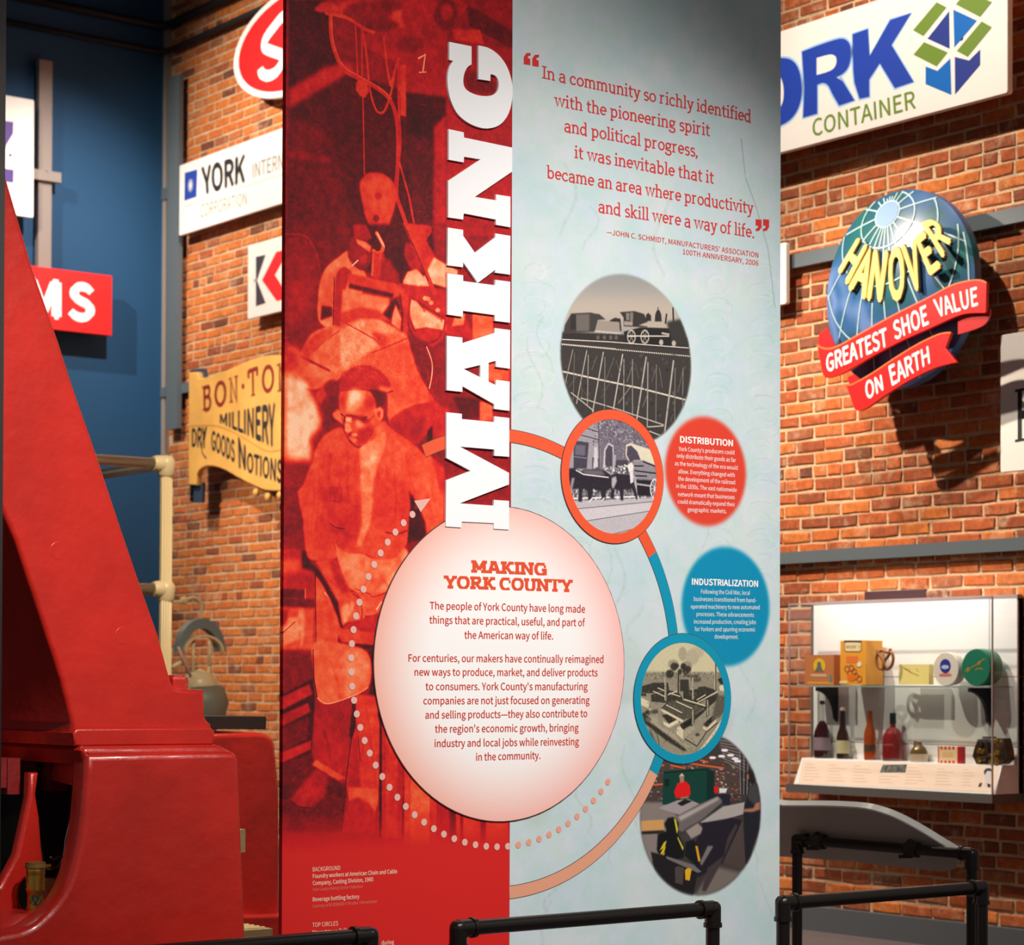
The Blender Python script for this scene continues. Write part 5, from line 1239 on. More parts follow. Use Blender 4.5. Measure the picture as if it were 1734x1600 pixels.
# K sign
t = sign('white square sign with a dark and red angular K', S1, 460, 470); z3_ = Z(0, 400, 3.2)
u0, vt = S1.uv(420, 416); vb = S1.uv(419.5, 540.5)[1]
rectsign(S1, vt, vb, u0, S1.uv(575, 380)[0], .03, M['white'], t, .005)
plate('emblem', S1, [z3_((1387, 112), (1440, 100), (1393, 240), (1440, 362), (1387, 380))], .001, 0, flat('k_dark', (58, 54, 64)), t, 0)
plate('emblem', S1, [z3_((1497, 85), (1570, 68), (1490, 210), (1570, 335), (1500, 352), (1420, 238))], .001, 0, M['signred'], t, 0)
standoffs(t, S1, [(u0 + .1, (vt + vb) / 2)], .09)
# gold shop sign
S2 = PX(WX - .24); zb = Z(300, 590, 5.926)
t = sign('gold scroll-edged shop sign reading BON-TON in brown capitals', S2, 400, 720)
top = catmull(zb((215, 300), (300, 285), (500, 215), (700, 130), (850, 80), (960, 65), (1075, 75), (1180, 100)), 4)
bot = catmull(zb((1700, 1250), (1500, 1370), (1250, 1450), (1075, 1430), (900, 1425), (800, 1390), (600, 1290), (500, 1230), (400, 1190), (300, 1180), (225, 1215), (195, 1270)), 4)
outl = zb((115, 240), (200, 235), (215, 300)) + top + zb((1400, 30), (1800, -120), (1830, 500), (1830, 1150)) + bot + zb((190, 1370), (110, 1370))
ob = plate('board', S2, [outl], 0, .05, M['gold'], t, .01)
for x, y in ((770, 1445), (890, 1490), (1010, 1475)):
    q = MB(); q.lathe([(.0, -.02), (.03, -.012), (.035, 0), (.03, .012), (0, .02)], S2.at(*zb((x, y))[0], -.02), 12, S2.n); q.build('bead', M['gold'], t, True)
SB = flat('bracket_blue', (50, 62, 82))
plate('bracket', S2, [zb((92, 205), (215, 190), (235, 300), (100, 330))], -.045, .03, SB, t, .003); plate('bracket', S2, [zb((92, 1340), (205, 1340), (195, 1545), (95, 1545))], -.045, .03, SB, t, .003)
q = MB(); p0 = S2.at(*zb((100, 215))[0], -.05); p1 = S2.at(*zb((100, 1530))[0], -.05); q.sweep([p0, p1], .022, 10); q.build('pole', M['blackiron'], t, True)
for i in range(16):
    q = MB(); p = p0.lerp(p1, (i + .5) / 16); q.lathe([(.001, -.018), (.03, 0), (.001, .018)], p, 8); q.build('pole_ring', M['blackiron'], t, True)
T = Text(S2, .001); BR_ = (.07, .95)
for ch, a in (('B', ((255, 625), (345, 605), (340, 360), (250, 385))), ('O', ((375, 590), (495, 570), (495, 315), (375, 340))), ('N', ((525, 550), (615, 525), (610, 265), (520, 300))), ('T', ((715, 490), (810, 465), (815, 195), (705, 235))), ('O', ((850, 450), (975, 430), (975, 155), (850, 180))), ('N', ((1005, 440), (1150, 400), (1150, 110), (1000, 160))), ('T', ((1200, 390), (1290, 360), (1290, 80), (1200, 110)))):
    T.quad(ch, *zb(*a), glyphs=BR_, wd=.17)
cx, cz = S2.uv(*zb((662, 380))[0]); vs, fs = shape2d([circ((cx, cz), .022, 10)]); T.add([S2.pt(u, v, .001) for u, v, _ in vs], fs)
T.build(flat('brown_paint', (136, 34, 24)), t)
T = Text(S2, .001)
T.quad('MILLINERY', *zb((430, 745), (985, 985), (985, 560), (430, 665)), heavy=.03)
T.quad('DRY', *zb((148, 980), (295, 1000), (300, 790), (148, 810)), heavy=.03); T.quad('GOODS', *zb((340, 1005), (580, 1140), (580, 930), (345, 825)), heavy=.03)
T.quad('N', *zb((620, 1190), (690, 1215), (690, 990), (610, 890)), heavy=.03); T.quad('OTIONS', *zb((700, 1235), (1055, 1350), (1062, 1130), (700, 1050)), heavy=.03)
vs, fs = ribbon([S2.uv(*p) for p in catmull(zb((285, 800), (250, 960), (255, 1050), (295, 1105)), 4)], .014); T.add([S2.pt(u, v, .001) for u, v in vs], fs)
T.build(M['ink'], t)
T = Text(S2, .0008)
vs, fs = ribbon([S2.uv(*p) for p in catmull(zb((130, 780), (400, 780), (640, 880), (850, 1010), (960, 1035), (1080, 1000)), 4)], .010); T.add([S2.pt(u, v, .0012) for u, v in vs], fs)
T.build(flat('scroll_line', (190, 128, 52)), t)

# big blue and green sign
S3 = PX(WX - .17); z5 = Z(1310, 0, 4)
t = sign('long white sign with bold blue letters above CONTAINER and a blue and green cube', S3, 1520, 120)
vb = S3.uv(1706, 157)[1]; vt = S3.uv(1322, 53)[1]; ur = S3.uv(1706, 157)[0]; ul = S3.uv(1180, 100)[0]
rectsign(S3, vt, vb, ul, ur, .04, M['white'], t)
BL_ = flat('logo_blue', (32, 64, 168)); BB = flat('logo_bright_blue', (0, 100, 186)); DB = flat('logo_navy', (36, 54, 136)); GG = flat('logo_green', (108, 136, 48)); HALO = flat('logo_halo', (160, 196, 236))
Kp = z5((535, 232), (640, 195), (652, 378), (790, 135), (935, 88), (800, 305), (950, 555), (822, 598), (720, 430), (648, 540), (650, 655), (583, 670), (548, 560), (540, 480))
Rp = z5((192, 350), (290, 312)) + catmull(z5((290, 312), (420, 268), (480, 264), (517, 300), (526, 370), (510, 450), (470, 500), (425, 523)), 3) + z5((470, 550), (550, 680), (445, 716)) + catmull(z5((445, 716), (400, 640), (370, 580), (335, 562), (297, 575)), 3) + z5((297, 770), (200, 798), (208, 600))
Rh = z5((292, 392), (340, 378)) + catmull(z5((340, 378), (390, 368), (422, 385), (425, 430), (400, 470), (350, 492)), 3) + z5((292, 508),)
Oo = smoothp(z5((-20, 405), (60, 393), (120, 405), (165, 455), (188, 540), (192, 640), (170, 730), (125, 800), (60, 845), (-20, 870), (-90, 850), (-125, 760), (-135, 640), (-110, 520), (-70, 440)), 3); Oi = smoothp(z5((10, 500), (45, 520), (66, 580), (68, 660), (50, 720), (10, 760), (-20, 740), (-36, 680), (-34, 590), (-18, 530)), 3)
Yp = z5((-420, 590), (-320, 560), (-260, 660), (-230, 530), (-140, 500), (-230, 740), (-225, 900), (-310, 925), (-315, 760))
def grow(P, d):
    Q = [Vector(S3.uv(*p)) for p in P]; s = 1 if area([tuple(q) for q in Q]) > 0 else -1; out = []
    for i in range(len(Q)):
        a = (Q[i] - Q[i - 1]).normalized(); b = (Q[(i + 1) % len(Q)] - Q[i]).normalized(); n1 = Vector((a.y, -a.x)) * s; n2 = Vector((b.y, -b.x)) * s; n = n1 + n2
        n = n / max(n.length, .5) ; out.append(tuple(Q[i] + n * d))
    return out
for P_ in ([Kp], [Rp, Rh], [Oo, Oi], [Yp]):
    plate('letter_halo', S3, [grow(P_[0], .011)] + [[S3.uv(*q) for q in p] for p in P_[1:]], .0006, 0, HALO, t, 0, False)
    plate('letter', S3, P_, .0012, 0, BL_, t, 0)
for P_, m_ in ((((1105, 15), (1172, 50), (1015, 245), (945, 205)), GG), (((1235, 30), (1290, -40), (1400, -22), (1480, 15), (1400, 115)), GG), (((1410, 145), (1480, 185), (1315, 385), (1242, 345)), GG), (((1020, 285), (1180, 355), (1105, 450), (948, 370)), GG),
               (((1190, 75), (1193, 330), (1043, 262)), DB), (((1218, 65), (1378, 140), (1225, 322)), BB), (((1030, 450), (1110, 480), (1198, 395), (1205, 643), (1030, 570)), BB), (((1228, 385), (1325, 410), (1400, 335), (1400, 440), (1230, 640)), DB)):
    plate('emblem', S3, [z5(*P_)], .0012, 0, m_, t, 0)
T = Text(S3, .0012); T.quad('CONTAINER', *z5((265, 925), (965, 730), (955, 612), (262, 812)), heavy=.012); T.build(GG, t)
standoffs(t, S3, [(ur - .3, (vt + vb) / 2), (ul + .3, (vt + vb) / 2)], .12)

# globe sign
S4 = PX(WX - .30); z6 = Z(1310, 380, 3.809)
t = sign('round dark blue globe sign with HANOVER in yellow and red ribbons', S4, 1520, 500, name='globe_sign')
gc = S4.uv(1521, 490); GR = (S4.uv(1646, 490)[0] - S4.uv(1396, 490)[0]) / 2
DOME = .09
def doff(u, v): 
    r = math.hypot(u - gc[0], v - gc[1]) / GR; return DOME * max(0, 1 - r * r)
q = MB(); vs = []; fs = []; NR, NA = 14, 64
for i in range(NR + 1):
    for j in range(NA):
        a = 6.28318 * j / NA; u, v = gc[0] + GR * i / NR * math.cos(a), gc[1] + GR * i / NR * math.sin(a); vs.append(S4.pt(u, v, doff(u, v)))
for i in range(NR):
    for j in range(NA): fs.append((i * NA + j, i * NA + (j + 1) % NA, (i + 1) * NA + (j + 1) % NA, (i + 1) * NA + j) if i else (j, NA + (j + 1) % NA, NA + j))
k0 = len(vs)
for j in range(NA): a = 6.28318 * j / NA; vs.append(S4.pt(gc[0] + GR * math.cos(a), gc[1] + GR * math.sin(a), -.05))
for j in range(NA): fs.append((NR * NA + j, NR * NA + (j + 1) % NA, k0 + (j + 1) % NA, k0 + j))
fs.append(tuple(range(k0, k0 + NA))[::-1])
mg = bpy.data.materials.new('globe_paint'); mg.use_nodes = True; nt = mg.node_tree; b_ = nt.nodes['Principled BSDF']; b_.inputs['Roughness'].default_value = .3
geo = nt.nodes.new('ShaderNodeNewGeometry'); n_ = nt.nodes.new('ShaderNodeTexNoise'); n_.inputs['Scale'].default_value = 2.6; n_.inputs['Detail'].default_value = 2; nt.links.new(geo.outputs['Position'], n_.inputs['Vector'])
r_ = nt.nodes.new('ShaderNodeValToRGB'); cr = r_.color_ramp
for p_, c_ in ((.30, (30, 96, 96)), (.40, (34, 84, 104)), (.50, (50, 92, 140)), (.58, (92, 122, 172)), (.72, (44, 78, 118))):
    e_ = cr.elements.new(p_); e_.color = (*lin(c_), 1)
cr.elements.remove(cr.elements[0]); cr.elements.remove(cr.elements[-1])
nt.links.new(n_.outputs['Fac'], r_.inputs['Fac']); nt.links.new(r_.outputs['Color'], b_.inputs['Base Color'])
obj('globe', vs, fs, mg, t, True, 50)
LINE = flat('globe_line', (164, 196, 200)); q = MB()
def onglobe(pts, wd, off=.003):
    run = []
    for p in pts + [None]:
        if p is not None and math.hypot(p[0] - gc[0], p[1] - gc[1]) < GR * .99: run.append(p)
        else:
            if len(run) > 1:
                vs, fs = ribbon(run, wd); q.add([S4.pt(u, v, doff(u, v) + off) for u, v in vs], fs)
            run = []
pole = S4.uv(1511, 364)
for i in range(20):
    a = 6.28318 * (i + .3) / 20; pts = []
    for j in range(16):
        s_ = .075 + j * .085; dx, dz = math.cos(a) * s_ * (.62 + .25 * min(j, 8) / 8), math.sin(a) * s_
        if math.sin(a) < 0: dz *= 1 + j * .05; dx *= 1 - .022 * j
        pts.append((pole[0] + dx, pole[1] + dz))
    onglobe(catmull(pts, 3), .008)
for rx, rz, dz in ((.085, .07, 0), (.19, .15, -.03), (.34, .28, -.10), (.47, .46, -.24), (.53, .66, -.42)):
    onglobe([(pole[0] + rx * math.cos(6.28318 * j / 48), pole[1] + dz + rz * math.sin(6.28318 * j / 48)) for j in range(49)], .008, .004)
o = q.build('grid_lines', LINE, t); o['kind'] = 'stuff'
vs, fs = shape2d([[(pole[0] + .08 * math.cos(6.28 * j / 24), pole[1] + .066 * math.sin(6.28 * j / 24)) for j in range(24)]])
obj('pole_cap', [S4.pt(u, v, doff(u, v) + .006) for u, v, _ in vs], fs, flat('pole_blue', (116, 150, 200)), t)
YEL = flat('letter_yellow', (244, 210, 110)); YSH = flat('letter_shadow', (30, 50, 70)); S4b = PX(WX - .30 - .09)
def xs4(p, off): return p
for ch, a in (('H', ((428, 290), (490, 385), (610, 150), (545, 95))), ('A', ((492, 405), (605, 475), (655, 175), (600, 165))), ('N', ((612, 478), (708, 488), (748, 185), (652, 178))), ('O', ((752, 480), (855, 475), (850, 160), (748, 165))), ('V', ((895, 430), (970, 400), (928, 105), (832, 150))), ('E', ((1012, 325), (1086, 266), (984, 48), (922, 98))), ('R', ((1094, 214), (1152, 95), (1050, -38), (968, 2)))):
    T = Text(S4b, .012); T.quad(ch, *z6(*a), heavy=.03)
    o = T.build(YEL, t, 'letter')
    for v in o.data.vertices: pass
    sol = o.modifiers.new('s', 'SOLIDIFY'); sol.thickness = .012; sol.offset = -1
    T = Text(S4b, -.003); T.quad(ch, *[(x + 1.6, y + 1.4) for x, y in z6(*a)], heavy=.045); T.build(YSH, t, 'letter_drop_shadow')  # dark offset copy of the letter, a drop shadow drawn in colour
RIB = flat('ribbon_red', (228, 34, 34), .35); RIBD = flat('ribbon_fold_red', (196, 24, 30), .4); RE = flat('ribbon_edge', (236, 110, 60), .4)
S5 = PX(WX - .30 - .10)
r1t = catmull(z6((290, 782), (350, 803), (430, 785), (600, 690), (800, 580), (1000, 480), (1150, 400), (1260, 368), (1340, 362), (1384, 378)), 4)
r1b = catmull(z6((1380, 570), (1360, 575), (1290, 575), (1200, 592), (1000, 680), (800, 770), (600, 880), (470, 955), (390, 985), (345, 990), (325, 965)), 4)
plate('ribbon', S5, [r1t + r1b], .012, .02, RIB, t, .003)
plate('ribbon_fold', S5, [z6((285, 705), (335, 665), (385, 780), (345, 800), (300, 790), (275, 760))], -.01, .01, RIBD, t)
plate('ribbon_fold', S5, [catmull(z6((1180, 600), (1250, 575), (1330, 565), (1384, 540), (1380, 600), (1350, 645), (1290, 675), (1180, 708)), 3)], -.01, .01, RIBD, t)
r2t = catmull(z6((475, 1030), (520, 1032), (650, 960), (800, 860), (950, 770), (1080, 710), (1155, 700)), 4)
r2b = catmull(z6((1190, 892), (1060, 925), (900, 1000), (750, 1090), (620, 1180), (560, 1203), (530, 1190)), 4)
plate('ribbon', S5, [r2t + z6((1118, 800),) + r2b], .012, .02, RIB, t, .003)
plate('ribbon_fold', S5, [z6((468, 985), (510, 965), (550, 1000), (548, 1022), (480, 1035))], -.01, .01, RIBD, t)
q = MB()
for e_ in (r1t, r2t): vs, fs = ribbon([S5.uv(*p) for p in e_], .009); q.add([S5.pt(u, v, .014) for u, v in vs], fs)
q.build('ribbon_edge', RE, t)
T = Text(S5, .0145)
for s, a in (('GREATEST', ((355, 955), (752, 780), (738, 668), (348, 848))), ('SHOE', ((795, 745), (1015, 640), (995, 522), (778, 635))), ('VALUE', ((1070, 598), (1332, 520), (1325, 405), (1040, 490))), ('ON', ((612, 1132), (722, 1065), (708, 972), (598, 1020))), ('EARTH', ((775, 1040), (1022, 892), (1010, 788), (752, 920)))):
    T.quad(s, *z6(*a), heavy=.022)
T.build(M['panelwhite'], t)
standoffs(t, S4, [(gc[0] - .2, gc[1]), (gc[0] + .2, gc[1])], .24)

# white board at the far right and the sliver beside the banner
t = sign('white rounded board with a dark serif letter, below the blue and green sign', S1, 1720, 680)
u0, vt = S1.uv(1694, 567.5); vb = S1.uv(1694, 800)[1]
rectsign(S1, vt, vb, u0, u0 + .9, .03, M['white'], t)
T = Text(S1, .001); T.quad('H', (1719, 749), (1762, 741), (1762, 651), (1719, 660), glyphs=(.05, 1.0), wd=.16); T.build(M['ink'], t); standoffs(t, S1, [(u0 + .2, (vt + vb) / 2)], .09)
t = sign('white sign showing only its edge beside the banner', S1, 1325, 460)
u0, vt = S1.uv(1331, 410); vb = S1.uv(1331, 514)[1]
rectsign(S1, vt, vb, u0 - .9, u0, .03, M['white'], t); standoffs(t, S1, [(u0 - .4, (vt + vb) / 2)], .09)

# signs on the blue wall
B1 = PY(WY - .18)
t = sign('white board with a purple Z on the blue wall', B1, 30, 270)
ur, vt = B1.uv(58, 169.5); vb = B1.uv(58, 369)[1]
rectsign(B1, vt, vb, B1.uv(-110, 150)[0], ur, .04, M['white'], t)
plate('letter', B1, [zz((-260, 695), (80, 730), (78, 800), (-40, 1000), (82, 1018), (80, 1095), (-260, 1060), (-260, 990), (-160, 830), (-260, 820))], .001, 0, flat('purple', (74, 44, 128)), t)
cx, cz = B1.uv(34.5, 307); plate('registered_mark', B1, [circ((cx, cz), .024, 20), circ((cx, cz), .018, 20)], .001, 0, M['ink'], t, 0, False); standoffs(t, B1, [(ur - .2, (vt + vb) / 2)], .08)
t = sign('red board with white bold letters MS on the blue wall', B1, 150, 520)
ur, vt = B1.uv(190, 467); vb = B1.uv(190, 568.5)[1]
rectsign(B1, vt, vb, B1.uv(-60, 440)[0], ur, .06, M['signred'], t, .006)
T = Text(B1, .001); T.quad('S', (115, 539), (161, 541), (161, 485), (115, 481), heavy=.05); T.quad('M', (44, 531), (104, 537), (104, 479), (44, 472), heavy=.05); T.build(M['panelwhite'], t); standoffs(t, B1, [(ur - .2, (vt + vb) / 2)], .08)

# ------------------------------------------------------------------ red machine
YM = 6.16
m0 = PY(YM)
mach = thing('cast_iron_machine', 'huge glossy red cast-iron machine with a leaning column on a block pedestal', 'machine', (m0.at(260, 1200).x, YM + .5, 0))
DP = .85
RC = 'red'
colm = [(14, 290), (61, 450), (106, 578), (131, 656), (162, 744), (187, 819), (214, 900), (246, 994), (274, 1073), (296, 1154), (301, 1162), (308, 1166), (352, 1168), (353, 1212), (357, 1220), (364, 1226), (364, 1240), (126, 1238), (127, 1223), (107, 1147), (82, 1070), (56, 991), (31, 915), (6, 858), (-60, 690), (-180, 380), (-300, 60), (-420, -260), (-120, -260), (-60, 60)]
plate('column', m0, [colm], -.02, DP, M[RC], mach, .014, True, True)
plate('flange', m0, [[(124, 1241), (130, 1234), (358, 1232), (364, 1238), (362, 1261), (127, 1263)]], .0, DP + .04, M[RC], mach, .006, True, True)
z4 = Z(0, 1150, 3.539)
arch = catmull(z4((470, 560), (465, 640), (440, 900), (400, 1100), (330, 1280), (200, 1430), (100, 1490), (0, 1512), (-150, 1540), (-400, 1560)), 3)
ped = z4((1290, 430), (1340, 430), (1365, 438), (1378, 456), (1384, 480), (1402, 850), (1432, 1600), (1450, 2600), (-900, 2600), (-900, 1560)) + arch[::-1] + z4((478, 450),)
plate('pedestal', m0, [ped], .05, .10, M[RC], mach, .02, True, True)
plate('pedestal_cap', m0, [z4((455, 425), (480, 400), (1270, 392), (1300, 400), (1350, 425), (1375, 460), (1376, 500), (478, 510))], .035, .9, M[RC], mach, .02, True, True)
# side beam running back from the front edge, above the hollow
mb5 = PY(YM + .55)
A_1, B_1 = m0.at(*z4((484, 430))[0], .03), m0.at(*z4((462, 650))[0], .03)
C_1, D_1 = mb5.at(*z4((232, 405))[0]), mb5.at(*z4((175, 568))[0])
E_1, F_1 = mb5.at(-120, 1255), mb5.at(-120, 1303)
G_1, H_1 = m0.at(*z4((484, 430))[0], -.3), m0.at(*z4((462, 650))[0], -.3)
q = MB(); dd_ = Vector((.06, .12, 0))
q.add([A_1, B_1, C_1, D_1, E_1, F_1, A_1 + dd_, B_1 + dd_, C_1 + dd_, D_1 + dd_, E_1 + dd_, F_1 + dd_], [(0, 2, 3, 1), (2, 4, 5, 3), (6, 7, 9, 8), (8, 9, 11, 10), (0, 6, 8, 2), (2, 8, 10, 4), (1, 3, 9, 7), (3, 5, 11, 9), (4, 10, 11, 5)])
q.build('side_beam', M[RC], mach)
q = MB(); zf = PY(YM + .12).at(60, 1541).z; q.box((m0.at(-300, 1500).x, YM + .045, 0), (m0.at(84, 1500).x, YM + .225, zf)); q.build('ledge', M[RC], mach)
# hollow base behind the arch
rib = z4((-900, 1300), (-300, 1290), (0, 1240), (100, 1050), (140, 870), (175, 700), (180, 560), (235, 560), (218, 690), (240, 830), (252, 1000), (262, 1090), (300, 1400), (560, 1600), (560, 2600), (-900, 2600))
m2 = PY(YM + .22)
hole = [z4((150 + 46 * math.cos(a), 1290 + 100 * math.sin(a)))[0] for a in [6.2832 * i / 20 for i in range(20)]] if False else [(z4((165 + 46 * math.cos(a), 1290 + 96 * math.sin(a))))[0] for a in [6.2832 * i / 20 for i in range(20)]]
plate('rib', m2, [rib, hole], 0, .05, M[RC], mach, .012, True, True)
bx0, bx1 = m0.at(-280, 1400).x, m0.at(398, 1400).x
q = MB(); q.box((bx0, YM + DP, 0), (bx1 - .02, YM + DP + .03, m0.at(300, 1268).z)); q.box((m0.at(150, 1400).x, YM + .36, 0), (bx1 - .02, YM + DP, m0.at(300, 1290).z)); q.build('hollow_dark', M['blackiron'], mach)  # black plates stand in for the unlit dark inside the arch
q = MB(); zt = m0.at(200, 1300).z
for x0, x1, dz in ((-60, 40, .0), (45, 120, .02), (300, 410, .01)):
    a = PY(YM + .3).at(*z4((x0, 590))[0]); b = PY(YM + .3).at(*z4((x1, 650))[0]); q = MB(); q.box((a.x, YM + .3, b.z - dz), (b.x, YM + .45, a.z + .06)); q.build('lug', M['red_shade'], mach)
# bolt on the flange
p = m0.at(320, 1168, -.08); q = MB(); rb = m0.at(338, 1168).x - m0.at(320, 1168).x
q.lathe([(rb * 1.02, -.004), (rb * 1.02, .033), (rb * .98, .040)], (p.x, p.y, p.z), 6); q.lathe([(rb * .7, .038), (rb * .66, .046)], (p.x, p.y, p.z), 12)
q.build('bolt', M[RC], mach)
for cx, cy2, r in ((104, 932, .028), (214, 1076, .028)):
    u, v = m0.uv(cx, cy2); vs = []; 
    plate('boss', m0, [circ((u, v), r, 24)], -.0195, .004, M[RC], mach, .0015, False, True)
# second frame of the machine
m3 = PY(8.35)
mr = [(330, 1262), (330, 1243), (430, 1240), (452, 1242), (463, 1250), (467, 1262), (474, 1340), (474, 1480), (474, 1548), (500, 1550), (500, 1990), (330, 1990)]
plate('rear_pedestal', m3, [mr], 0, .8, M[RC], mach, .02, True, True)
plate('rear_base', m3, [[(330, 1549), (520, 1545), (520, 1990), (330, 1990)]], .10, .1, M[RC], mach, .012, True, True)
plate('black_slab', m3, [[(350, 1212), (460, 1213), (462, 1216), (461, 1235), (350, 1235)]], -.05, .4, flat('slate_black', (44, 34, 30), .6), mach, .004, True, True)
# cream step plates
def step(pts_top, zdrop, nrib, label, py):
    st = PY(py); x0, x1 = st.at(pts_top[0], 1500).x, st.at(pts_top[1], 1500).x; zt = st.at(pts_top[1], pts_top[2]).z; zb_ = st.at(pts_top[1], pts_top[3]).z
    t = thing('step_plate', label, 'step', ((x0 + x1) / 2, py, zb_))
    box('tread', (x0, py, zb_), (x1, py + .28, zt), M['cream'], t)
    for i in range(nrib):
        y = py + .03 + i * .04
        q = MB(); q.sweep([(x0 + .01, y, zt), (x1 - .02, y, zt)], .008, 6); q.build('tread_ridge', M['cream'], t)
    q = MB(); q.box((x0, py + .28, zb_), (x1 - .02, 8.4, zb_ + .03)); q.build('bracket', M['cream'], t)
step((372, 415, 1404, 1443), 0, 6, 'upper small cream ribbed step plate beside the red machine', 7.75)
step((372, 462, 1572, 1600), 0, 6, 'lower wide cream ribbed step plate beside the red machine', 7.55)
# oil cup inside the arch
po = PY(YM + .12); c = po.at(60, 1541); hh = po.at(61, 1459).z - c.z; R_ = po.at(76, 1500).x - po.at(60, 1500).x
t = thing('oil_cup', 'brass ribbed oil cup standing inside the arch of the red machine', 'oil cup', c)
q = MB(); R2 = R_ * .82
prof = [(R2 * .96, 0), (R2 * 1.02, hh * .06), (R2, hh * .1), (R2 * .96, hh * .34)] + [(R2 * (1.05 + .10 * math.sin(i * math.pi)) if i % 2 == 0 else R2 * 1.16, hh * (.38 + i * .055)) for i in range(8)] + [(R2 * 1.1, hh * .86)]
q.lathe(prof, c, 24); q.build('body', M['brass'], t, True, 60)
q = MB(); q.lathe([(R2 * 1.1, hh * .86), (R2 * 1.24, hh * .88), (R2 * 1.22, hh * .94), (R2 * 1.16, hh * .95), (R2 * 1.18, hh * .99), (R2 * .9, hh * 1.0)], c, 24); q.build('lid', flat('dark_brass', (110, 84, 44), .35), t, True, 40)
q = MB(); q.sweep([c + Vector((R2, 0, hh * .9)), c + Vector((R2 * 1.9, 0, hh * .9))], .006, 6); q.build('spout', M['brass'], t)
q = MB(); nd = Vector((-.45, -.9, 0)).normalized()
q.lathe([(R2 * .62, 0), (R2 * .62, .003)], c + nd * (R2 * .94) + Vector((0, 0, hh * .22)), 20, nd); o = q.build('badge', M['ink'], t); o['label'] = 'small round dark badge'
sd = PY(c.y); b2 = Plane(c + nd * (R2 * .94 + .0035) + Vector((0, 0, hh * .22)), Vector((0, 0, 1)).cross(nd))
vs, fs = ribbon([(-.016, .012), (-.008, -.012), (0, .008), (.008, -.012), (.016, .012)], .004); obj('lettering', [b2.pt(u, v, .001) for u, v in vs], fs, M['brass'], t)
# orange box, wires in the hollow
p = PY(YM + .30); a = p.at(84, 1488); b = p.at(100, 1560)
tag(box('orange_box', (a.x, YM + .26, b.z), (b.x, YM + .34, a.z), flat('orange_box', (214, 116, 60))), 'small orange box behind the brass oil cup', 'box')
q = MB(); p = PY(YM + .28)
q.sweep([tuple(p.at(*z4(xy)[0])) for xy in catmull([(438, 760), (420, 850), (395, 960), (385, 1040), (360, 1110), (300, 1140), (270, 1130)], 4)], .004, 6)
q.sweep([tuple(p.at(*z4(xy)[0])) for xy in catmull([(300, 1065), (325, 1080), (355, 1062), (385, 1072)], 4)], .004, 6)
tag(q.build('wire', M['chrome'], None, True), 'thin bare wire curling inside the hollow of the red machine', 'wire')
# dark edge at the very left of the view
pl_ = PY(5.85); x1 = pl_.at(5.2, 800).x
tag(box('display_post', (x1 - .05, 5.85, 0), (x1, 5.9, 4.2), flat('post_dark', (24, 20, 21), .6)), 'slim dark upright post at the left edge in front of the red column', 'post')

# ------------------------------------------------------------------ cream guard rail
gp = PY(10.6)
t = thing('guard_rail', 'cream cast guard rail with metal tubes and ball joints behind the red column', 'railing', (gp.at(280, 800).x, 10.6, 0))
c = gp.at(281, 786); r0 = gp.at(291, 800).x - gp.at(281, 800).x; lw = gp.at(281, 998)
q = MB(); q.lathe([(r0 * .92, .0), (r0 * .92, c.z - .06), (r0 * 1.15, c.z - .055), (r0 * 1.15, c.z - .045)], (c.x, c.y, 0), 16); q.build('post', M['cream'], t, True, 30)
for i in range(5):
    a = -2.6 + i * .42; q = MB(); q.sweep([(c.x + r0 * .92 * math.cos(a), c.y + r0 * .92 * math.sin(a), .1), (c.x + r0 * .92 * math.cos(a), c.y + r0 * .92 * math.sin(a), c.z - .08)], r0 * .16, 6); q.build('flute', M['cream'], t, True)
def joint(p, k):
    q = MB(); q.lathe([(r0 * 1.0, -r0 * 1.9), (r0 * 1.3, -r0 * 1.5), (r0 * 1.35, -r0 * .6), (r0 * 1.45, 0), (r0 * 1.35, r0 * .6), (r0 * 1.0, r0 * 1.1), (r0 * .3, r0 * 1.35)], p, 18)
    q.lathe([(r0 * 1.35, 0), (r0 * 1.25, r0 * 1.6), (r0 * 1.05, r0 * 2.2)], p, 16, (-1, 0, 0)); q.lathe([(r0 * 1.35, 0), (r0 * 1.25, r0 * 1.6), (r0 * 1.05, r0 * 2.2)], p, 16, (0, 1, 0)); q.build('ball_joint', M['cream'], t, True, 50)
joint(c, 1); joint(lw, 1)
for p, n in ((c, 2), (lw, 2)):
    q = MB(); q.sweep([p, p + Vector((-2.2, 0, 0))], r0 * .8, 12); q.build('tube', M['chrome'], t, True)
    q = MB(); q.sweep([p, p + Vector((0, 2.6, 0))], r0 * .8, 12); q.build('tube', M['chrome'], t, True)
p2 = c + Vector((-2.2, 0, 0)); q = MB(); q.lathe([(r0 * .92, 0), (r0 * .92, c.z + .02)], (p2.x, p2.y, 0), 12); q.build('post', M['cream'], t, True)
p2 = c + Vector((0, 2.6, 0)); q = MB(); q.lathe([(r0 * .92, 0), (r0 * .92, c.z + .02)], (p2.x, p2.y, 0), 12); q.build('post', M['cream'], t, True)

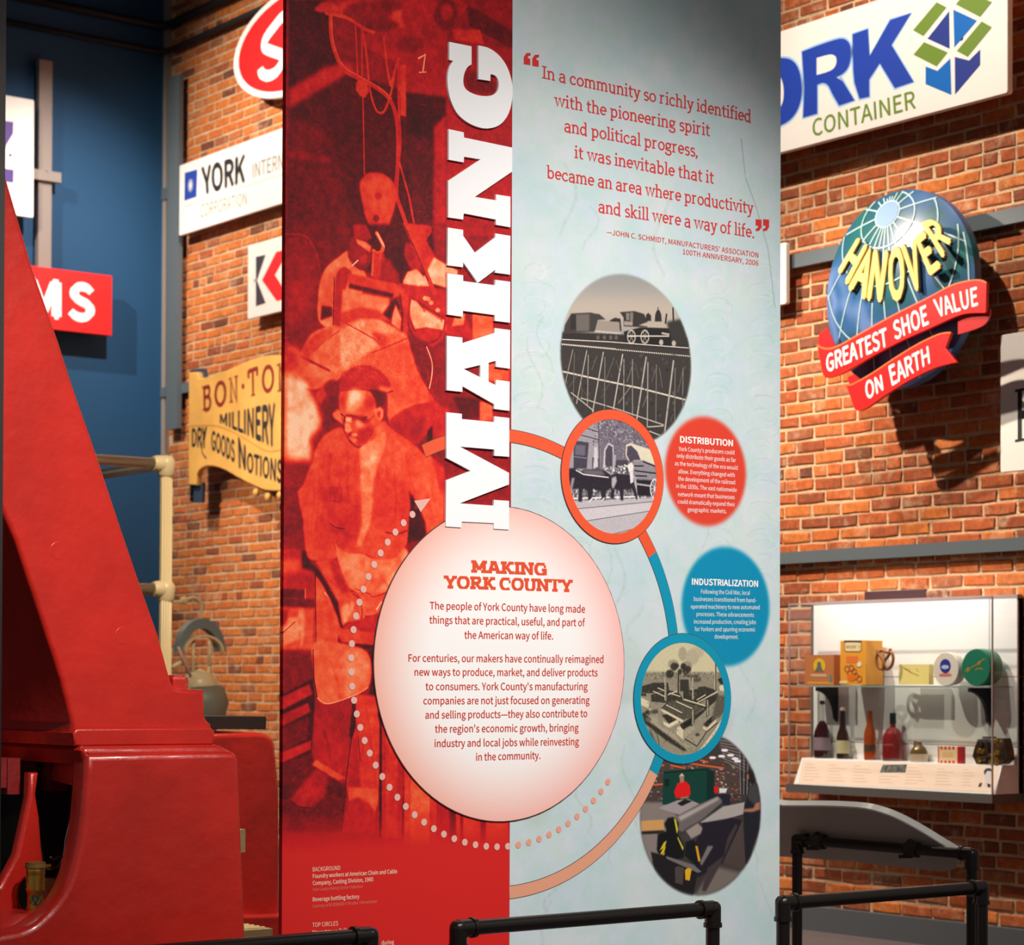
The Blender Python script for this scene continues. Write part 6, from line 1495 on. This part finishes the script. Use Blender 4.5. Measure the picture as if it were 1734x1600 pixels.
# ------------------------------------------------------------------ cream machine with arched hood
hp = PY(12.4); zh = Z(240, 980, 5.714); H = lambda x, y, o=0: hp.at(*zh((x, y))[0], o)
t = thing('antique_machine', 'small antique cream machine under a grey arched hood, behind the red machine', 'machine', (H(560, 1200).x, 12.4, 0))
r = H(620, 0).x - H(600, 0).x
q = MB(); q.sweep([tuple(H(*xy)) for xy in catmull([(290, 225), (380, 222), (430, 205), (500, 182), (560, 215), (578, 280), (580, 390)], 5)], r * .75, 8); q.build('bracket_arm', M['cream'], t, True)
q = MB(); q.lathe([(.01, -r * 1.6), (r * 1.5, -r), (r * 1.6, r * .8), (.01, r * 1.5)], H(410, 210), 12); q.build('knob', M['cream'], t, True)
def hood(x0, x1, ytop, ybot, rk, m_, name, dy0, dy1, th=1):
    a0 = H(x0, ybot); a1 = H(x1, ybot); top = H((x0 + x1) / 2, ytop); cx = (a0.x + a1.x) / 2; rx = (a1.x - a0.x) / 2; rz = top.z - a0.z; vs = []; fs = []; n = 20
    for k, (yy_, s_) in enumerate(((dy0, 1), (dy1, 1), (dy1, rk), (dy0, rk))):
        for i in range(n + 1):
            a = math.pi * i / n; vs.append((cx - rx * s_ * math.cos(a), 12.4 + yy_, a0.z + rz * s_ * math.sin(a)))
    for k in range(4):
        for i in range(n): fs.append((k * (n + 1) + i, k * (n + 1) + i + 1, ((k + 1) % 4) * (n + 1) + i + 1, ((k + 1) % 4) * (n + 1) + i))
    fs += [(0, n + 1, 2 * n + 2, 3 * n + 3), (n, 3 * n + 3 + n, 2 * n + 2 + n, n + 1 + n)]
    return obj(name, vs, fs, m_, t, True, 40)
hood(345, 800, 385, 700, .70, flat('hood_grey', (118, 126, 122), .4), 'hood', -.02, .05)
hood(385, 770, 540, 700, .86, M['cream'], 'hood_rim', -.04, .0)
for xa, ya, xb, yb in ((500, 590, 495, 930), (660, 600, 655, 850)):
    q = MB(); q.sweep([H(xa, ya), H(xb, yb)], r * .8, 8); q.build('rod', M['cream'], t, True)
q = MB(); q.sweep([tuple(H(*xy)) for xy in catmull([(655, 850), (650, 900), (620, 960), (590, 1010)], 4)], r * .9, 8); q.build('rod', M['cream'], t, True)
q = MB(); q.sweep([tuple(H(*xy)) for xy in catmull([(690, 960), (730, 1030), (720, 1100), (740, 1160)], 4)], r * 1.0, 8); q.build('crank', M['cream'], t, True)
q = MB(); q.lathe([(.001, -.12), (.06, -.11), (.10, -.04), (.11, .02), (.08, .08), (.001, .11)], H(560, 1040), 16); q.build('body', M['cream'], t, True)
bb = H(600, 1120); q = MB(); q.lathe([(.16, -bb.z), (.14, -bb.z + .05), (.05, -bb.z + .12), (.045, -.25), (.12, -.2), (.16, -.05), (.13, .05), (.001, .08)], bb, 16); o = q.build('pedestal', flat('weathered_grey', (120, 116, 98), .5), t, True)
q = MB(); q.sweep([H(330, 660, .03), H(455, 950, .03)], r * .7, 8); o = q.build('lever', flat('lever_pink', (206, 160, 146)), t, True)
q = MB(); q.sweep([H(290, 860), H(400, 800)], r * 1.0, 8); q.build('arm', M['cream'], t, True)

# ------------------------------------------------------------------ black pipe barriers
def fitting(q, p, dirs, R):
    q.lathe([(.001, -R * 1.12), (R * .8, -R * .95), (R * 1.12, -R * .5), (R * 1.18, 0), (R * 1.12, R * .5), (R * .8, R * .95), (.001, R * 1.12)], p, 16)
    for d in dirs: q.lathe([(R * 1.18, 0), (R * 1.18, R * 2.0), (R * 1.34, R * 2.0), (R * 1.34, R * 2.6), (R * .9, R * 2.62)], p, 18, d)
def pipe_unit(name, label, pa, pb, R, cat='barrier', legs=(True, True), group=None):
    pa, pb = Vector(pa), Vector(pb); d = (pb - pa).normalized()
    t = thing(name, label, cat, ((pa + pb) / 2) * 1.0, group); t.location.z = 0
    q = MB(); q.sweep([pa, pb], R, 18); q.build('rail', M['pipe'], t, True, 50)
    for p, s in ((pa, 1), (pb, -1)):
        q = MB(); q.sweep([(p.x, p.y, .01), (p.x, p.y, p.z)], R, 18); q.build('leg', M['pipe'], t, True, 50)
        q = MB(); fitting(q, p, [d * s, (0, 0, -1)], R); q.build('elbow', M['pipe'], t, True, 50)
        q = MB(); q.lathe([(R * 2.2, 0), (R * 2.2, .008), (R * 1.4, .012), (R * 1.4, .04)], (p.x, p.y, 0), 18); q.build('foot_flange', M['pipe'], t, True, 40)
    return t
YB_ = 5.62; bp_ = PY(YB_); zr = bp_.at(985, 1556).z; RR = .0240
xa = bp_.at(776, 1575).x; xb = bp_.at(1207, 1530).x
L0 = xb - xa
for label, x0, x1 in (('black pipe barrier at the far left, only its right end showing', bp_.at(626, 1590).x - L0, bp_.at(626, 1590).x), ('black pipe barrier in front of the aqua half of the banner', xa, xb), ('black pipe barrier right of the banner, in front of the reader board', bp_.at(1326, 1530).x, bp_.at(1662, 1500).x)):
    pipe_unit('pipe_barrier', label, (x0, YB_, zr), (x1, YB_, zr), RR)
# reader board and its stand
def at_s(px, py, s): d = ray(px, py); return EYE + d * s
pl1 = at_s(1350, 1422, 10.3); pr1 = at_s(1646, 1452, 9.45); pr1.z = pl1.z
stand = pipe_unit('reader_stand', 'black pipe stand that carries the tilted grey reader board', pl1, pr1, .0240, 'stand')
a_ = (pr1 - pl1).normalized(); away = Vector((-a_.y, a_.x, 0)); 
if away.dot(fwd0) < 0: away = -away
up_ = (-away * 1.0 + Vector((0, 0, 1.0))).normalized()       # board's upper edge leans towards the camera
bpn = Plane(pl1 + away * .05 - up_ * 0.0, a_, up_)
z8 = Z(1310, 1180, 3.809)
bo_ = z8((-60, 690), (70, 706)) + catmull(z8((70, 706), (350, 708), (560, 720), (680, 745), (800, 790), (950, 870), (1080, 950), (1175, 1005)), 4) + z8((1195, 1065), (1170, 1110), (1100, 1128), (900, 1110), (500, 1062), (40, 1030), (-60, 1020))
t = thing('reader_board', 'curved grey reader board tilted on the black pipe stand, seen from below', 'board', bpn.at(1460, 1420))
pbd = plate('board', bpn, [bo_], .0, .035, flat('reader_grey', (190, 186, 178), .5), t, .003)
e1 = z8((-60, 690), (70, 706)) + catmull(z8((70, 706), (350, 708), (560, 720), (680, 745), (800, 790), (950, 870), (1080, 950), (1175, 1005)), 4)
q = MB(); pts = [bpn.at(*p) - bpn.n * .033 for p in e1]; 
for i in range(len(pts) - 1):
    a, b = pts[i], pts[i + 1]; k1 = -bpn.n * .03 ; o1 = bpn.b * .004
    q.add([a - k1 * 1.0 + o1, b - k1 * 1.0 + o1, b + o1, a + o1, a - bpn.n * .008 - bpn.b * .03, b - bpn.n * .008 - bpn.b * .03, ], [(0, 1, 2, 3), (3, 2, 5, 4)])
o = q.build('edge_trim', flat('trim_light', (215, 215, 210), .3), t); o['label'] = 'light grey edge trim'
for px in (1390, 1551):
    f_ = (px - 1350) / (1646 - 1350); c = pl1.lerp(pr1, f_); q = MB(); n = 14; vs = []; fs = []
    q.lathe([(.0275, -.03), (.034, -.03), (.034, .03), (.0275, .03)], c, 18, a_)
    q.build('clamp', M['blackiron'], stand, True, 40)
    q = MB(); q.sweep([c + Vector((0, 0, .03)) - a_ * .02, c + away * .045 + Vector((0, 0, .05)) - a_ * .02], .012, 8); q.build('clamp_bolt', M['blackiron'], stand, True); q = MB(); q.sweep([c - Vector((0, 0, .03)), c - Vector((0, 0, .034)) - away * .02 - a_ * .06], .008, 8); q.build('clamp_bolt', M['blackiron'], stand, True)

# ------------------------------------------------------------------ display case
XB, XF = 8.955, 8.755
cb, cf = PX(XB), PX(XF)
ya = cb.at(1380, 1160).y; yb = cb.at(1725, 1160).y
zt = cf.at(1337, 1024).z; zbt = cf.at(1338, 1327).z; zbb = cf.at(1338, 1341).z
case = thing('display_case', 'wall-mounted clear display case with white back and grey base', 'display case', (8.85, (ya + yb) / 2, zbb))
WP = flat('case_white', (244, 241, 240), .6)
box('base', (XF - .015, yb - .01, zbb), (XB + .03, ya + .01, zbt), flat('case_grey', (92, 88, 86), .5), case)
# white back boards
ym = cb.at(1678, 1100).y; zj1 = cb.at(1500, 1146).z; zj2 = cb.at(1500, 1258).z
for (u0, u1) in ((yb, ym - .003), (ym + .003, ya)):
    for (v0, v1) in ((zbt, zj2 - .002), (zj2 + .002, zj1 - .002), (zj1 + .002, zt)): box('back_board', (XB - .012, u0, v0), (XB + .03, u1, v1), WP, case)
box('back_core', (XB + .0, yb, zbt), (XB + .03, ya, zt), flat('joint_grey', (150, 140, 132)), case)
# sloped label deck
yt0, yt1 = PX(8.83).at(1358, 1283).y, PX(8.83).at(1697, 1298).y; zd = PX(8.83).at(1358, 1283).z
q = MB(); yl0, yl1 = cf.at(1343, 1325).y, cf.at(1684, 1341).y
q.add([(XF + .005, yl0, zbt), (8.83, yt0, zd), (8.94, yt0, zd), (8.94, yl0, zbt), (XF + .005, yl1, zbt), (8.83, yt1, zd), (8.94, yt1, zd), (8.94, yl1, zbt)], [(0, 1, 2, 3), (7, 6, 5, 4), (0, 4, 5, 1), (1, 5, 6, 2), (2, 6, 7, 3), (0, 3, 7, 4)])
q.build('label_deck', WP, case)
dk = Plane((XF + .005, 0, zbt), (0, -1, 0), (8.83 - XF - .005, 0, zd - zbt)); zc_ = Z(1320, 1270, 4.188)
T = Text(dk, .0015)
plate('label_strip', dk, [zc_((165, 70), (1560, 118), (1520, 300), (135, 235))], .001, 0, flat('label_pink', (252, 224, 204)), case)
lt = []
for i, (x0, x1) in enumerate(((185, 310), (350, 480), (530, 660), (720, 860), (910, 1050), (1120, 1240), (1310, 1390))):
    for j in range(6):
        s_ = (x0 - 165) * .034; y = 100 + j * 22 + s_
        if i == 3 and j < 3: continue
        xx_ = x0 - j * 4; w_ = (x1 - x0) * (1 - .12 * ((j * 7 + i) % 4)) * (.5 if j == 0 else 1)
        a, b = [dk.uv(*q_) for q_ in zc_((xx_, y), (xx_ + w_, y + w_ * .034))]; vs, fs = ribbon([a, b], .0035); T.mb.add([dk.pt(u, v, .0015) for u, v in vs], fs)
T.build(flat('label_print', (226, 190, 172)), case, 'label_print')['kind'] = 'stuff'
pc = zc_((735, 105), (905, 102), (895, 160), (712, 160)); plate('label_photo', dk, [pc], .0018, 0, mat('photo_grey', (110, 106, 104), .6, var=.9, vscale=60), case)
q = MB()
for P_ in (((1450, 150), (1465, 132), (1490, 128), (1515, 140), (1515, 165), (1500, 150), (1475, 148), (1455, 180)), ((1410, 262), (1420, 235), (1440, 232), (1430, 262)), ((1475, 262), (1475, 235), (1500, 245), (1495, 268))):
    vs, fs = shape2d([[dk.uv(*p) for p in zc_(*P_)]]); q.add([dk.pt(u, v, .002) for u, v, _ in vs], fs)
o = q.build('portrait', M['ink'], case); o['label'] = 'small black and white portrait on the label strip'
o['kind'] = 'stuff'
vs, fs = shape2d([[dk.uv(*q_) for q_ in zc_((1462, 160), (1480, 150), (1500, 152), (1510, 168), (1505, 195), (1495, 225), (1500, 250), (1450, 250), (1462, 220), (1456, 190))]])
o = obj('portrait_face', [dk.pt(u, v, .0018) for u, v, _ in vs], fs, flat('portrait_pale', (226, 214, 216)), case)
# acrylic cover
q = MB(); q.box((XF - .002, yb, zbt), (XF + .004, ya + .0, zt)); o = q.build('front_pane', M['glass'], case)
q = MB(); q.box((XF + .004, ya - .003, zbt), (XB, ya + .003, zt)); q.build('side_pane', M['glass'], case)
q = MB(); q.box((XF + .004, yb - .003, zbt), (XB, yb + .003, zt)); q.build('side_pane', M['glass'], case)
q = MB(); q.box((XF - .002, yb - .003, zt), (XB, ya + .003, zt + .006)); q.build('top_pane', M['glass'], case)
ED = flat('acrylic_edge', (150, 134, 132), .3)
for nm, lo, hi in (('corner_edge', (XF - .004, ya - .004, zbt), (XF + .003, ya + .003, zt)), ('corner_edge', (XF - .004, yb - .003, zbt), (XF + .003, yb + .004, zt)), ('back_edge', (XB - .02, ya, zbt), (XB + .0, ya + .012, zt)), ('top_edge', (XF - .004, yb, zt - .003), (XF + .003, ya, zt + .006)), ('top_edge', (XB - .01, yb, zt - .01), (XB + .03, ya, zt + .02))):
    box(nm, lo, hi, ED if nm != 'back_edge' else flat('case_grey', (92, 88, 86), .5), case)
# shelf and its brackets
zs = cf.at(1520, 1161).z
box('shelf', (XF + .01, yb + .02, zs - .008), (XB - .012, ya - .02, zs), M['shelfglass'], case)
box('shelf_edge', (XF + .006, yb + .02, zs - .008), (XF + .011, ya - .02, zs), flat('glass_edge', (150, 164, 160), .2), case)
for px in (1420, 1679):
    y = cb.at(px, 1180).y; P_ = [(XB - .012, zs - .009), (XB - .17, zs - .009), (XB - .17, zs - .03)] + [(XB - .17 + .135 * math.sin(a), zs - .03 - .15 * (1 - math.cos(a))) for a in [i * math.pi / 16 for i in range(1, 9)]] + [(XB - .012, zs - .20)]
    vs, fs = shape2d([P_], .02); obj('shelf_bracket', [(u, y - .01 - v2, v) for u, v, v2 in vs], fs, M['ink'], case)
light = bpy.data.lights.new('case_strip_light', 'AREA'); light.shape = 'RECTANGLE'; light.size = .02; light.size_y = 1.3; light.energy = 4.2; light.color = (1, .95, .92)
lo_ = bpy.data.objects.new('case_strip_light', light); COL.objects.link(lo_); lo_.location = (XF - .04, (ya + yb) / 2, zt + .14); lo_.rotation_euler = (0, math.radians(-14), 0)

# goods in the case
def carton(label, px0, px1, ptop, pbot, X0, dep, m_, name='carton'):
    p = PX(X0); u0 = p.uv(px0, pbot)[0]; u1 = p.uv(px1, pbot)[0]; z0 = p.at(px0, pbot).z; z1 = p.at(px0, ptop).z
    t = thing(name, label, 'box', (X0 + dep / 2, -(u0 + u1) / 2, z0)); box('body', (X0, -u1, z0), (X0 + dep, -u0, z1), m_, t); return t, p, u0, u1, z0, z1
ys_ = 1159.5
def prt(t, p, pts, m_, off=.0008, name='print'): return plate(name, p, [pts], off, 0, m_, t)
t, p, u0, u1, z0, z1 = carton('brown snack carton with a figure in a yellow oval, first on the shelf', 1363, 1412, 1108, ys_, XF + .05, .06, flat('carton_brown', (196, 120, 70)))
za = Z(1350, 1060, 8.257)
t.location.z = zs; 
prt(t, p, [za((310 + 85 * math.cos(a), 560 + (110 if math.sin(a) < 0 else 90) * math.sin(a)))[0] for a in [6.28 * i / 20 for i in range(20)]], flat('egg_yellow', (232, 186, 40)))
prt(t, p, za((285, 500), (330, 500), (340, 570), (370, 640), (245, 640), (280, 570)), flat('figure_grey', (110, 106, 96)), .0014)
prt(t, p, za((190, 668), (410, 668), (410, 710), (190, 706)), flat('label_beige', (214, 176, 150)), .0012); prt(t, p, za((455, 690), (485, 690), (480, 790), (450, 790)), flat('teal_mark', (60, 140, 130)), .0012)
prt(t, p, za((150, 780), (500, 785), (500, 808), (150, 806)), flat('carton_orange', (232, 160, 60)), .001)
t, p, u0, u1, z0, z1 = carton('tall orange pretzel carton with an oval cream label', 1423, 1466, 1085, ys_, XF + .035, .13, flat('carton_yellow', (240, 164, 52)))
prt(t, p, za((655, 200), (905, 200), (905, 225), (655, 225)), flat('brown_line', (96, 70, 44)), .001); prt(t, p, za((660, 232), (700, 222), (860, 222), (900, 232), (903, 330), (880, 362), (680, 362), (658, 330)), flat('brown_line', (96, 70, 44)), .0009)
prt(t, p, za((668, 238), (705, 230), (855, 230), (893, 238), (895, 325), (875, 352), (685, 352), (667, 325)), flat('cream_label', (244, 220, 170)), .0013)
T = Text(p, .0018); T.line('SNYDER\u2019S', *za((682, 312), (880, 312)), 5); T.build(flat('brown_line', (96, 70, 44)), t)
prt(t, p, za((690, 420), (850, 420), (850, 510), (690, 510)), flat('carton_red', (238, 120, 60)), .001)
q = MB()
for x, y in ((700, 600), (760, 590), (820, 700), (740, 660), (870, 740), (800, 640)):
    c = p.uv(*za((x, y))[0]); vs, fs = ribbon([(c[0] + .018 * math.cos(6.28 * i / 12), c[1] + .016 * math.sin(6.28 * i / 12)) for i in range(13)], .006); q.add([p.pt(u, v, .0012 + .0001 * x / 100) for u, v in vs], fs)
q.build('print', flat('pretzel_print', (170, 80, 60)), t)['kind'] = 'stuff'
prt(t, p, [za((760 + 60 * math.cos(a), 720 + 50 * math.sin(a)))[0] for a in [6.28 * i / 16 for i in range(16)]], flat('orange_dot', (240, 120, 20)), .0026); prt(t, p, [za((870 + 32 * math.cos(a), 535 + 36 * math.sin(a)))[0] for a in [6.28 * i / 16 for i in range(16)]], flat('pale_seal', (232, 232, 210)), .0026)
prt(t, p, za((595, 770), (700, 760), (705, 800), (595, 800)), flat('cream_label', (244, 220, 170)), .0026)
# pretzel
pp = PX(XF + .03); c = pp.uv(1498, 1116); r = .058
P_ = catmull([(0.15, -.95), (-.55, -.85), (-.95, -.2), (-.85, .45), (-.35, .75), (.05, .45), (.2, 0.0), (.42, -.35), (.25, -.62)][::1], 5)
q = MB(); C3 = lambda P_: [tuple(pp.pt(c[0] + a * r, c[1] + b * r, .0)) for a, b in P_]
ring = catmull([(-.1, -.95), (-.7, -.75), (-1, -.1), (-.85, .5), (-.3, .8), (.3, .62), (.85, .6), (1.05, .05), (.85, -.6), (.3, -.92), (-.1, -.6), (.05, -.1), (.5, .35), (.72, .95)], 5)
q.sweep(C3(ring), r * .15, 8); q.sweep([v for v in [tuple(pp.pt(c[0] + a * r, c[1] + b * r, .012)) for a, b in catmull([(-.1, -.95), (.12, -.5), (-.15, .1), (-.5, .45), (-.75, .85)], 5)]], r * .14, 8)
t = tag(q.build('pretzel', mat('baked_brown', (160, 98, 52), .35, var=.3, vscale=40), None, True), 'large twisted pretzel propped beside the tall orange carton', 'pretzel')
q = MB(); b0 = pp.pt(c[0], c[1] - r * 1.05, 0); q.sweep([(b0.x + .02, b0.y, zs), (b0.x + .02, b0.y, b0.z + .03)], .003, 6)
tag(q.build('display_rod', M['glass'], None), 'thin clear rod holding up the pretzel', 'rod')
t, p, u0, u1, z0, z1 = carton('low pale yellow box with faint script, between the pretzel and the round tins', 1522, 1573, 1125, 1159, XF + .07, .035, flat('box_yellow', (246, 226, 140)))
zt2 = Z(1350, 1060, 8.257); q = MB()
for a_2, b_2 in (((1470, 570), (1540, 610)), ((1500, 590), (1600, 650)), ((1660, 590), (1700, 640)), ((1600, 650), (1700, 690)), ((1560, 600), (1580, 660))):
    vs, fs = ribbon([p.uv(*zt2(a_2)[0]), p.uv(*zt2(b_2)[0])], .004); q.add([p.pt(u, v, .001) for u, v in vs], fs)
q.build('print', flat('script_brown', (190, 150, 80)), t)['kind'] = 'stuff'
def tin(label, cx, cy, rpx, dep, m_):
    p = PX(XF + .05); c = p.uv(cx, cy); R = rpx * (p.uv(cx, cy - 10)[1] - p.uv(cx, cy)[1]) / 10; o = p.pt(c[0], zs + R, 0)
    t = thing('round_tin', label, 'tin', (o.x + dep / 2, o.y, zs)); q = MB()
    q.lathe([(R * .97, 0), (R, -.004), (R, -dep * .45), (R * 1.0, -dep * .45), (R * .97, -dep * .47), (R * .97, -dep)], o, 32, (-1, 0, 0)); q.build('body', m_, t, True, 40)
    return t, PX(XF + .05), (c[0], zs + R), R
t, p, c, R = tin('white round tin with a blue oval emblem, standing on its edge', 1601.5, 1129, 28.5, .06, flat('tin_white', (228, 216, 204), .35))
plate('emblem', p, [[(c[0] + R * .42 * math.cos(a) - R * .03, c[1] + R * .42 * math.sin(a) + R * .18) for a in [6.28 * i / 24 for i in range(24)]]], .001, 0, flat('tin_blue', (44, 58, 150), .35), t, 0, False)
plate('emblem', p, [[(c[0] + R * .30 * math.cos(a) - R * .03, c[1] + R * .12 * math.sin(a) + R * .12) for a in [6.28 * i / 24 for i in range(24)]]], .002, 0, flat('tin_pale', (190, 200, 226), .35), t, 0, False)
plate('band', p, [[(c[0] - R * .5, c[1] - R * .42), (c[0] + R * .45, c[1] - R * .40), (c[0] + R * .42, c[1] - R * .26), (c[0] - R * .48, c[1] - R * .28)]], .0015, 0, flat('tin_red', (226, 120, 100), .35), t, 0, False)
t, p, c, R = tin('large green round tin with gold script, standing on its edge', 1652.5, 1127, 31.5, .10, flat('tin_green', (34, 118, 92), .35))
q = MB()
for P_ in (((-.75, -.2), (-.5, .0), (-.6, -.25), (-.3, .0), (0, .12), (.3, .35), (.15, .1), (.5, .42), (.65, .4)), ((-.05, -.15), (.2, -.05), (.5, -.1))):
    vs, fs = ribbon([(c[0] + a * R, c[1] + b * R) for a, b in catmull(P_, 4)], .004); q.add([p.pt(u, v, .001) for u, v in vs], fs)
q.build('script', flat('gold_script', (196, 150, 40), .3), t)

xd = 8.885; pd = PX(xd)
def vert(label, cx, pt_, pb_, parts, cat='bottle', name='bottle', squash=1.0):
    """lathe-turned parts; radii in photo pixels, heights as fraction of the whole"""
    c = pd.at(cx, pb_); c.z = zd; h = pd.at(cx, pt_).z - zd; k = (EYE - c).length / F
    t = thing(name, label, cat, c)
    for nm, prof, m_ in parts:
        q = MB(); q.lathe([(r * k, f * h) for r, f in prof], c, 24); o = q.build(nm, m_, t, True, 50)
        if squash != 1.0: o.scale = (squash, 1, 1)
    return t, c, h, k
GD = tint_mat('dark_bottle', (60, 24, 28), .8); GB = tint_mat('dark_brown_bottle', (58, 34, 24), .85); GA = tint_mat('amber_bottle', (176, 78, 22), .75); GR_ = tint_mat('red_liquor', (140, 40, 38), .75); GC = tint_mat('clear_bottle', (200, 196, 190), .25)
t, c, h, k = vert('dark wine-red decanter bottle with a clear neck, first on the deck', 1392, 1186, 1284, [('body', [(13, 0), (14, .03), (14, .38), (12.5, .47), (8, .58), (4, .65)], GD), ('neck', [(3.4, .64), (3.2, .93)], GC), ('stopper', [(3.8, .93), (4.4, .95), (4.4, .99), (3, 1)], flat('stopper_grey', (110, 100, 92)))])
q = MB(); q.lathe([(14.2 * k, h * .14), (14.2 * k, h * .36)], c, 24); q.build('label', flat('label_mauve', (150, 128, 140)), t, True, 50)
t, c, h, k = vert('dark brown long-necked bottle with a cream label and pink cap', 1427, 1198, 1286, [('body', [(10, 0), (10.4, .03), (10.4, .42), (9, .50), (6, .60), (4.8, .70), (4.4, .95)], GB), ('cap', [(4.6, .94), (4.8, .98), (3.6, 1)], flat('cap_pink', (214, 170, 170)))])
q = MB(); q.lathe([(10.6 * k, h * .11), (10.6 * k, h * .36)], c, 24); q.build('label', flat('label_cream', (206, 196, 152)), t, True, 50)
t, c, h, k = vert('amber long-necked beer bottle, third on the deck', 1473, 1203, 1287.5, [('body', [(9.6, 0), (10, .03), (10, .50), (8.6, .60), (5.6, .70), (4.6, .82), (4.3, 1)], GA)])
q = MB(); q.lathe([(10.2 * k, h * .17), (10.2 * k, h * .31)], c, 24); q.build('label', flat('label_brownblack', (84, 62, 40)), t, True, 50)
t, c, h, k = vert('red-brown flat liquor bottle with a black cap, fourth on the deck', 1512, 1207, 1288, [('body', [(17.2, 0), (17.6, .05), (17.6, .42), (16, .54), (10, .66), (5, .70), (4.4, .78)], GR_), ('cap', [(5, .77), (5.4, .79), (5.4, .98), (4.8, 1)], flat('cap_black', (36, 42, 44), .35))], squash=1)
q = MB(); q.lathe([(16.6 * k, -.001), (18 * k, .0), (17.9 * k, h * .05)], c, 24); q.build('foot', GC, t, True, 50)
T = Text(PX(c.x - 17.8 * k), .0005); T.line('HHHH', (1496, 1263), (1511, 1263), 4); T.build(flat('etched', (196, 110, 104)), t, 'etched_label')['kind'] = 'stuff'
t, c, h, k = vert('small stoneware jug with a dark glazed shoulder, fifth on the deck', 1556, 1256, 1291, [('body', [(14, 0), (14.6, .06), (14.6, .40)], flat('stone_cream', (206, 186, 162), .4)), ('shoulder', [(14.6, .40), (14, .52), (11, .70), (6, .84), (4.6, .9), (4.8, 1), (3.4, 1)], flat('glaze_brown', (104, 80, 40), .15))], 'jug', 'stoneware_jug')
q = MB(); q.sweep([c + Vector((0, 4 * k, h * .95)), c + Vector((0, 9 * k, h * 1.03)), c + Vector((0, 10 * k, h * .85)), c + Vector((0, 9 * k, h * .74))], 1.4 * k, 8); q.build('handle', flat('glaze_brown', (104, 80, 40), .15), t, True)
t, p, u0, u1, z0, z1 = carton('cream and red checked box in front of the back board', 1590, 1621, 1265, 1293, xd - .03, .03, flat('check_cream', (250, 214, 166)))
t.location.z = zd
zq = Z(1540, 1160, 8.938)
for y in (950, 1165):
    for x in (487, 547, 607, 667): plate('check', p, [zq((x - 16, y - 22), (x + 16, y - 22), (x + 16, y + 22), (x - 16, y + 22))], .001, 0, flat('check_red', (206, 60, 50)), t)
plate('stripe', p, [zq((432, 920), (448, 920), (448, 1190), (432, 1190))], .001, 0, flat('check_red', (206, 60, 50)), t); prt(t, p, zq((505, 1010), (660, 1010), (660, 1080), (505, 1080)), flat('check_label', (240, 200, 140)), .001)
p2 = PX(xd - .03); e0 = p2.at(1621.5, 1264); e1_ = p2.at(1628.5, 1294)
box('end_panel', (xd - .031, e1_.y, e1_.z), (xd - .001, e0.y, e0.z), flat('end_red', (190, 20, 36)), t)
# faceted metal mould
pm = PX(xd - .05); hexo = zq((1035, 815), (1110, 790), (1310, 790), (1420, 800), (1480, 1000), (1490, 1120), (1430, 1195), (1010, 1195), (940, 1070), (985, 930))
t = thing('metal_mould', 'faceted dark metal mould with golden glints, last on the deck', 'mould', (pm.at(1680, 1296).x, pm.at(1680, 1296).y, zd))
MD = mat('mould_metal', (118, 100, 80), .25, metal=.85, var=.4, vscale=30); MDD = flat('mould_dark', (60, 46, 36), .3)
hl = zq((1030, 820), (1110, 812), (1170, 860), (1185, 960), (1190, 1080), (1150, 1195), (1010, 1195), (945, 1070), (985, 930))
hr = zq((1280, 860), (1300, 800), (1420, 805), (1470, 1000), (1480, 1130), (1400, 1195), (1230, 1195), (1190, 1100), (1270, 1000))
for hx in (hl, hr):
    plate('shell', pm, [hx], 0, .06, MDD, t, .004, True, True)
    cx_ = sum(a for a, b in hx) / len(hx); cy3 = sum(b for a, b in hx) / len(hx)
    plate('shell_lining', pm, [[(cx_ + (a - cx_) * .84, cy3 + (b - cy3) * .84) for a, b in hx]], .002, .01, MD, t, .003, True, True)
zm = 0
for i, (x, y, r) in enumerate(((1095, 880, 5), (1070, 1000, 5.5), (1120, 1010, 5), (1130, 1100, 5.5), (1060, 1130, 5), (1320, 850, 5), (1340, 930, 5), (1345, 1020, 6), (1290, 1080, 6), (1220, 1070, 5), (1320, 1150, 6), (1240, 1155, 5))):
    c = pm.at(*zq((x, y))[0]); k = (EYE - c).length / F; q = MB(); q.lathe([(.001, .012), (r * k * .7, .009), (r * k, 0), (r * k, -.002)], c + pm.n * .004, 8, pm.n); q.build('hollow', M['brass'] if i % 3 else MD, t)
q = MB(); q.sweep([pm.at(*zq((1110, 792))[0]), pm.at(*zq((1300, 792))[0])], .005, 8); q.build('hinge_rod', MDD, t)
q = MB(); 
for x in (1245, 1290): q.sweep([PX(xd - .01).at(*zq((x, 200))[0]), PX(xd - .01).at(*zq((x, 1190))[0])], .002, 6)

# a few bricks painted dark maroon above the case
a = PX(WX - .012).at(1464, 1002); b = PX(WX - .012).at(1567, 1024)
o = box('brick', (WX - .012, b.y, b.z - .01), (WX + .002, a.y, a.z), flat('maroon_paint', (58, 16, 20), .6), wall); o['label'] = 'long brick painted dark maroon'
